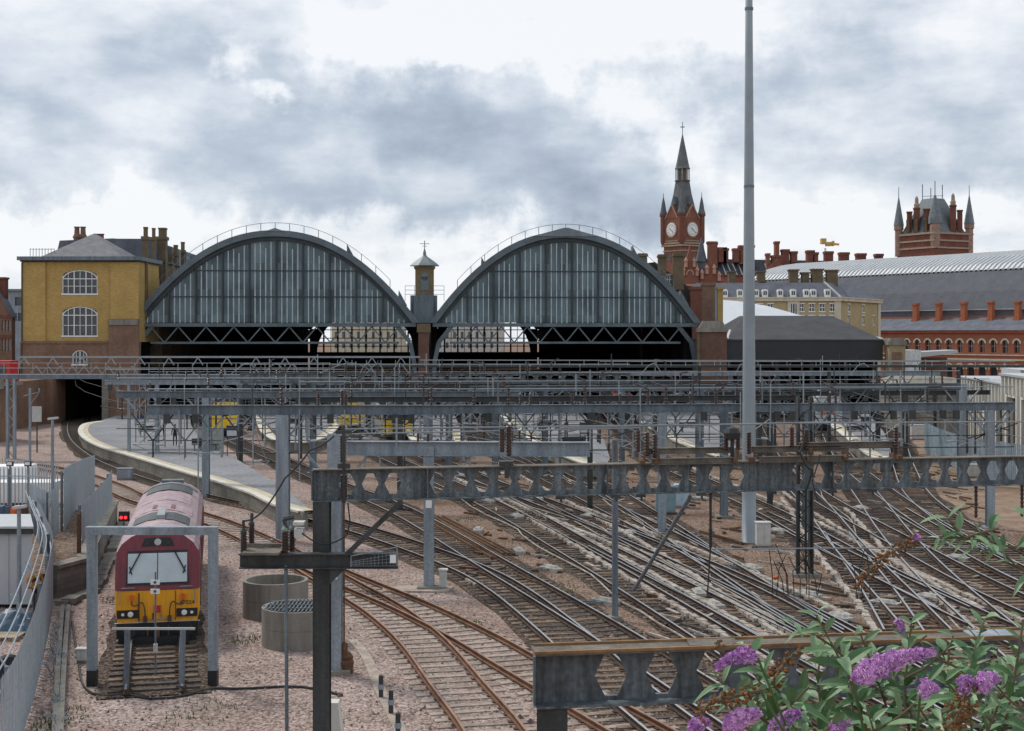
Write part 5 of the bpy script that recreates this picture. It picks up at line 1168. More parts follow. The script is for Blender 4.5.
# wire mesh guard on the arm's right end
m = MB()
for i in range(13): x0_ = 352 + i * 3.8; m.bar(cp(x0_, 566, -.25), cp(x0_, 562 - i * 1.1, -.25), .008, .008)
for j in range(4): m.bar(cp(350, 566 - j * 1.4, -.25), cp(397, 566 - j * 4, -.25), .008, .008)
m.bar(cp(351, 567, -.25), cp(351, 556, -.25), .02, .02); m.bar(cp(397, 566, -.25), cp(397, 547, -.25), .02, .02); m.bar(cp(351, 556, -.25), cp(397, 547, -.25), .02, .02); m.build('mesh_guard', steel_l, T1)
m = MB(); m.box((391 - 512) * q3, (397 - 512) * q3, CY - .3, CY - .28, cp(0, 561).z, cp(0, 553).z); m.build('notice_plate', white_p, T1)
web(T1, [cp(244, 521), cp(262, 512), cp(285, 478), cp(310, 450), cp(334, 436)], .022, sag=.05)
web(T1, [cp(302, 533), cp(318, 543), cp(332, 543), cp(347, 535), cp(350, 520), cp(348, 503)], .018, sag=.02)
# tall insulator stack passing the beam's front
def stack(px, py0, py1, r_, dy=-.35):
    A_ = onb(A1, B1, px); Yb = A_.y + dy; p0 = P(px, py1, Yb); p1 = P(px, py0, Yb); m = MB(); m.lathe(insul_prof(r_, p1.z - p0.z, max(4, int((p1.z - p0.z) / .07))), p0, 12); return m.build('insulator', brown_ins, T1), p0, p1
o, a_, b_ = stack(343, 435, 462, .10); o, a_, b_ = stack(344, 474, 500, .11)
m = MB(); m.tube(P(343.5, 425, 33.7), P(344, 503, 33.7), .04, 6); m.bar(P(336, 432, 33.7), P(352, 432, 33.7), .08, .08); m.bar(P(338, 466, 33.7), P(350, 466, 33.7), .14, .12); m.build('insulator_bracket', steel_d, T1)
for px, t_, b_ in ((502, 428, 452), (509, 426, 456)): stack(px, t_, b_, .085, 0)
m = MB(); p = onb(A1, B1, 507); m.box(p.x - .2, p.x + .16, p.y - .2, p.y + .2, p.z + .39, p.z + .5); m.tube(p + Vector((0, -.25, .45)), p + Vector((.0, -.25, .1)), .06, 8); m.build('equipment_bracket', steel_d, T1)
for px, t_, b_ in ((638, 430, 452), (647, 432, 456), (655, 434, 458), (726, 430, 450), (738, 431, 450), (749, 432, 454), (792, 427, 447), (807, 429, 450), (896, 427, 455)):
    stack(px, t_, b_, .075, 0)
for a, b, h_ in ((645, 733, .28), (650, 731, .05), (752, 842, .28), (757, 840, .05), (800, 900, .36)):
    pa, pb = onb(A1, B1, a), onb(A1, B1, b); z_ = .39 + h_; s_ = -.32 if h_ < .2 else .1
    m = MB(); m.ibeam(pa + Vector((0, s_, z_)), pb + Vector((0, s_, z_)), .16, .12, .02); m.build('shelf_beam', flange, T1)
for px in (641, 655, 733, 750, 806, 842, 896):
    p = onb(A1, B1, px); m = MB(); m.bar(p + Vector((0, -.45, .44)), p + Vector((0, .35, .44)), .12, .1); m.tube(p + Vector((.05, -.4, .5)), p + Vector((.05, -.4, .72)), .03, 6); m.build('outrigger', rust, T1)
p = onb(A1, B1, 731); m = MB(); m.lathe([(.05, 0), (.2, .03), (.22, .18), (.16, .3), (.05, .34)], p + Vector((0, -.2, .95)), 12); m.tube(p + Vector((0, -.2, .4)), p + Vector((0, -.2, .95)), .05, 6); m.build('surge_arrester', black, T1)
for px in (615, 700, 770, 830, 470, 560, 640, 870):
    p = onb(A1, B1, px); m = MB(); m.tube(p + Vector((0, -.22, -.39)), p + Vector((.03, -.22, -.55)), .03, 6); m.box(p.x - .12, p.x + .12, p.y - .28, p.y - .16, p.z - .46, p.z - .392); m.build('hanger', steel_d, T1)
web(T1, [P(806, 430, 35.5), P(800, 452, 35.5), P(812, 470, 35.5), P(804, 492, 35.6)], .03, sag=.1)
web(T1, [P(820, 455, 35.5), P(812, 480, 35.4), P(818, 500, 35.4)], .02, sag=.05)
m = MB(); m.tube(P(690, 497, 36.2), P(634, 590, 41), .055, 8); m.build('slanted_strut', steel, T1)
p = onb(A1, B1, 710); m = MB(); m.tube(p + Vector((0, -.1, -.4)), p + Vector((0, -.1, -1.3)), .035, 6); m.lathe(insul_prof(.06, .5, 6), p + Vector((0, -.1, -1.8)), 8); m.tube(p + Vector((0, -.1, -1.8)), p + Vector((-.08, -.1, -3.0)), .02, 6); m.build('drop_rod', black, T1)
for px in (976, 1022): p = onb(A1, B1, px); m = MB(); m.lathe(insul_prof(.055, .85, 8), p + Vector((0, 0, -1.25)), 8); m.build('insulator', brown_ins, T1)
# wires carried along the beam
for y0_, y1_, x0_, x1_, dy, lab in ((429, 424, 345, 760, 0, 'upper pale feeder wire above the castellated beam'), (434, 428, 345, 640, .3, 'lower pale feeder wire above the castellated beam'), (428, 422, 560, 830, .3, 'third pale feeder wire above the castellated beam'), (423, 421, 800, 1120, 0, 'pale feeder wire at the right end of the castellated beam')):
    pa, pb = onb(A1, B1, x0_), onb(A1, B1, x1_); qa, qb = P(x0_, y0_, pa.y + dy), P(x1_, y1_, pb.y + dy); m = MB(); m.tube(qa, qb, .022, 6); tag(m.build('feeder_wire', tube_l, None, off=qa), lab, 'wire', 'feeder wires above the big beam')

# thin grey post and dark mast behind the beam
def mast(name, label, px, py, w_, ztop, mt_, cat='mast', kind='H', grp=None, extra=None):
    p = G(px, py); T = thing(name, label, cat, p, 0, grp); m = MB()
    if kind == 'H': m.hpost((0, 0, 0), (0, 0, ztop), w_, w_ * .9)
    elif kind == 'T': m.tube((0, 0, 0), (0, 0, ztop), w_ / 2, 10)
    elif kind == 'L':   # lattice of two channels
        for s in (-1, 1): m.box(s * w_ / 2 - .05, s * w_ / 2 + .05, -w_ * .4, w_ * .4, 0, ztop)
        n_ = int(ztop / w_)
        for i in range(n_): a_, b2 = (-1, 1) if i % 2 else (1, -1); m.bar((a_ * w_ / 2, -w_ * .35, i * w_), (b2 * w_ / 2, -w_ * .35, (i + 1) * w_), .05, .04)
    m.build('shaft', mt_, T); m = MB(); m.box(-w_ * 1.1, w_ * 1.1, -w_, w_, 0, .14); m.build('base', concrete, T); return T, p
mast('support_post', 'thin grey tubular post below the castellated beam, left of the slanted strut', 615, 620, .22, 6.3, steel, 'post', 'T')
T, p = mast('catenary_mast', 'dark laced double channel mast under the right half of the castellated beam', 804, 576, .50, 7.4, steel_d, 'mast', 'L')
m = MB(); 
for s in (-.35, .0, .28): m.tube((s, -.35, .1), (s * .9, -.35, 6), .05, 6)
m.build('cables', black, T)
T, p = mast('catenary_mast', 'light grey double channel mast just right of the dark near post', 335, 673, .42, 7.05, steel_l)
m = MB(); m.box(-.09, .1, -.22, -.2, 2.8, 3.4); m.build('number_plate', white_p, T)
m = MB(); m.tube((.28, -.1, .4), (.28, -.1, 6.5), .025, 6); m.lathe([(.09, .3), (.09, .9)], (.3, -.1, 0), 8); m.build('conduit', rust, T)
T, p = mast('catenary_mast', 'light grey H section mast standing on a concrete pad left of centre', 429, 589, .40, 5.6, steel_l)
m = MB(); m.box(-.12, .12, -.2, -.185, 3.2, 3.5); m.build('number_plate', white_p, T)
mast('catenary_mast', 'grey mast behind the beam left of the floodlight mast', 724, 518, .42, 6.2, steel)
m = MB(); a_ = G(310, 590)

# portal rows behind, from near to far
IN = .45
gantry('light grey gantry beam just above the left end of the castellated beam', (344, 441, 55), (590, 442, 54.6), 'I', .56, .4, steel_l, posts=[(338, .38, steel_l)], ins=[(346, .5), (418, .4), (428, .3), (505, .7), (512, .7)], arms=[(380, 1.0, 1, 1.0), (470, .9, -1, 1.2)], vert=[(397, 1.2, 0), (590, .8, 0)])
gantry('light blue-grey gantry beam ending beside the curved platform', (147, 405, 68), (455, 405, 67.5), 'I', .46, .34, steel, posts=[(283, .62, steel_l)], arms=[(165, 1.6, -1, 1.6), (222, 2.0, -1, 1.5), (253, 2.4, 1, .8), (308, 1.4, 1, 1.8), (372, 1.3, -1, 1.8), (420, 1.2, 1, 1.4)], ins=[(342, .7, .09)], vert=[(180, 0, 2.2), (199, .6, 4.5), (300, 0, 3.4), (345, 0, 3)])
gantry('grey gantry beam continuing right behind the big mast to the concrete depot', (455, 405, 70), (1015, 402, 72), 'I', .42, .3, steel, posts=[(662, .40, steel_l), (808, .5, steel), (990, .4, steel_l)], arms=[(500, 1.5, 1, 1.6), (560, 1.4, -1, 1.5), (608, 1.6, 1, 1.4), (700, 1.5, 1, 1.8), (770, 1.5, -1, 1.6), (850, 1.6, 1, 1.7), (905, 1.6, -1, 1.5), (945, 1.7, 1, 1.3)], ins=[(520, .5), (530, .5), (620, .5), (690, .5), (830, .5)], vert=[(640, 1, 2.5), (740, .8, 2), (985, 0, 2.5), (770, 1.2, 1)])
gantry('second grey beam row behind, from the platform to the centre', (116, 391, 86), (520, 391, 86), 'I', .42, .3, steel, posts=[(206, .42, steel_l), (428, .55, steel_l), (449, .4, steel)], arms=[(135, 1.6, 1, 1.5), (160, 2, -1, 1.6), (230, 1.7, 1, 1.6), (265, 1.7, -1, 1.6), (320, 1.6, 1, 1.7), (365, 1.6, -1, 1.6), (400, 1.6, 1, 1.4), (470, 1.7, -1, 1.6), (500, 1.6, 1, 1.5)], ins=[(150, .5), (280, .5), (345, .5), (380, .5), (460, .5)], vert=[(185, 1, 4), (300, 1, 2), (395, 1.6, 2), (488, 1, 2)])
gantry('second light beam row behind, from the centre towards the right platform', (470, 386, 90), (960, 383, 93), 'I', .38, .3, steel, posts=[(495, .4, steel), (700, .45, steel), (962, .55, steel_l), (622, .35, steel)], arms=[(540, 1.7, 1, 1.6), (580, 1.7, -1, 1.6), (650, 1.7, 1, 1.5), (735, 1.6, -1, 1.6), (780, 1.6, 1, 1.6), (840, 1.6, -1, 1.5), (880, 1.6, 1, 1.6), (925, 1.6, -1, 1.5)], ins=[(560, .5), (600, .5), (680, .5), (775, .5), (790, .5), (870, .5), (930, .4)], vert=[(590, 1.2, 2), (675, 1, 2.5), (760, 1.5, 2), (820, 1, 2), (900, 1, 3)])
gantry('far castellated gantry beam with round-looking holes before the arches', (240, 373, 100), (630, 373, 100), 'C', .75, .4, steel_m, posts=[(313, .45, steel), (545, .45, steel)], pitch=.95, arms=[(262, 1.7, 1, 1.7), (300, 1.7, -1, 1.6), (340, 1.7, 1, 1.6), (375, 1.7, -1, 1.6), (415, 1.7, 1, 1.7), (460, 1.7, -1, 1.5), (505, 1.7, 1, 1.6), (565, 1.7, -1, 1.6), (600, 1.7, 1, 1.6)], ins=[(255, .5), (285, .5), (330, .6), (365, .5), (400, .6), (440, .5), (480, .5), (530, .5), (580, .5)], vert=[(270, 1.4, 0), (318, 1.7, 0), (356, 1.2, 0), (410, 1.5, 0), (470, 1.2, 0), (520, 1, 0)])
gantry('light beam over the curved platform in front of the tunnel pier', (105, 380, 108), (345, 380, 108), 'I', .36, .3, steel_l, posts=[(129, .22, steel_l), (157, .3, steel_l), (240, .4, steel)], arms=[(118, 2, 1, 1.5), (175, 1.8, -1, 1.6), (196, 1.8, 1, 1.6), (262, 1.8, 1, 1.5), (290, 1.8, -1, 1.5)], ins=[(220, .5), (250, .5)], vert=[(140, 0, 4), (146, 0, 4.4), (171, 0, 3), (225, 1, 2)])
gantry('farthest light beam in front of the black canopy', (600, 371, 118), (940, 371, 119), 'I', .4, .3, steel_l, posts=[(730, .4, steel), (878, .35, steel_d)], arms=[(640, 1.7, 1, 1.6), (680, 1.7, -1, 1.6), (760, 1.7, 1, 1.6), (800, 1.7, -1, 1.7), (840, 1.7, 1, 1.6), (900, 1.7, -1, 1.5)], ins=[(620, .5), (700, .5), (790, .5), (850, .5), (915, .4)], vert=[(655, 1.2, 0), (720, 1.2, 0), (820, 1.2, 0), (925, 1.2, 2)])
gantry('farthest dark beam under the two glass arches', (300, 384, 128), (760, 383, 130), 'I', .45, .3, steel_d, posts=[(395, .4, steel_d), (470, .4, steel), (655, .4, steel_d)], arms=[(330, 1.8, 1, 1.7), (360, 1.8, -1, 1.7), (430, 1.8, 1, 1.6), (500, 1.8, 1, 1.6), (540, 1.8, -1, 1.6), (600, 1.8, 1, 1.6), (700, 1.8, -1, 1.6)], ins=[(350, .5), (450, .5), (520, .5), (620, .5)])

gantry('dark beam row between the platforms and the castellated beam', (300, 397, 79), (800, 395, 81), 'I', .3, .25, steel_d, posts=[(400, .3, steel_d), (590, .3, steel_d), (770, .3, steel_d)], arms=[(350, 1.4, 1, 1.4), (480, 1.4, -1, 1.4), (640, 1.4, 1, 1.4)])
gantry('very far dark beam close to the shed mouths', (150, 379, 145), (690, 379, 146), 'I', .5, .3, steel_d, posts=[(250, .35, steel_d), (350, .35, steel_d), (510, .35, steel_d), (610, .35, steel_d)])
gantry('dark beam over the right hand platform and canopy mouth', (700, 392, 101), (990, 390, 104), 'I', .34, .3, steel_d, posts=[(760, .3, steel_d), (905, .35, steel_d)])
# long steel walkway in front of the arches
YW2 = 112.0; q4 = YW2 / F
T = thing('steel_footbridge', 'long narrow steel walkway with pale handrail spanning in front of the glass arches', 'footbridge', ((10 - 512) * q4, YW2, 0), world=True)
f4 = lambda px, py, dy=0: P(px, py, YW2 + dy)
m = MB(); m.box((-15 - 512) * q4, (330 - 512) * q4, YW2, YW2 + 1.4, f4(0, 379).z, f4(0, 374.5).z); m.build('deck', steel, T)
m = MB(); m.box((330 - 512) * q4 + .01, (1024 - 512) * q4, YW2, YW2 + 1.2, f4(0, 367.5).z, f4(0, 365).z); m.build('far_deck', steel_d, T)
m = MB(); m.bar(f4(20, 357), f4(420, 357), .12, .14); m.bar(f4(0, 368), f4(330, 368), .06, .06); m.bar(f4(0, 363), f4(330, 363), .04, .05); m.bar(f4(420, 360), f4(1015, 361), .08, .08); m.build('handrail', concrete_p if False else tube_l, T)
m = MB()
px = 24
while px < 420:
    for s in (-1, 1): m.bar(f4(px, 357.5), f4(px + s * 5, 365), .07, .07)
    px += 29
px = 4
while px < 1010:
    m.bar(f4(px, 363 if px < 330 else 360), f4(px, 375 if px < 330 else 366), .05, .05); px += 14.5
for px in range(30, 130, 12): m.bar(f4(px, 374), f4(px + 6, 366), .05, .05); m.bar(f4(px + 6, 366), f4(px + 12, 374), .05, .05)
m.build('balusters', tube_l, T)
for px, w_ in ((7, .3), (14, .3)):
    m = MB(); m.box((px - 512) * q4 - .1, (px - 512) * q4 + .1, YW2, YW2 + .3, 0, f4(0, 379).z); m.build('leg', steel_l, T)
m = MB()
for i in range(9): z0_ = i * .74; m.bar(((7 if i % 2 else 14) * q4 - 512 * q4, YW2 + .1, z0_), ((14 if i % 2 else 7) * q4 - 512 * q4, YW2 + .1, z0_ + .74), .07, .06)
m.build('lacing', steel_l, T)
for px in (300, 430, 560, 700, 830, 960):
    m = MB(); m.box((px - 512) * q4 - .12, (px - 512) * q4 + .12, YW2 + .2, YW2 + .5, 0, f4(0, 367.5).z); m.build('leg', steel_d, T)
# tangled pale cable arms on the walkway
m = MB()
for px, dx_, dy_ in ((230, 30, 14), (263, 22, 12), (285, 14, 18), (315, 60, 12), (355, 20, -14), (365, 22, 20), (640, 22, 14), (735, 12, 10), (850, 20, 8), (410, -18, 12)):
    a_, b_, c_ = f4(px, 375 if dy_ > 0 else 385, -1), f4(px + dx_ * .6, 363, -1), f4(px + dx_, 360 + abs(dy_), -1)
    m.path(spline([a_, b_, c_], .5), .035, 5)
m.build('bent_conduits', tube_l, T)

# slim poles, signals, equipment in the middle distance
POLES = [(30, 463, .2, 5.8, steel_l, 'light grey pole left of the tunnel mouth'), (129, 447, .12, 4.5, steel_l, 'thin pole on the curved platform near the tunnel'), (181, 455, .12, 4.2, steel, 'thin pole in the middle of the curved platform'), (241, 466, .3, 5.8, steel_d, 'dark stanchion on the right of the curved platform'),
         (299, 470, .14, 6, steel, 'thin pole behind the light post'), (365, 470, .12, 5, steel_l, 'thin pole behind the left beam end'), (463, 462, .3, 5.2, steel_l, 'pale pole by the central platform end'), (560, 470, .16, 5, steel, 'thin pole on the central platform'), (600, 455, .16, 5, steel_d, 'dark pole on the central platform'),
         (640, 470, .14, 5.6, steel_l, 'thin pale pole left of the dark-walled platform'), (697, 462, .3, 5, steel, 'grey stanchion in front of the dark-walled platform'), (745, 455, .14, 5, steel_d, 'thin dark pole behind the tall mast'), (835, 458, .16, 5.4, steel, 'thin grey pole at the rounded right platform'), (935, 455, .3, 6, steel_d, 'dark stanchion beside the right yard'), (964, 465, .45, 6.2, steel_l, 'broad light blue-grey stanchion before the concrete depot'), (870, 470, .14, 5, steel_l, 'thin pale pole at the right platform nose'), (484, 448, .2, 5.5, steel_d, 'dark pole by the second central track'), (525, 452, .14, 5, steel_l, 'thin pale pole at the central platform edge'), (675, 448, .2, 5.2, steel_l, 'pale pole at the left of the dark-walled platform'), (775, 452, .2, 5.2, steel_d, 'dark pole right of the tall mast'), (148, 431, .14, 4.4, steel_l, 'thin pole at the back of the curved platform'), (216, 440, .2, 4, steel_d, 'dark pole by the hidden yellow train')]
for px, py, w_, z_, mt_, lab in POLES:
    T, p = mast('pole', lab, px, py, w_, z_, mt_, 'pole', 'T', 'slim poles around the platforms')
    m = MB(); m.bar((-.5, 0, z_ - .6), (.7, 0, z_ - .3), .06, .06); m.bar((0, 0, z_ - 1.3), (.7, 0, z_ - .35), .05, .05); m.lathe(insul_prof(.08, .3, 3), (.7, 0, z_ - .3), 8); m.build('bracket', mt_, T)

# tall floodlight mast
p = G(749, 543); T = thing('floodlight_mast', 'very tall tapering grey steel mast rising out of the picture', 'mast', p)
m = MB(); m.lathe([(.42, 0), (.42, .08), (.35, .1), (.33, 3), (.28, 12), (.20, 22), (.13, 32)], n=14); m.build('shaft', mat('mast steel', (.27, .31, .335), .5, .15, .12, .6, fine=.05), T, smooth=True)
m = MB()
for z_ in (8.5, 17, 25.5): m.lathe([(.31 - z_ * .0052 + .03, z_), (.31 - z_ * .0052 + .03, z_ + .12)], n=14)
m.build('joint_ring', steel, T)
m = MB(); m.lathe([(1.3, 32), (1.3, 32.2)], n=10); 
m.build('head_ring', steel, T)
for i in range(6):
    a_ = i * math.pi / 3; m = MB(); m.M = Matrix.Translation((1.4 * math.cos(a_), 1.4 * math.sin(a_), 31.8)) @ Matrix.Rotation(a_, 4, 'Z'); m.box(-.15, .25, -.25, .25, -.15, .15); m.build('floodlight', off_white, T)
m = MB(); m.box(-.5, .5, -.5, .5, 0, .08); m.build('base', concrete, T)

def cabinet(label, px, py, w_, h_, mt_, d_=.5, legs=False, name='equipment_cabinet'):
    T = thing(name, label, 'cabinet', G(px, py)); m = MB(); z0_ = .1; m.box(-w_ / 2, w_ / 2, 0, d_, z0_, h_); m.box(-w_ / 2 - .04, w_ / 2 + .04, -.04, d_ + .04, h_, h_ + .05); m.build('housing', mt_, T)
    m = MB(); m.box(-w_ / 2 + .05, -.015, -.02, -.003, z0_ + .06, h_ - .06); m.box(.015, w_ / 2 - .05, -.02, -.003, z0_ + .06, h_ - .06); m.build('door', mt_, T); m = MB(); m.box(-w_ / 2, w_ / 2, .02, d_ - .02, 0, z0_ - .001); m.build('plinth', concrete, T)
bluegrey = mat('blue grey paint', (.22, .33, .36), .5, 0, .15, 2)
cabinet('blue-grey lineside cabinet seen below the castellated beam', 666, 514, 1.1, 1.5, bluegrey)
cabinet('pale grey lineside cabinet at the foot of the floodlight mast', 764, 548, .65, 1.15, off_white)
cabinet('small white cabinet with blue lid behind the beam', 682, 508, .8, 1.3, mat('pale blue paint', (.42, .55, .65), .5))
cabinet('small grey electrical box beside the left concrete mast pad', 443, 590, .28, .75, off_white, .3)
cabinet('grey box on the ground behind the locomotive by the platform curve', 124, 480, 1.0, .75, steel_l)
cabinet('grey panel cabinet standing on the curved platform', 210, 462, 1.9, 2.6, mat('sage panel', (.30, .33, .30), .6), .6)
cabinet('grey lineside cupboard near the right platform nose', 972, 478, 1.5, .9, off_white)
cabinet('white box at the far end of the right yard', 918, 440, 1.2, 1.4, off_white)
# small ground stubs
for i, (px, py, lab) in enumerate(((381, 698, 'left of the rusty siding, farthest of the three'), (391, 714, 'left of the rusty siding, middle of the three'), (398, 738, 'left of the rusty siding, nearest of the three'))):
    T = thing('marker_post', 'small dark marker post ' + lab, 'marker post', G(px, py), 0, 'marker posts by the siding'); m = MB(); m.box(-.06, .06, -.05, .05, 0, .62); m.build('post', steel_d, T); m = MB(); m.box(-.08, .08, -.07, .07, .25, .38); m.build('collar', steel_l, T)
# concrete drainage strip
m = MB(); pp = spline([G(352, 640), G(365, 655), G(380, 690), G(402, 735), G(410, 760)], .8); V = []
for i, p in enumerate(pp): V += [p + Vector((-.16, 0, .03)), p + Vector((.16, 0, .03)), p + Vector((.16, 0, -.05)), p + Vector((-.16, 0, -.05))]
m.add(V, [(4 * i + a, 4 * i + (a + 1) % 4, 4 * i + 4 + (a + 1) % 4, 4 * i + 4 + a) for i in range(len(pp) - 1) for a in range(4)]); tag(m.build('drain_channel', concrete_s, None, off=pp[0]), 'narrow concrete drain channel beside the rusty siding', 'drain')
T = thing('concrete_pad', 'pale broken concrete pad around the foot of the left centre mast', 'concrete pad', G(425, 590)); m = MB(); m.slab([(-1.6, -.5), (.9, -.6), (1.1, .5), (-.4, .8), (-1.7, .4)], 0, .06); m.build('slab', concrete_s, T)
T = thing('marker_box', 'small white concrete block beside the dark near post at the bottom', 'block', G(331, 735)); m = MB(); m.pyramid(-.3, .3, -.3, .3, 0, .85, .2, .2); m.build('block', concrete_p, T)
T = thing('traffic_cone', 'small brown capped bucket at the foot of the light grey mast', 'bucket', G(346, 673)); m = MB(); m.lathe([(.2, 0), (.24, .35), (.2, .4), (.22, .5), (.12, .62)], n=12); m.build('body', rust, T)
T.name = 'bucket'

# big round concrete wells
for i, (px, py, r_, h_, lab) in enumerate(((293, 652, 1.18, 1.22, 'nearer round concrete well with a metal grating on top'), (270, 622, 1.15, 1.28, 'farther round open concrete well behind the other'))):
    p = G(px, py); p.y += r_; T = thing('concrete_well', lab, 'well', p, 0, 'round concrete wells'); m = MB()
    ri = r_ - .12; m.lathe([(r_, 0), (r_, h_ * .5 - .01), (r_ - .015, h_ * .5), (r_, h_ * .5 + .01), (r_, h_), (ri, h_), (ri, .1)], n=40); m.build('ring', concrete, T, smooth=False)
    if i == 0:
        m = MB()
        for k_ in range(-9, 10):
            a_ = k_ * .125; c_ = math.sqrt(max(.01, (ri + .05) ** 2 - a_ ** 2)); m.bar((a_, -c_, h_ + .02), (a_, c_, h_ + .02), .03, .03)
        for k_ in (-.6, 0, .6): m.bar((-1.0, k_, h_ + .045), (1.0, k_, h_ + .045), .04, .02)
        m.build('grating', steel, T)

# ---------------------------------------------------------------- locomotive
LF = P(157.5, 641, 45.2); LFx = LF.x; LR = Vector(((175 - 512) / F * 61.6, 61.6, 0)); ang = math.atan2(-(LR.x - LFx), LR.y - 45.6)
T = thing('diesel_locomotive', 'maroon diesel locomotive with yellow front standing on the short siding', 'locomotive', (LFx, 45.2, 0), ang)
LL = 16.2
prof = [(1.26, .72), (1.33, 1.0), (1.34, 1.75), (1.34, 2.6), (1.31, 2.95), (1.16, 3.2), (.85, 3.43), (.45, 3.58), (0, 3.63)]
def lean(z): return 0 if z < 1.75 else (z - 1.75) * .2
def ring(y, sgn, k_=1.0, dz=0): return [(x * k_, y + sgn * lean(z), z + (dz if z > 2.9 else 0)) for x, z in prof] + [(-x * k_, y + sgn * lean(z), z + (dz if z > 2.9 else 0)) for x, z in prof[-2::-1]]
m = MB(); n_ = 17; rings = [ring(0, 1, .975), ring(.18, 1, 1), ring(2.6, 1, 1, .06), ring(LL - 2.4, -1, 1, .06), ring(LL, -1, .975)]
V = [v for r_ in rings for v in r_]; m.add(V, [])
for k_ in range(len(rings) - 1):
    for i in range(n_ - 1):
        z_ = (rings[k_][i][2] + rings[k_][i + 1][2]) / 2; mi_ = 1 if z_ > 3.0 else 0
        if k_ == 0 and z_ < 1.75: mi_ = 2
        m.f.append((k_ * n_ + i, (k_ + 1) * n_ + i, (k_ + 1) * n_ + i + 1, k_ * n_ + i + 1)); m.mi.append(mi_)
for base, fl_ in ((0, False), (4 * n_, True)):
    for i in range(8):
        a_, b_, c_, d_ = base + i, base + i + 1, base + n_ - 2 - i, base + n_ - 1 - i
        zc = (rings[0][i][2] + rings[0][i + 1][2]) / 2; f_ = (d_, a_, b_, c_) if i < 7 else (d_, a_, b_)
        m.f.append(f_ if not fl_ else f_[::-1]); m.mi.append(2 if zc < 1.75 else 0)
m.f.append(tuple(k_ * n_ + 0 for k_ in range(5)) + tuple(k_ * n_ + n_ - 1 for k_ in range(4, -1, -1))); m.mi.append(0)
body = m.build('body', [maroon, roof_pink, yellow], T)
# windscreen
def fr(x, z, out): return (x, lean(z) - out, z)
def plate(nm, x0, x1, z0, z1, out, th_, mt_, parent, name_off=0, tap=0):
    m = MB(); V = [fr(x0, z0, out), fr(x1, z0, out), fr(x1 - tap, z1, out), fr(x0 + tap, z1, out), fr(x0, z0, out - th_), fr(x1, z0, out - th_), fr(x1 - tap, z1, out - th_), fr(x0 + tap, z1, out - th_)]
    m.add(V, [(0, 1, 2, 3), (7, 6, 5, 4), (1, 0, 4, 5), (2, 1, 5, 6), (3, 2, 6, 7), (0, 3, 7, 4)]); return m.build(nm, mt_, parent)
plate('windscreen_surround', -1.0, 1.0, 1.90, 2.98, .03, .05, black, T, tap=.06)
ws_ = plate('windscreen', -.93, -.015, 1.98, 2.90, .045, .02, screen_l, T); ws2 = plate('windscreen', .015, .93, 1.98, 2.90, .045, .02, screen_l, T)
for o_, s in ((ws_, -1), (ws2, 1)):
    m = MB(); m.bar(fr(s * .52, 2.98, .08), fr(s * .88, 2.30, .08), .045, .03); m.bar(fr(s * .88, 2.5, .08), fr(s * .80, 2.25, .08), .02, .03); m.build('wiper', black, o_)
plate('marker_light_cluster', -.52, .52, 3.12, 3.38, .03, .06, black, T, tap=.12)
m = MB(); m.lathe([(.11, 0), (.11, .05), (.07, .06)], fr(0, 3.25, .03), 14, axis=(0, -1, 0)); m.build('headlight', off_white, T)
for s in (-.33, .33): m = MB(); m.lathe([(.07, 0), (.07, .03)], fr(s, 3.22, .03), 10, axis=(0, -1, 0)); m.build('marker_light', glass_d, T)
for s in (-1, 1):
    m = MB(); m.box(s * .93 - .33, s * .93 + .33, -.05, .0, .86, 1.12); h_ = m.build('headlight', black, T); m = MB(); m.lathe([(.09, 0), (.09, .03), (.06, .045)], (s * .84, -.051, .99), 14, axis=(0, -1, 0)); m.lathe([(.05, 0), (.05, .02)], (s * 1.08, -.051, .99), 10, axis=(0, -1, 0)); m.build('lens', white_p, h_)
    m = MB(); m.lathe([(.05, 0), (.07, .05), (.07, .12)], (s * .80, -.01, 1.56), 10, axis=(0, -1, 0)); m.box(s * .80 - .06, s * .80 + .06, -.12, -.01, 1.42, 1.60); m.build('air_cock', orange, T)
    m = MB(); m.path(spline([(s * .80, -.1, 1.42), (s * .78, -.13, 1.28), (s * .62, -.14, 1.30), (s * .48, -.12, 1.38), (s * .40, -.14, 1.2), (s * .38, -.12, .85)], .06), .022, 6); m.box(s * .38 - .06, s * .38 + .06, -.16, -.02, .74, .92); m.build('brake_hose', black if False else mat('hose', (.10, .05, .03), .6) if 'hose' not in MT else MT['hose'], T)
    m = MB(); m.lathe([(.1, 0), (.1, .3), (.24, .32), (.24, .37)], (s * .87, -.02, .52), 16, axis=(0, -1, 0)); m.build('buffer', black, T)
m = MB(); m.box(-.1, .1, -.05, .0, 1.02, 1.24); m.build('socket_box', red_p, T)
m = MB()
for s in (-1, 1):
    m.tube((s * 1.18, -.06, 1.3), (s * 1.18, -.06, 1.75), .018, 6); m.tube((s * 1.12, -.08, 1.84), (s * .7, -.08, 1.84), .016, 6)
m.tube((-.5, -.06, .8), (.5, -.06, .8), .016, 6); m.tube((.12, -.06, .78), (.12, -.06, 1.0), .02, 6); m.build('handrails', steel_l, T)
m = MB(); m.box(-.16, -.12, -.03, -.001, .76, 1.0); m.box(-.6, -.56, -.03, -.001, .74, 1.66); m.box(.56, .58, -.012, -.001, .74, 1.7); m.box(-1.25, 1.25, -.012, -.001, 1.735, 1.75); m.build('panel_seams', mat('grime', (.10, .05, .03), .9), T)
m = MB(); m.tube((0, -.35, .45), (0, -.06, .55), .06, 8); m.box(-.08, .08, -.45, -.3, .3, .6); m.tube((-.3, -.2, .15), (-.3, -.1, .6), .03, 6); m.tube((.35, -.2, .12), (.35, -.1, .6), .03, 6); m.build('coupling', rust, T)
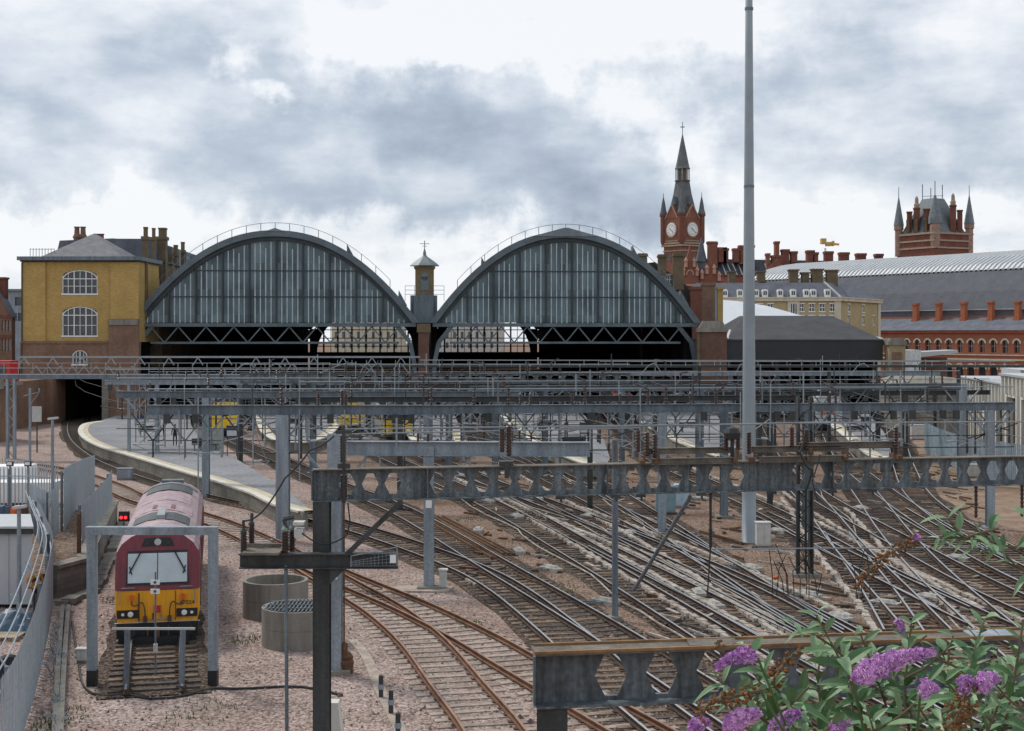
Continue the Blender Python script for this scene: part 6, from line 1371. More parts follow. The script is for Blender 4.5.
m = MB(); m.box(-1.28, 1.28, -.06, .2, .22, .705); m.box(-1.22, 1.22, -.10, .5, .0, .219); m.prism([(-1.15, .0), (1.15, .0), (.9, -.02), (-.9, -.02)][::-1], -.6, -.1); m.box(-1.0, 1.0, -.45, -.1, .03, .3); m.build('buffer_beam', black, T)
text_mesh('67024', .19, black, T, (.93, -.012, 1.30), (R(90), 0, 0), .003, 'number')
m = MB(); m.box(-1.34, 1.34, -.055, -.0, .70, .72)
m.build('lamp_bracket', off_white, T)
m = MB(); m.box(-1.2, 1.2, .3, LL - .3, .35, .75); m.box(-1.15, 1.15, 6.5, 10, .2, .36); m.build('underframe', black, T)
for y_ in (1.6, 4.2, LL - 4.2, LL - 1.6):
    for s in (-1, 1): m = MB(); m.lathe([(.5, -.06), (.5, .0), (.46, .02), (.44, .07), (.2, .07), (.2, .1)], (s * .76, y_, .66), 24, axis=(s, 0, 0)); m.build('wheel', steel_d, T)
for y_ in (2.9, LL - 2.9):
    for s in (-1, 1): m = MB(); m.box(s * 1.02 - .06, s * 1.02 + .06, y_ - 2.1, y_ + 2.1, .5, .85); m.build('bogie_frame', steel_d, T)
# side details and roof furniture
for s in (-1, 1):
    for y_ in (1.0, 3.3): m = MB(); m.box(s * 1.345 - .01, s * 1.345 + .01, y_, y_ + .62, 1.0, 2.95 if y_ > 2 else 2.6); m.build('cab_door' if y_ > 2 else 'side_window', maroon if y_ > 2 else glass_d, T)
    m = MB()
    for i in range(22): m.box(s * 1.345 - .012, s * 1.345 + .012, 5 + i * .38, 5.22 + i * .38, 1.5, 2.8)
    m.build('side_grille', mat('grille maroon', (.12, .02, .03), .6) if 'grille maroon' not in MT else MT['grille maroon'], T)
def roofp(nm, x0, x1, y0, y1, h_, mt_, flat=None):
    def zz(x):
        ax_ = abs(x)
        for i in range(len(prof) - 1):
            if prof[i + 1][0] <= ax_ <= prof[i][0] and prof[i][1] > 2.9: t_ = (prof[i][0] - ax_) / (prof[i][0] - prof[i + 1][0]); return prof[i][1] + t_ * (prof[i + 1][1] - prof[i][1]) + .06
        return 3.69
    m = MB(); xs = [x0 + (x1 - x0) * i / 6 for i in range(7)]
    for i in range(6): 
        a_, b_ = xs[i], xs[i + 1]; V = [(a_, y0, zz(a_) - .05), (b_, y0, zz(b_) - .05), (b_, y1, zz(b_) - .05), (a_, y1, zz(a_) - .05), (a_, y0, zz(a_) + h_), (b_, y0, zz(b_) + h_), (b_, y1, zz(b_) + h_), (a_, y1, zz(a_) + h_)]
        m.add(V, [(3, 2, 1, 0), (4, 5, 6, 7), (0, 1, 5, 4), (1, 2, 6, 5), (2, 3, 7, 6), (3, 0, 4, 7)])
    return m.build(nm, mt_, T)
roofp('roof_grille', -.95, -.15, 2.6, 4.6, .02, shed_dark); roofp('roof_grille', .15, .95, 2.6, 4.6, .02, shed_dark)
m = MB(); m.box(-.13, .13, 2.7, 4.4, 3.66, 3.82); m.build('exhaust_cowl', tube_l, T)
roofp('roof_panel', -1.0, 1.0, 5.2, 7.6, .03, roof_pink); roofp('roof_hatch', .25, .4, 5.6, 6.6, .05, dark_red if False else maroon); roofp('roof_hatch', -.4, -.25, 5.6, 6.6, .05, maroon)
roofp('roof_panel', -.9, .9, 8.2, 11.0, .025, roof_pink); roofp('roof_grille', -.9, .9, 11.6, 13.6, .04, shed_dark)
roofp('roof_panel', -1.1, 1.1, 13.9, 14.4, .05, mat('roof grey', (.22, .21, .22), .7))
m = MB(); m.box(-.4, .5, 14.5, 15.0, 3.6, 3.8); m.build('horn_cover', steel, T)

# goal-post barrier and loading gauge portal in front of it
T = thing('gauge_portal', 'light grey square portal frame standing in front of the locomotive', 'portal', (P(152, 686, 39.8).x, 39.8, 0), world=True)
f5 = lambda px, py: P(px, py, 39.8)
for px in (92, 213):
    m = MB(); a_ = f5(px, 600); m.box(a_.x - .125, a_.x + .125, 39.7, 39.95, .45, 4.3); p_ = m.build('leg', steel_l, T)
    m = MB(); m.box(a_.x - .13, a_.x + .13, 39.69, 39.96, 0, .449); m.build('black_foot', black, p_)
m = MB(); m.box(f5(86, 0).x, f5(217.5, 0).x, 39.7, 39.95, 4.3, 4.52); m.build('crossbar', steel_l, T)
T = thing('rail_end_barrier', 'low barrier of two grey posts and a thin white bar at the siding end', 'barrier', G(154, 692), 0, world=True)
by = G(154, 692).y; f6 = lambda px: (px - 512) / F * by
for px in (126, 181.5): m = MB(); m.bar((f6(px), by, 0), (f6(px + 1.5), by, 1.74), .14, .1, up=(0, 1, 0)); m.build('post', steel, T)
m = MB(); m.box(f6(112), f6(195), by - .03, by + .03, 1.74, 1.8); m.build('crossbar', white_ins, T)
T = thing('gauge_rod', 'thin upright rod with two small white discs before the locomotive', 'gauge rod', G(155, 678), world=True)
by = G(155, 678).y; m = MB(); m.tube(((155.5 - 512) / F * by, by, 0), ((155.5 - 512) / F * by, by, P(0, 572, by).z), .028, 6); m.build('rod', steel, T)
for py in (582, 591): m = MB(); c_ = P(155.5, py, by); m.box(c_.x - .13, c_.x + .13, by - .06, by - .03, c_.z - .07, c_.z + .07); d_ = m.build('sign_plate', white_p, T); m = MB(); m.lathe([(.045, 0), (.045, .01)], (c_.x, by - .061, c_.z), 12, axis=(0, -1, 0)); m.build('dial', steel, d_)
m = MB(); c_ = P(155.5, 648, by); m.box(c_.x - .05, c_.x + .05, by - .06, by + .06, c_.z - .12, c_.z + .12); m.build('clamp', off_white, T)
for s in (127, 181): pass
T = thing('red_signal', 'small red signal lamp showing behind the locomotive cab', 'signal', G(123, 560), world=True)
sp_ = P(123.5, 517.5, 57); T.location = (sp_.x, 57, 0); ORG[T.name] = Vector((sp_.x, 57, 0)); m = MB(); m.tube((sp_.x, 57, 0), (sp_.x, 57, sp_.z - .2), .05, 8); m.build('post', steel, T); m = MB(); m.box(sp_.x - .2, sp_.x + .2, 57, 57.2, sp_.z - .16, sp_.z + .24); hd = m.build('head', black, T)
lm = bpy.data.materials.new('red lamp'); lm.use_nodes = True; b_ = lm.node_tree.nodes['Principled BSDF']; b_.inputs['Base Color'].default_value = (.6, .01, .01, 1); b_.inputs['Emission Color'].default_value = (1, .04, .05, 1); b_.inputs['Emission Strength'].default_value = 1.6
for s in (-.09, .09): m = MB(); m.lathe([(.065, 0), (.065, .04), (.04, .05)], (sp_.x + s, 56.99, sp_.z), 12, axis=(0, -1, 0)); m.build('lamp', lm, hd)
m = MB(); m.path(spline([G(72, 622), G(78, 660), G(86, 690), G(100, 697), G(125, 696), G(150, 700), G(180, 698), G(210, 690), G(240, 690), G(300, 688), G(345, 697)], .5), .035, 6)
for i in range(len(m.v)): m.v[i] = (m.v[i][0], m.v[i][1], m.v[i][2] + .04)
tag(m.build('cable', black, None, off=G(86, 690)), 'black cable snaking over the ballast in front of the locomotive', 'cable')
cabinet('small white junction box by the left foot of the portal frame', 81, 664, .28, .42, off_white, .2)

# ---------------------------------------------------------------- multiple unit trains at the platforms
def emu(label, key, yfront, front_m, body_m, length=44, wd=2.75, face='y'):
    cl = CENT[key]; i = min(range(len(cl)), key=lambda j: abs(cl[j].y - yfront)); p = cl[i]; j = min(i + 8, len(cl) - 1); d = (cl[j] - p).normalized()
    a_ = math.atan2(-d.x, d.y); T = thing('passenger_train', label, 'train', (p.x, p.y, 0), a_, 'trains standing at the platforms'); h = wd / 2
    m = MB(); pr = [(-h, .6), (-h, 3.0), (-h * .8, 3.5), (-h * .35, 3.7), (h * .35, 3.7), (h * .8, 3.5), (h, 3.0), (h, .6)]; m.prism(pr[::-1], .12, length); m.build('body', body_m, T)
    m = MB(); m.prism([(-h * .97, .75), (-h * .97, 2.05), (h * .97, 2.05), (h * .97, .75)][::-1], .0, .119); m.prism([(-h * .95, 2.95), (-h * .78, 3.4), (h * .78, 3.4), (h * .95, 2.95)][::-1], .0, .119); m.box(-.42, .42, -.05, .0, .8, 2.9); m.build('front_panel', front_m, T)
    for s in (-1, 1): m = MB(); m.box(s * .88 - .38, s * .88 + .38, .03, .118, 2.06, 2.9); m.build('windscreen', glass_d, T)
    m = MB(); m.box(-.3, .3, -.07, -.051, 2.0, 2.75); m.build('end_door_window', glass_d, T)
    for s in (-1, 1): m = MB(); m.box(s * 1.0 - .14, s * 1.0 + .14, -.03, -.001, 1.0, 1.2); m.build('headlight', white_p, T)
    m = MB(); m.box(-1.2, 1.2, .05, length - 1, .2, .7); m.box(-.2, .2, -.4, .05, .5, .8); m.build('underframe', black, T)
    for s in (-1, 1):
        m = MB(); y_ = 1.5
        while y_ < length - 2: m.box(s * h - .01 if s > 0 else s * h - .02, s * h + .02 if s > 0 else s * h + .01, y_, y_ + 1.5, 1.9, 2.8); y_ += 2.1
        m.build('side_windows', glass_d, T)
    m = MB()
    for y_ in range(3, int(length) - 3, 6): m = MB(); m.box(-.7, .7, y_, y_ + 2.6, 3.68, 3.95); m.build('roof_unit', steel_d, T)
    return T
grey_body = mat('train grey', (.30, .31, .34), .4, .1, .1, 1)
emu('train with a broad yellow front left of the central platform', 'E2', 129, yellow_t, grey_body)
emu('narrower yellow-fronted train beside the broad one, half hidden by a mast', 'E', 140, yellow_t, grey_body)
emu('yellow-fronted train at the curved platform behind the light post', 'D', 137, yellow_t, mat('train dark', (.05, .06, .09), .4))
emu('white train with a small orange front panel at the right platform', 'H2', 144, MT['train white'] if 'train white' in MT else mat('train white', (.45, .46, .48), .4), MT['train white'])
m = MB(); m.box(-.62, .62, -.09, -.055, 1.75, 2.75); m.build('orange_panel', orange, bpy.data.objects[[o.name for o in bpy.data.objects if o.name.startswith('passenger_train')][-1]])
emu('dark red liveried train standing behind the dark-walled platform', 'G', 146, canopy_blk, mat('train red', (.22, .03, .035), .4), 40)
# ---------------------------------------------------------------- people waiting on platforms
def person_mesh(col):
    sk = {'v': [(0, 0, .95), (0, 0, 1.18), (0, 0, 1.42), (0, 0, 1.52), (0, -.01, 1.66), (.1, 0, .9), (.11, 0, .5), (.11, .01, .08), (.12, -.12, .05), (-.1, 0, .9), (-.11, .02, .5), (-.12, .04, .08), (-.13, -.08, .05), (.2, 0, 1.4), (.25, .02, 1.12), (.24, -.06, .88), (-.2, 0, 1.4), (-.25, .02, 1.12), (-.24, -.06, .88)],
          'e': [(0, 1), (1, 2), (2, 3), (3, 4), (0, 5), (5, 6), (6, 7), (7, 8), (0, 9), (9, 10), (10, 11), (11, 12), (2, 13), (13, 14), (14, 15), (2, 16), (16, 17), (17, 18)],
          'r': [.15, .14, .15, .06, .10, .1, .07, .05, .04, .1, .07, .05, .04, .07, .05, .035, .07, .05, .035]}
    me = bpy.data.meshes.new('person'); me.from_pydata(sk['v'], sk['e'], []); o = bpy.data.objects.new('tmp', me); COL.objects.link(o)
    md = o.modifiers.new('s', 'SKIN'); 
    for i, r_ in enumerate(sk['r']): me.skin_vertices[0].data[i].radius = (r_, r_ * .8)
    me.skin_vertices[0].data[0].use_root = True
    o.modifiers.new('d', 'SUBSURF').levels = 1; bpy.context.view_layer.update()
    r_ = bpy.data.meshes.new_from_object(o.evaluated_get(bpy.context.evaluated_depsgraph_get())); bpy.data.objects.remove(o)
    r_.materials.clear(); r_.materials.append(mat('coat', col, .8)); r_.materials.append(mat('skin', (.45, .27, .2), .6)); r_.materials.append(mat('trousers', (.03, .03, .05), .8))
    for p in r_.polygons:
        z = p.center.z; p.material_index = 1 if z > 1.53 else (2 if z < .9 else 0)
    return r_
PM_ = [person_mesh((.03, .035, .05)), person_mesh((.30, .05, .04)), person_mesh((.35, .35, .36))]
for i, (px, py, k_, lab) in enumerate(((298, 436, 0, 'person in dark clothes standing on the rounded platform nose'), (392, 431, 0, 'person in dark coat near the wider yellow train'), (540, 432, 2, 'person in grey top on the central platform'), (566, 440, 0, 'person in dark coat farther right on the central platform'), (164, 440, 0, 'person in dark coat on the curved platform'), (175, 446, 0, 'second person in dark coat on the curved platform, right of the other'), (590, 436, 1, 'person in red top on the central platform'))):
    o = bpy.data.objects.new('person', PM_[k_]); COL.objects.link(o); o.location = G(px, py, .95); o.rotation_euler = (0, 0, i * 1.3); tag(o, lab, 'person')
    m = MB(); m.lathe([(.03, 1.60), (.1, 1.64), (.105, 1.72), (.06, 1.775)], (0, .02, 0), 10); m.build('hair', bark, o)
bench0 = None
for i, (px, py, lab) in enumerate(((150, 436, 'bench near the back of the curved platform'), (205, 450, 'bench beside the sage panel cabinet on the curved platform'), (290, 428, 'bench on the rounded platform'), (548, 430, 'bench on the wide central platform'), (575, 448, 'bench nearer the end of the central platform'), (690, 432, 'bench on the dark-walled platform'), (858, 436, 'bench on the right hand platform'))):
    if bench0 is None:
        T = thing('platform_bench', lab, 'bench', G(px, py, .95), .3, 'benches on the platforms'); m = MB(); m.box(-1, 1, -.22, .22, .42, .47); m.build('seat', steel_d, T); m = MB(); m.box(-1, 1, .2, .25, .5, .9); m.build('backrest', steel_d, T)
        for s in (-.8, .8): m = MB(); m.box(s - .04, s + .04, -.2, .22, 0, .419); m.build('leg', steel, T)
        bench0 = T
    else: T = copy_tree(bench0); T.location = G(px, py, .95); T['label'] = lab
for i, (px, py, lab) in enumerate(((140, 442, 'at the front of the curved platform'), (232, 456, 'by the right flank of the curved platform'), (310, 434, 'on the rounded platform nose'), (425, 440, 'on the narrow platform end'), (530, 430, 'on the left edge of the central platform'), (585, 452, 'near the end of the central platform'), (705, 442, 'at the end of the dark-walled platform'), (866, 444, 'on the right hand platform nose'))):
    T = thing('platform_sign', 'small dark blue sign on twin posts ' + lab, 'sign', G(px, py, .95), 0, 'platform signs'); m = MB()
    for s in (-.35, .35): m.tube((s, 0, 0), (s, 0, 2.3), .035, 6)
    m.build('posts', steel_d, T); m = MB(); m.box(-.42, .42, -.06, -.036, 1.4, 2.25); m.build('board', mat('sign blue', (.02, .03, .09), .5) if 'sign blue' not in MT else MT['sign blue'], T); m = MB(); m.box(-.36, .36, -.065, -.061, 1.5, 1.9); m.build('notice', off_white, T)
# ---------------------------------------------------------------- left yard: palisade fences, cabin, clutter
def fence(label, pts, h_, z0=0, pitch=.155, w_=.075, mt_=None, rails=True, solid=False):
    P_ = spline([Vector((p[0], p[1], 0)) for p in pts], pitch); T = thing('palisade_fence', label, 'fence', (P_[0].x, P_[0].y, 0), world=True)
    m = MB(); n_ = len(P_)
    def hz_(i): return (h_[0] + (h_[1] - h_[0]) * i / n_) if isinstance(h_, tuple) else h_
    for i in range(n_ - 1):
        d = (P_[i + 1] - P_[i]).normalized(); p = P_[i]; s = Vector((d.y, -d.x, 0)); zt_ = z0 + hz_(i); a_, b_ = p - d * w_ / 2, p + d * w_ / 2
        c_ = p; V = [a_ + Vector((0, 0, z0 + .05)), c_ + s * .035 + Vector((0, 0, z0 + .05)), b_ + Vector((0, 0, z0 + .05)), a_ + Vector((0, 0, zt_ - .12)), c_ + s * .035 + Vector((0, 0, zt_)), b_ + Vector((0, 0, zt_ - .12))]
        o_ = s * -.006; V2 = V + [v + o_ for v in V]
        m.add(V2, [(0, 1, 4, 3), (1, 2, 5, 4), (9, 10, 7, 6), (10, 11, 8, 7), (3, 4, 10, 9), (4, 5, 11, 10), (0, 3, 9, 6), (2, 8, 11, 5)])
    m.build('pales', mt_ or steel_l, T)
    m = MB()
    for zf in (.25, .82):
        for i in range(0, n_ - 6, 6):
            a_, b_ = P_[i], P_[min(i + 6, n_ - 1)]; d = (b_ - a_).normalized(); s = Vector((d.y, -d.x, 0)) * -.04; m.bar(a_ + s + Vector((0, 0, z0 + hz_(i) * zf)), b_ + s + Vector((0, 0, z0 + hz_(i) * zf)), .05, .05)
    m.build('rail', mt_ or steel_l, T)
    for i in range(0, n_, 17):
        a_ = P_[i]; d = (P_[min(i + 1, n_ - 1)] - P_[max(i - 1, 0)]).normalized(); s = Vector((d.y, -d.x, 0)) * -.1; m = MB(); m.box(a_.x + s.x - .05, a_.x + s.x + .05, a_.y + s.y - .05, a_.y + s.y + .05, 0, z0 + hz_(i) * .95); m.build('post', steel, T)
    return T, P_
def fy(px, Y): return ((px - 512) / F * Y, Y)
fg_ = mat('fence galvanised', (.36, .41, .45), .5, .2, .15, 2, streak=6, fine=.12, fscale=10)
T, FP = fence('tall close-boarded grey palisade fence curving along the bottom left edge', [fy(-60, 27), fy(2, 31.3), fy(27, 36.3), fy(40, 41.6), fy(50, 48.8), fy(52, 53), fy(44, 59), fy(36, 66)], 2.4, 0, .33, .19, fg_)
m = MB()
for off_, z_ in ((-.35, 2.5), (-.5, 2.75), (-.2, 2.3)):
    pp = []
    for i in range(0, len(FP) - 1, 5):
        d = (FP[i + 1] - FP[i]).normalized(); s = Vector((d.y, -d.x, 0)); pp.append(FP[i] + s * off_ + Vector((0, 0, z_)))
    m.path(pp, .022, 5)
for i in range(0, len(FP) - 1, 18):
    d = (FP[i + 1] - FP[i]).normalized(); s = Vector((d.y, -d.x, 0)); m.bar(FP[i] + s * -.1 + Vector((0, 0, 2.1)), FP[i] + s * -.6 + Vector((0, 0, 2.85)), .05, .04)
m.build('razor_wire_arms', steel_l, T)
fence('high solid-looking grey palisade screen beyond the yard', [fy(64, 66), fy(72, 72), fy(82, 79), fy(95, 87)], (3.7, 2.5), 0, .26, .22, fg_)
fence('grey palisade fence with top rail standing on the retaining wall', [fy(82, 59), fy(88, 61), fy(98, 65), fy(106, 69), fy(112, 74)], 2.15, .75, .26, .14, fg_)
fence('open grey palisade fence across the back of the yard', [fy(-60, 74), fy(-10, 75), fy(30, 75), fy(62, 74)], 2.9, 0, .2, .07, fg_)
fence('short grey palisade return beside the cabin', [fy(30, 67), fy(48, 64), fy(60, 66)], 2.9, 0, .2, .07, fg_)
fence('low blue-grey palisade fence before the concrete depot', [fy(925, 118), fy(945, 108), fy(975, 100), fy(1040, 93)], 2.6, 0, .22, .18, mat('blue fence', (.25, .32, .37), .5))
fence('open palisade fence along the far left track side', [fy(-20, 96), fy(20, 95), fy(60, 92)], 1.6, 0, .25, .08, fg_)

T = thing('retaining_wall', 'low concrete block retaining wall with pale coping left of the locomotive', 'wall', G(72, 597), world=True)
w0, w1, w2, w3 = Vector((*fy(52, 53), 0)), Vector((*fy(84, 55), 0)), Vector((*fy(96, 62), 0)), Vector((*fy(113, 74), 0))
m = MB()
for a_, b_ in ((w0, w1), (w1, w2), (w2, w3)): m.bar(a_ + Vector((0, 0, .55)), b_ + Vector((0, 0, .55)), .45, 1.1)
m.build('blockwork', block, T)
m = MB()
for a_, b_ in ((w0, w1), (w1, w2), (w2, w3)): m.bar(a_ + Vector((0, 0, 1.18)), b_ + Vector((0, 0, 1.18)), .62, .14)
m.build('coping', concrete, T)
m = MB(); m.slab([(w0.x - 2, w0.y + .3), (w1.x, w1.y + .3), (w2.x - .2, w2.y), (w3.x - .2, w3.y), (w3.x - 4, w3.y)], 0, .7); m.build('fill', bal_brown, T)
for i, (a_, b_, lab) in enumerate((((62, 606), (95, 592), 'long pale kerb stone below the retaining wall'), ((96, 590), (112, 556), 'pale kerb stones running beside the locomotive'), ((113, 553), (124, 520), 'farther pale kerb stones beside the locomotive'), ((64, 603), (79, 603), 'short loose kerb block below the retaining wall'))):
    m = MB(); A_, B_ = G(*a_), G(*b_); n_ = max(1, int((B_ - A_).length / 1.1))
    for k_ in range(n_):
        p0, p1 = A_.lerp(B_, (k_ + .03) / n_), A_.lerp(B_, (k_ + .97) / n_); j_ = Vector((random.uniform(-.06, .06), 0, .07 + .023 * i)); m.bar(p0 + j_, p1 + j_, .5 if i != 3 else .8, .2)
    tag(m.build('kerb_stones', concrete, None, off=A_), lab, 'kerb')
T = thing('timber_post', 'rusty orange post standing on the retaining wall', 'post', (fy(79, 56)[0], 56, .7)); m = MB(); m.hpost((0, 0, 0), (0, 0, 2.1), .14, .12); m.build('shaft', rust, T); m = MB(); m.box(-.22, .22, -.2, .2, 0, .06); m.build('base', steel_l, T)

T = thing('site_cabin', 'flat-roofed grey site cabin behind the curved fence', 'cabin', (fy(0, 52)[0], 52, 0), 0, world=True)
pA, pB, pC, pD = fy(32, 51), fy(30, 54), fy(-70, 54), fy(-75, 51)
m = MB(); m.slab([pA, pB, pC, pD], .15, 2.75)
for px in (-40, -28, -16, -4, 8, 20): q_ = fy(px, 50.97); m.box(q_[0] - .02, q_[0] + .02, q_[1], q_[1] + .02, .2, 2.7)
m.build('wall', mat('cabin grey', (.42, .44, .46), .6, 0, .08, 1, streak=1), T)
m = MB(); m.slab([fy(33.5, 50.7), fy(30.5, 54.2), fy(-72, 54.2), fy(-78, 50.7)], 2.95, 3.03); m.cur = 1; m.slab([fy(33, 50.8), fy(30.3, 54.1), fy(-71, 54.1), fy(-76, 50.8)], 2.74, 2.949); m.build('roof', [white_ins, steel_d], T)
for i, (px, mt_, lab) in enumerate(((3, blue_p, 'blue drum'), (9.5, blue_p, 'second blue drum beside it'), (15, orange, 'orange-red drum'), (22, MT['rusty steel'], 'brown drum at the right end'))):
    T = thing('drum', lab + ' in the row behind the cabin', 'drum', (fy(px, 66)[0], 66, 0), 0, 'drums behind the cabin'); T.location.z = 1.0
    m = MB(); m.lathe([(.29, 0), (.3, .3), (.31, .31), (.3, .32), (.3, .6), (.31, .61), (.3, .62), (.29, .9)], n=16); m.build('body', mt_, T, smooth=False)
T = thing('steel_rack', 'low steel rack the drums stand on', 'rack', (fy(10, 66)[0], 66, 0)); m = MB(); m.box(-1.8, 1.6, -.4, .4, .9, .99)
for x in (-1.7, 1.5): m.box(x - .05, x + .05, -.35, .35, 0, .9)
m.build('frame', steel_d, T)
T = thing('skip', 'white builder\'s skip seen through the back fence', 'skip', (fy(25, 82)[0], 82, 0)); m = MB(); m.pyramid(-2.0, 2.0, -1, 1, 1.4, .2, 1.5, .8); m.build('body', white_p, T)
T = thing('parked_van', 'white van seen through the back fence', 'van', (fy(-8, 84)[0], 84, 0)); m = MB(); m.prism([(-2.4, .35), (-2.4, 1.1), (-1.8, 1.3), (-1.2, 2.1), (2.4, 2.15), (2.45, .35)][::-1], -.9, .9); m.build('body', white_p, T)
m = MB(); m.prism([(-1.65, 1.35), (-1.15, 1.95), (-.6, 1.95), (-.6, 1.35)][::-1], -.92, -.905); m.build('window', glass_d, T)
for x in (-1.6, 1.5): m = MB(); m.lathe([(.34, 0), (.34, .2)], (x, -.88, .34), 16, axis=(0, 1, 0)); m.build('wheel', black, T)
T = thing('tarpaulin_heap', 'crumpled blue tarpaulin heap behind the fence', 'tarpaulin', G(17, 612) if False else (fy(14, 47)[0], 47, 0)); 
m = MB(); rr_ = random.Random(3); n_ = 9; V = [(-.9 + 1.8 * i / n_, -.7 + 1.4 * j / n_, max(0, .7 * (1 - ((i / n_ - .5) * 2) ** 2) * (1 - ((j / n_ - .5) * 2) ** 2)) + rr_.uniform(0, .14)) for j in range(n_ + 1) for i in range(n_ + 1)]
m.add(V, [(j * (n_ + 1) + i, j * (n_ + 1) + i + 1, (j + 1) * (n_ + 1) + i + 1, (j + 1) * (n_ + 1) + i) for j in range(n_) for i in range(n_)]); m.build('sheet', blue_p, T)
T = thing('hose_coil', 'orange coiled hose hung beside the cabin door', 'hose', (fy(33, 49)[0], 49, 1.0)); m = MB()
for k_ in range(4): m.path([Vector((.2 * math.cos(a * .5) * (1 + .12 * k_), k_ * .06, .35 + (.2 + .03 * k_) * math.sin(a * .5 + k_))) for a in range(14)], .04, 6)
m.build('coil', MT['loose orange'] if 'loose orange' in MT else mat('loose orange', (.45, .20, .03), .6), T); m = MB(); m.tube((0, .1, -1.0), (0, .1, .4), .04, 6); m.build('stand', steel_d, T)
for i, (px, Y, lab) in enumerate(((4, 46, 'pale timber pallet behind the fence near the left edge'), (8, 42, 'broken timber pallet in front of the blue tarpaulin'))):
    T = thing('pallet', lab, 'pallet', (fy(px, Y)[0], Y, 0), .4 * i); m = MB()
    for k_ in range(6): m.box(-.6, .6, -.5 + k_ * .18, -.38 + k_ * .18, .12, .145)
    for k_ in (-.5, 0, .5): m.box(k_ - .05, k_ + .05, -.5, .55, 0, .119)
    m.build('boards', mat('pale timber', (.42, .35, .25), .9) if 'pale timber' not in MT else MT['pale timber'], T)
T = thing('tyre', 'black tyre leaning in the yard behind the fence', 'tyre', (fy(8, 38.6)[0], 38.6, 0)); m = MB(); m.lathe([(.3, -.1), (.52, -.12), (.58, -.05), (.58, .05), (.52, .12), (.3, .1)], (0, 0, .58), 28, axis=(.5, -1, .1)); m.build('tread', black, T)
def lamp_post(label, px, Y, ztop, zb=0):
    T = thing('lamp_post', label, 'lamp post', (fy(px, Y)[0], Y, 0)); m = MB(); m.tube((0, 0, 0), (0, 0, ztop), .09, 10, .07); m.build('column', steel_l, T); m = MB(); m.bar((-.2, 0, ztop), (.25, 0, ztop + .05), .25, .1); m.build('lamp_head', white_ins, T)
lamp_post('light grey lamp post rising behind the palisade fence near the tunnel', 52.5, 66, 6.0); lamp_post('slim grey post in front of the cabin', 19, 50, 3.8)
for px, lab in ((10, 'left small white floodlight on the yard fence line'), (28, 'right small white floodlight on the yard fence line')):
    T = thing('floodlight', lab, 'floodlight', (fy(px, 80)[0], 80, 0)); m = MB(); m.tube((0, 0, 0), (0, 0, 2.5), .05, 6); m.build('post', steel, T); m = MB(); m.box(-.18, .18, -.1, .1, 2.45, 2.72); h_ = m.build('housing', black, T); m = MB(); m.box(-.14, .14, -.12, -.101, 2.52, 2.68); m.build('lens', white_p, h_)
# signal boxes by the tunnel
T = thing('route_sign', 'small pale square sign board beside the tunnel wall', 'sign', (fy(37, 118)[0], 118, 0)); m = MB(); m.tube((0, 0, 0), (0, 0, 3.4), .06, 6); m.build('post', steel_d, T); m = MB(); m.box(-.4, .4, -.1, -.03, 2.6, 3.9); m.build('board', off_white, T)
# trunking and scrap strip right of the fence
m = MB()
for x0_, dx_ in ((0, 0), (.32, .05)):
    pp = [Vector((*fy(54 + i * 1.1 + x0_ * 18, 33 + i * 2.2), .12)) for i in range(9)]
    for i in range(8): m.bar(pp[i], pp[i + 1], .14, .22)
tag(m.build('cable_ducting', concrete, None, off=pp[0]), 'two weathered lengths of cable ducting beside the curved fence', 'ducting')
m = MB(); rr_ = random.Random(5)
for i in range(70):
    Y = rr_.uniform(33, 47); p = Vector((*fy(53 + rr_.uniform(-2, 6), Y), .05)); d = Vector((rr_.uniform(-.3, .3), rr_.uniform(-.5, .5), rr_.uniform(0, .35))); m.path([p, p + d * .6 + Vector((0, 0, .15)), p + d], .015, 4)
tag(m.build('scrap_wire', steel_l, None, off=(fy(55, 38)[0], 38, 0)), 'tangle of scrap wire along the foot of the fence', kind='stuff')
# tufts of weeds in the ballast
m = MB(); rr_ = random.Random(11)
spots = [(540, 555, 2.2), (551, 573, 1.2), (500, 548, 1.2), (330, 566, .8), (60, 720, .8), (45, 727, .6), (470, 625, .4), (200, 712, 1), (700, 545, .6), (930, 470, 2.5), (950, 478, 2), (115, 600, .5), (245, 640, .5), (44, 437, 1.5), (470, 520, .8), (560, 588, .8)]
for px, py, r_ in spots:
    c_ = G(px, py)
    for i in range(90):
        a_ = rr_.uniform(0, 6.28); q_ = c_ + Vector((math.cos(a_), math.sin(a_) * 1.5, 0)) * r_ * math.sqrt(rr_.random()); h_ = rr_.uniform(.04, .16); b_ = rr_.uniform(0, 3.14); w_ = .02
        m.add([q_ + Vector((-math.cos(b_) * w_, -math.sin(b_) * w_, 0)), q_ + Vector((math.cos(b_) * w_, math.sin(b_) * w_, 0)), q_ + Vector((rr_.uniform(-.05, .05), rr_.uniform(-.05, .05), h_))], [(0, 1, 2)])
tag(m.build('weeds', weed), 'sparse green weeds growing between the tracks', 'weeds', kind='stuff')
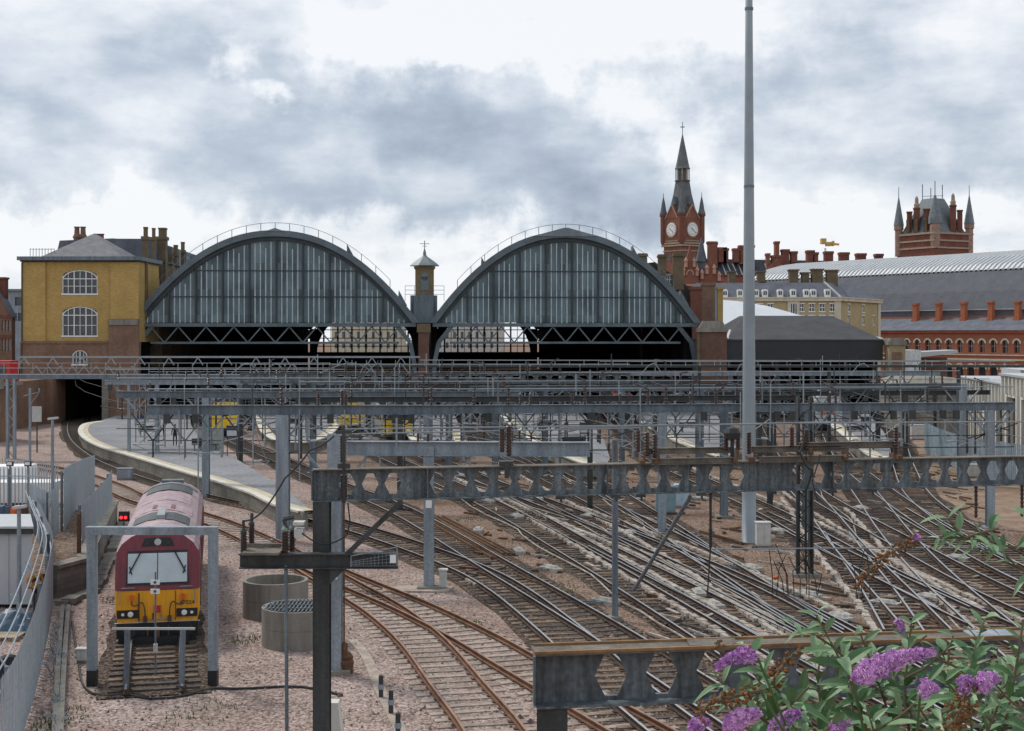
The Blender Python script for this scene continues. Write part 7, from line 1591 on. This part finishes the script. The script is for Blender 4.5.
# ballast stones, debris
m = MB(); rr_ = random.Random(12)
for i in range(9000):
    Y = 34 + 46 * rr_.random() ** 1.6; X_ = rr_.uniform(-.37, .38) * Y; s = rr_.uniform(.025, .06); a_ = rr_.uniform(0, 3); V = []
    if i % 40 == 0: s *= 2
    for k_ in range(4): V.append((X_ + s * math.cos(a_ + k_ * 1.57) * rr_.uniform(.7, 1.2), Y + s * math.sin(a_ + k_ * 1.57) * rr_.uniform(.7, 1.2), 0))
    V.append((X_, Y, s * 1.1)); m.add(V, [(0, 1, 4), (1, 2, 4), (2, 3, 4), (3, 0, 4)], rr_.choice((0, 0, 0, 1, 2)))
tag(m.build('loose_stones', [mat('stone pink', (.36, .26, .235), .95), mat('stone pale', (.50, .43, .39), .95), mat('stone dark', (.15, .115, .10), .95)]), 'loose ballast stones strewn over the ground', 'ballast', kind='stuff')

for nm, lab, n_, mt_, sz in (('pale_debris', 'pale concrete and board scraps strewn between the tracks', 300, MT['trough concrete'], 1.0), ('rusty_debris', 'rusty offcuts and rods strewn between the tracks', 260, rust, 1.0), ('dark_debris', 'dark cables and timber scraps strewn between the tracks', 300, timber, 1.0)):
    m = MB()
    for i in range(n_):
        Y = 44 + 75 * rr_.random() ** 1.4; px = rr_.uniform(660 if Y < 56 else 470, 990); X_ = (px - 512) / F * Y; a_ = 2.15 + rr_.gauss(0, .25) if rr_.random() < .7 else rr_.uniform(0, 3.14); L_ = rr_.uniform(.25, 1.6); d = Vector((math.cos(a_), math.sin(a_), 0)) * L_ / 2; p = Vector((X_, Y, .06))
        w_ = rr_.uniform(.05, .22) if L_ < .9 else rr_.uniform(.04, .1); m.bar(p - d, p + d + Vector((0, 0, rr_.uniform(-.03, .05))), w_, rr_.uniform(.04, .12))
    tag(m.build(nm, mt_), lab, 'debris', kind='stuff')
for key, off, lab in (('E2', .95, 'pale cable looping along the wider yellow train track'), ('F', 1.0, 'pale cable looping along the floodlight mast track'), ('X1', 1.0, 'pale cable looping along the first crossover'), ('F2', -1.0, 'pale cable looping behind the mast track'), ('X4', -1.1, 'pale cable looping along the crossover right of the mast'), ('E', -1.1, 'pale cable looping along the narrower yellow train track')):
    cl = [p for p in CENT[key] if 42 < p.y < 100][::3]; pp = []
    for i, p in enumerate(cl):
        d = (cl[min(i + 1, len(cl) - 1)] - cl[max(i - 1, 0)]).normalized(); s = Vector((d.y, -d.x, 0)); pp.append(p + s * (off + .22 * math.sin(i * .9) + rr_.uniform(-.12, .12)) + Vector((0, 0, .12)))
    m = MB(); m.path(pp, .035, 5); tag(m.build('ground_cable', MT['trough concrete'], None, off=pp[0]), lab, 'cable', 'cables lying along the tracks')
# overhead line wires above the tracks
for key, lab in (('C', 'curved platform track'), ('D', 'track beside the curved platform'), ('E', 'narrower yellow train\'s track'), ('E2', 'wider yellow train\'s track'), ('F', 'floodlight mast track'), ('F2', 'track behind the mast'), ('G', 'track right of the mast'), ('H', 'fourth platform track'), ('H2', 'orange-fronted train\'s track')):
    cl = [p for p in CENT[key] if p.y > 55]; T = thing('overhead_wire', 'thin overhead contact and catenary wires above the ' + lab, 'overhead wire', (cl[0].x, cl[0].y, 4.9), 0, 'overhead contact wires', world=True)
    m = MB(); pp = cl[::24] + [cl[-1]]; m.path([p + Vector((0, 0, 4.9)) for p in pp], .012, 4); m.build('contact_wire', cable_w, T)
    m = MB(); m.path([p + Vector((0, 0, 5.75)) for p in pp], .012, 4); m.build('catenary_wire', cable_w, T)
# thin whip rods before the shrub
T = thing('cable_bundle', 'bundle of thin drooping black wires beside the dark laced mast', 'wire', G(815, 600)); m = MB(); rr_ = random.Random(8)
for i in range(14):
    x = rr_.uniform(-1.8, 2.0); m.path([Vector((x, rr_.uniform(-.5, .5), 0)), Vector((x + rr_.uniform(-.2, .2), 0, rr_.uniform(.6, 1.2))), Vector((x + rr_.uniform(-.5, .5), 0, rr_.uniform(1.2, 2.2)))], .018, 4)
m.build('wire_rods', black, T)
m = MB(); a_, b_ = P(708, 549, 50), P(1040, 547, 50); m.tube(a_, b_, .025, 6); tag(m.build('span_wire', tube_l, None, off=a_), 'thin pale horizontal wire below the castellated beam at the right', 'wire')

# ---------------------------------------------------------------- buddleia in the foreground
rr = random.Random(21)
BUD = thing('buddleia_bush', 'buddleia bush with purple flower spikes and grey-green leaves in the bottom right foreground', 'bush', P(880, 900, 2.9))
ORG[BUD.name] = Vector(BUD.location)
def leafm(m, p, d, n_, ln, wd, droop, mi):
    d = d.normalized(); s = d.cross(n_).normalized(); up = s.cross(d).normalized(); prof = [(0, .06), (.18, .62), (.4, 1), (.65, .8), (.85, .42), (1, .02)]
    V = []
    for t_, w_ in prof:
        c_ = p + d * (ln * t_) + Vector((0, 0, -droop * ln * t_ * t_)); ww = wd * w_ / 2; V += [c_ - s * ww + up * ww * .35, c_, c_ + s * ww + up * ww * .35]
    FS = []
    for i in range(len(prof) - 1): FS += [(3 * i, 3 * i + 1, 3 * i + 4, 3 * i + 3), (3 * i + 1, 3 * i + 2, 3 * i + 5, 3 * i + 4)]
    m.add(V, FS, mi)
stems = MB(); fol = MB()
def stem(px, y0=2.9, r0=.009, r1=.003, leaves=True, ls=.10, start=.25, gap=.045, dense=1.0):
    pts = [P(a, b, y) for a, b, y in px]; sp = spline(pts, .02); n_ = len(sp); rad = [r0 + (r1 - r0) * i / (n_ - 1) for i in range(n_)]; stems.path(sp, rad, 6)
    if leaves:
        i = int(n_ * start); k_ = 0; st = max(1, int(gap / .02))
        while i < n_:
            d = (sp[min(i + 1, n_ - 1)] - sp[max(i - 2, 0)]).normalized(); side = d.cross(Vector((0, 1, 0))) ; side = side.normalized() if side.length > .1 else Vector((1, 0, 0)); oth = d.cross(side).normalized(); ax_ = side if k_ % 2 else oth
            ax_ = (ax_ + Vector((rr.uniform(-.5, .5), rr.uniform(-.5, .5), rr.uniform(-.3, .3)))).normalized()
            for s in (-1, 1):
                if rr.random() > dense: continue
                f_ = i / n_; L_ = ls * rr.uniform(.6, 1.15) * (1 - .45 * max(0, f_ - .75) * 4); ld = (ax_ * s * rr.uniform(.7, 1.1) + d * rr.uniform(.35, .9)).normalized()
                leafm(fol, sp[i], ld, Vector((rr.uniform(-.4, .4), -.5 + rr.uniform(-.4, .4), 1)), L_, L_ * rr.uniform(.24, .34), rr.uniform(.1, .55), 1 if (f_ > .8 or rr.random() < .3) else 0)
            i += st; k_ += 1
    return sp
S = [[(905, 900, 2.9), (880, 790, 2.85), (858, 700, 2.85), (835, 650, 2.85), (812, 608, 2.85)],
     [(905, 900, 2.9), (860, 780, 2.8), (800, 715, 2.75), (770, 680, 2.7), (745, 645, 2.7)],
     [(905, 900, 2.9), (850, 780, 2.7), (790, 740, 2.7), (740, 700, 2.65), (712, 672, 2.65)],
     [(905, 900, 2.9), (900, 780, 2.95), (890, 720, 3.0), (870, 660, 3.0), (857, 625, 3.0)],
     [(905, 900, 2.9), (915, 780, 2.9), (905, 700, 2.95), (908, 655, 3.0), (912, 618, 3.0)],
     [(920, 900, 2.9), (950, 780, 2.9), (965, 700, 2.9), (975, 650, 2.95), (985, 618, 3.0)],
     [(930, 900, 2.9), (990, 780, 2.8), (1010, 700, 2.8), (1018, 655, 2.8), (1024, 615, 2.8)],
     [(930, 900, 2.9), (1000, 800, 2.7), (1030, 740, 2.7), (1040, 690, 2.7)],
     [(920, 900, 2.9), (940, 800, 2.7), (940, 740, 2.7), (930, 695, 2.7)],
     [(920, 900, 2.9), (970, 800, 2.75), (985, 740, 2.7), (1000, 700, 2.7)],
     [(905, 900, 2.9), (860, 800, 2.65), (820, 760, 2.6), (790, 722, 2.6)],
     [(905, 900, 2.9), (840, 800, 3.1), (790, 740, 3.1), (775, 700, 3.1), (765, 668, 3.1)],
     [(920, 900, 2.9), (900, 800, 2.7), (880, 750, 2.65), (868, 712, 2.65)],
     [(905, 900, 2.9), (880, 800, 3.2), (830, 730, 3.2), (818, 685, 3.2), (822, 645, 3.2)],
     [(905, 900, 2.9), (930, 800, 3.2), (950, 700, 3.2), (948, 660, 3.2), (955, 628, 3.2)],
     [(930, 900, 2.9), (980, 800, 3.2), (1000, 720, 3.2), (1000, 675, 3.2), (996, 640, 3.2)]]
for s in S: stem(s, r0=.0055, r1=.002, ls=.088, start=.22, gap=.036, dense=.9)
for s in S[::2]: stem([(a + rr.uniform(-25, 25), min(b + 12, 900) if b < 880 else b, w_ + rr.uniform(-.1, .15)) for a, b, w_ in s], r0=.005, r1=.002, ls=.075, start=.3, gap=.04, dense=.85)
for n_s, s in enumerate(S):
    f_ = 2 if len(s) > 3 else 1; a_ = s[f_]; b_ = s[min(f_ + 1, len(s) - 1)]; k_ = -1 if n_s % 2 else 1
    x_, y_, w_ = (a_[0] + b_[0]) / 2, (a_[1] + b_[1]) / 2, a_[2]
    stem([(x_, y_, w_), (x_ + k_ * 22, y_ - 12, w_), (x_ + k_ * rr.uniform(35, 55), max(640, y_ - rr.uniform(20, 40)), w_ + rr.uniform(-.1, .1))], r0=.003, r1=.0015, ls=.075, start=.2, gap=.04, dense=.75)
# arching sprig carrying the old brown spikes, upper right
sp = stem([(940, 900, 2.9), (1060, 760, 3.1), (1075, 650, 3.2), (1050, 590, 3.2), (1010, 560, 3.2), (1000, 548, 3.2)], ls=.09, start=.8, gap=.04)
sp = stem([(940, 900, 2.9), (1080, 760, 3.1), (1100, 620, 3.2), (1060, 560, 3.2), (1000, 545, 3.2), (962, 538, 3.2), (938, 538, 3.2)], ls=.085, start=.86, gap=.03)
stem([(1060, 560, 3.2), (1035, 528, 3.2), (1026, 512, 3.2)], r0=.005, ls=.07, start=.3)
stem([(965, 538, 3.2), (955, 528, 3.2), (948, 518, 3.2)], r0=.004, ls=.06, start=.2, gap=.03)
stem([(965, 538, 3.2), (985, 532, 3.2), (1000, 528, 3.2)], r0=.004, ls=.075, start=.2, gap=.04)
stems.build('stems', bark, BUD); fol.build('foliage', [leaf, leaf_l], BUD)
def spike(a, b, Y, r_, mt_, name, n_=260, bend=.01, fl=.0045, parent=BUD):
    A_, B_ = P(*a, Y), P(*b, Y); m = MB(); d = (B_ - A_); L_ = d.length; d.normalize(); s = d.cross(Vector((0, 1, 0))).normalized(); u_ = s.cross(d)
    for i in range(n_):
        t_ = rr.random(); ang_ = rr.uniform(0, 6.283); prof_ = (min(1, t_ * 8) * (1 - .75 * t_ ** 1.5)); rad = r_ * prof_ * (.75 + .3 * rr.random() + .15 * math.sin(t_ * 40)); c_ = A_ + d * (L_ * t_) + Vector((0, 0, -bend * math.sin(math.pi * t_) * -1))
        o_ = (s * math.cos(ang_) + u_ * math.sin(ang_)); p = c_ + o_ * rad; f_ = fl * rr.uniform(.7, 1.2)
        t1 = o_.cross(d + Vector((rr.uniform(-.4, .4), rr.uniform(-.4, .4), rr.uniform(-.4, .4)))).normalized(); t2 = o_.cross(t1).normalized(); V = [p - o_ * f_ * .3]
        for k_ in range(8):
            q_ = k_ * math.pi / 4; rad2 = f_ if k_ % 2 == 0 else f_ * .45; V.append(p + (t1 * math.cos(q_) + t2 * math.sin(q_)) * rad2 + o_ * f_ * .35)
        m.add(V, [(0, 1 + k_, 1 + (k_ + 1) % 8) for k_ in range(8)], rr.choice((0, 0, 1)))
        if i % 2 == 0: m.tube(c_, p, .0012, 4, cap=False, mi=0)
    return m.build(name, mt_, parent)
PU, PK, DR = [purple, pinkp], [pinkp, purple], [dried, bark]
spike((852, 680), (934, 652), 2.5, .022, PK, 'flower_spike', 640)
spike((757, 656), (716, 668), 2.5, .015, PU, 'flower_spike', 260)
spike((725, 735), (760, 712), 2.5, .022, PK, 'flower_spike', 330); spike((770, 738), (800, 712), 2.6, .018, PU, 'flower_spike', 240); spike((690, 735), (710, 722), 2.6, .016, PU, 'flower_spike', 140)
spike((920, 694), (938, 690), 2.5, .018, PK, 'flower_spike', 130); spike((960, 692), (975, 682), 2.5, .016, PU, 'flower_spike', 120); spike((978, 690), (998, 678), 2.5, .018, PK, 'flower_spike', 150)
spike((903, 632), (895, 622), 3.0, .011, PU, 'flower_spike', 60); spike((828, 742), (850, 722), 2.6, .018, PU, 'flower_spike', 120)
spike((920, 540), (912, 541), 3.2, .008, PK, 'flower_spike', 30)
def curve_spike(pts, r_, n_per):
    q_ = spline([P(*p) for p in pts], .025); m = MB()
    for i in range(len(q_) - 1):
        for k_ in range(n_per):
            c_ = q_[i].lerp(q_[i + 1], rr.random()); o_ = Vector((rr.gauss(0, 1), rr.gauss(0, 1), rr.gauss(0, 1))).normalized(); m.lathe([(.0005, 0), (.0035, .003), (.002, .008)], c_ + o_ * r_ * rr.uniform(.5, 1.1), 5, axis=o_, mi=rr.choice((0, 0, 1)))
    m.path(q_, .003, 5, mi=1); return m.build('seed_head', DR, BUD)
curve_spike([(918, 540, 3.2), (900, 548, 3.2), (878, 562, 3.2), (856, 586, 3.2)], .010, 16)
curve_spike([(764, 690, 2.5), (730, 698, 2.5), (706, 706, 2.5), (694, 722, 2.5)], .012, 18)
curve_spike([(796, 652, 2.85), (780, 668, 2.8), (772, 690, 2.75)], .012, 16)
curve_spike([(972, 694, 2.5), (962, 706, 2.5), (948, 740, 2.5)], .022, 40)
curve_spike([(718, 640, 2.9), (722, 655, 2.9)], .006, 8)
for a_, b_ in (((852, 680, 2.5), (866, 740, 2.6)), ((757, 656, 2.5), (790, 735, 2.6)), ((920, 694, 2.5), (915, 760, 2.6)), ((968, 694, 2.5), (975, 760, 2.6)), ((760, 690, 2.5), (800, 760, 2.6))):
    m = MB(); m.tube(P(*a_), P(*b_), .0025, 5); m.build('flower_stalk', leaf, BUD)
# the bush roots on the brick retaining wall below the viewpoint
T = thing('parapet_wall', 'brick retaining wall just below the picture on which the bush grows', 'wall', (0, 2.4, 0)); m = MB(); m.box(-8, 8, -.9, .9, 0, 8.835); m.build('brickwork', brown_brick, T)
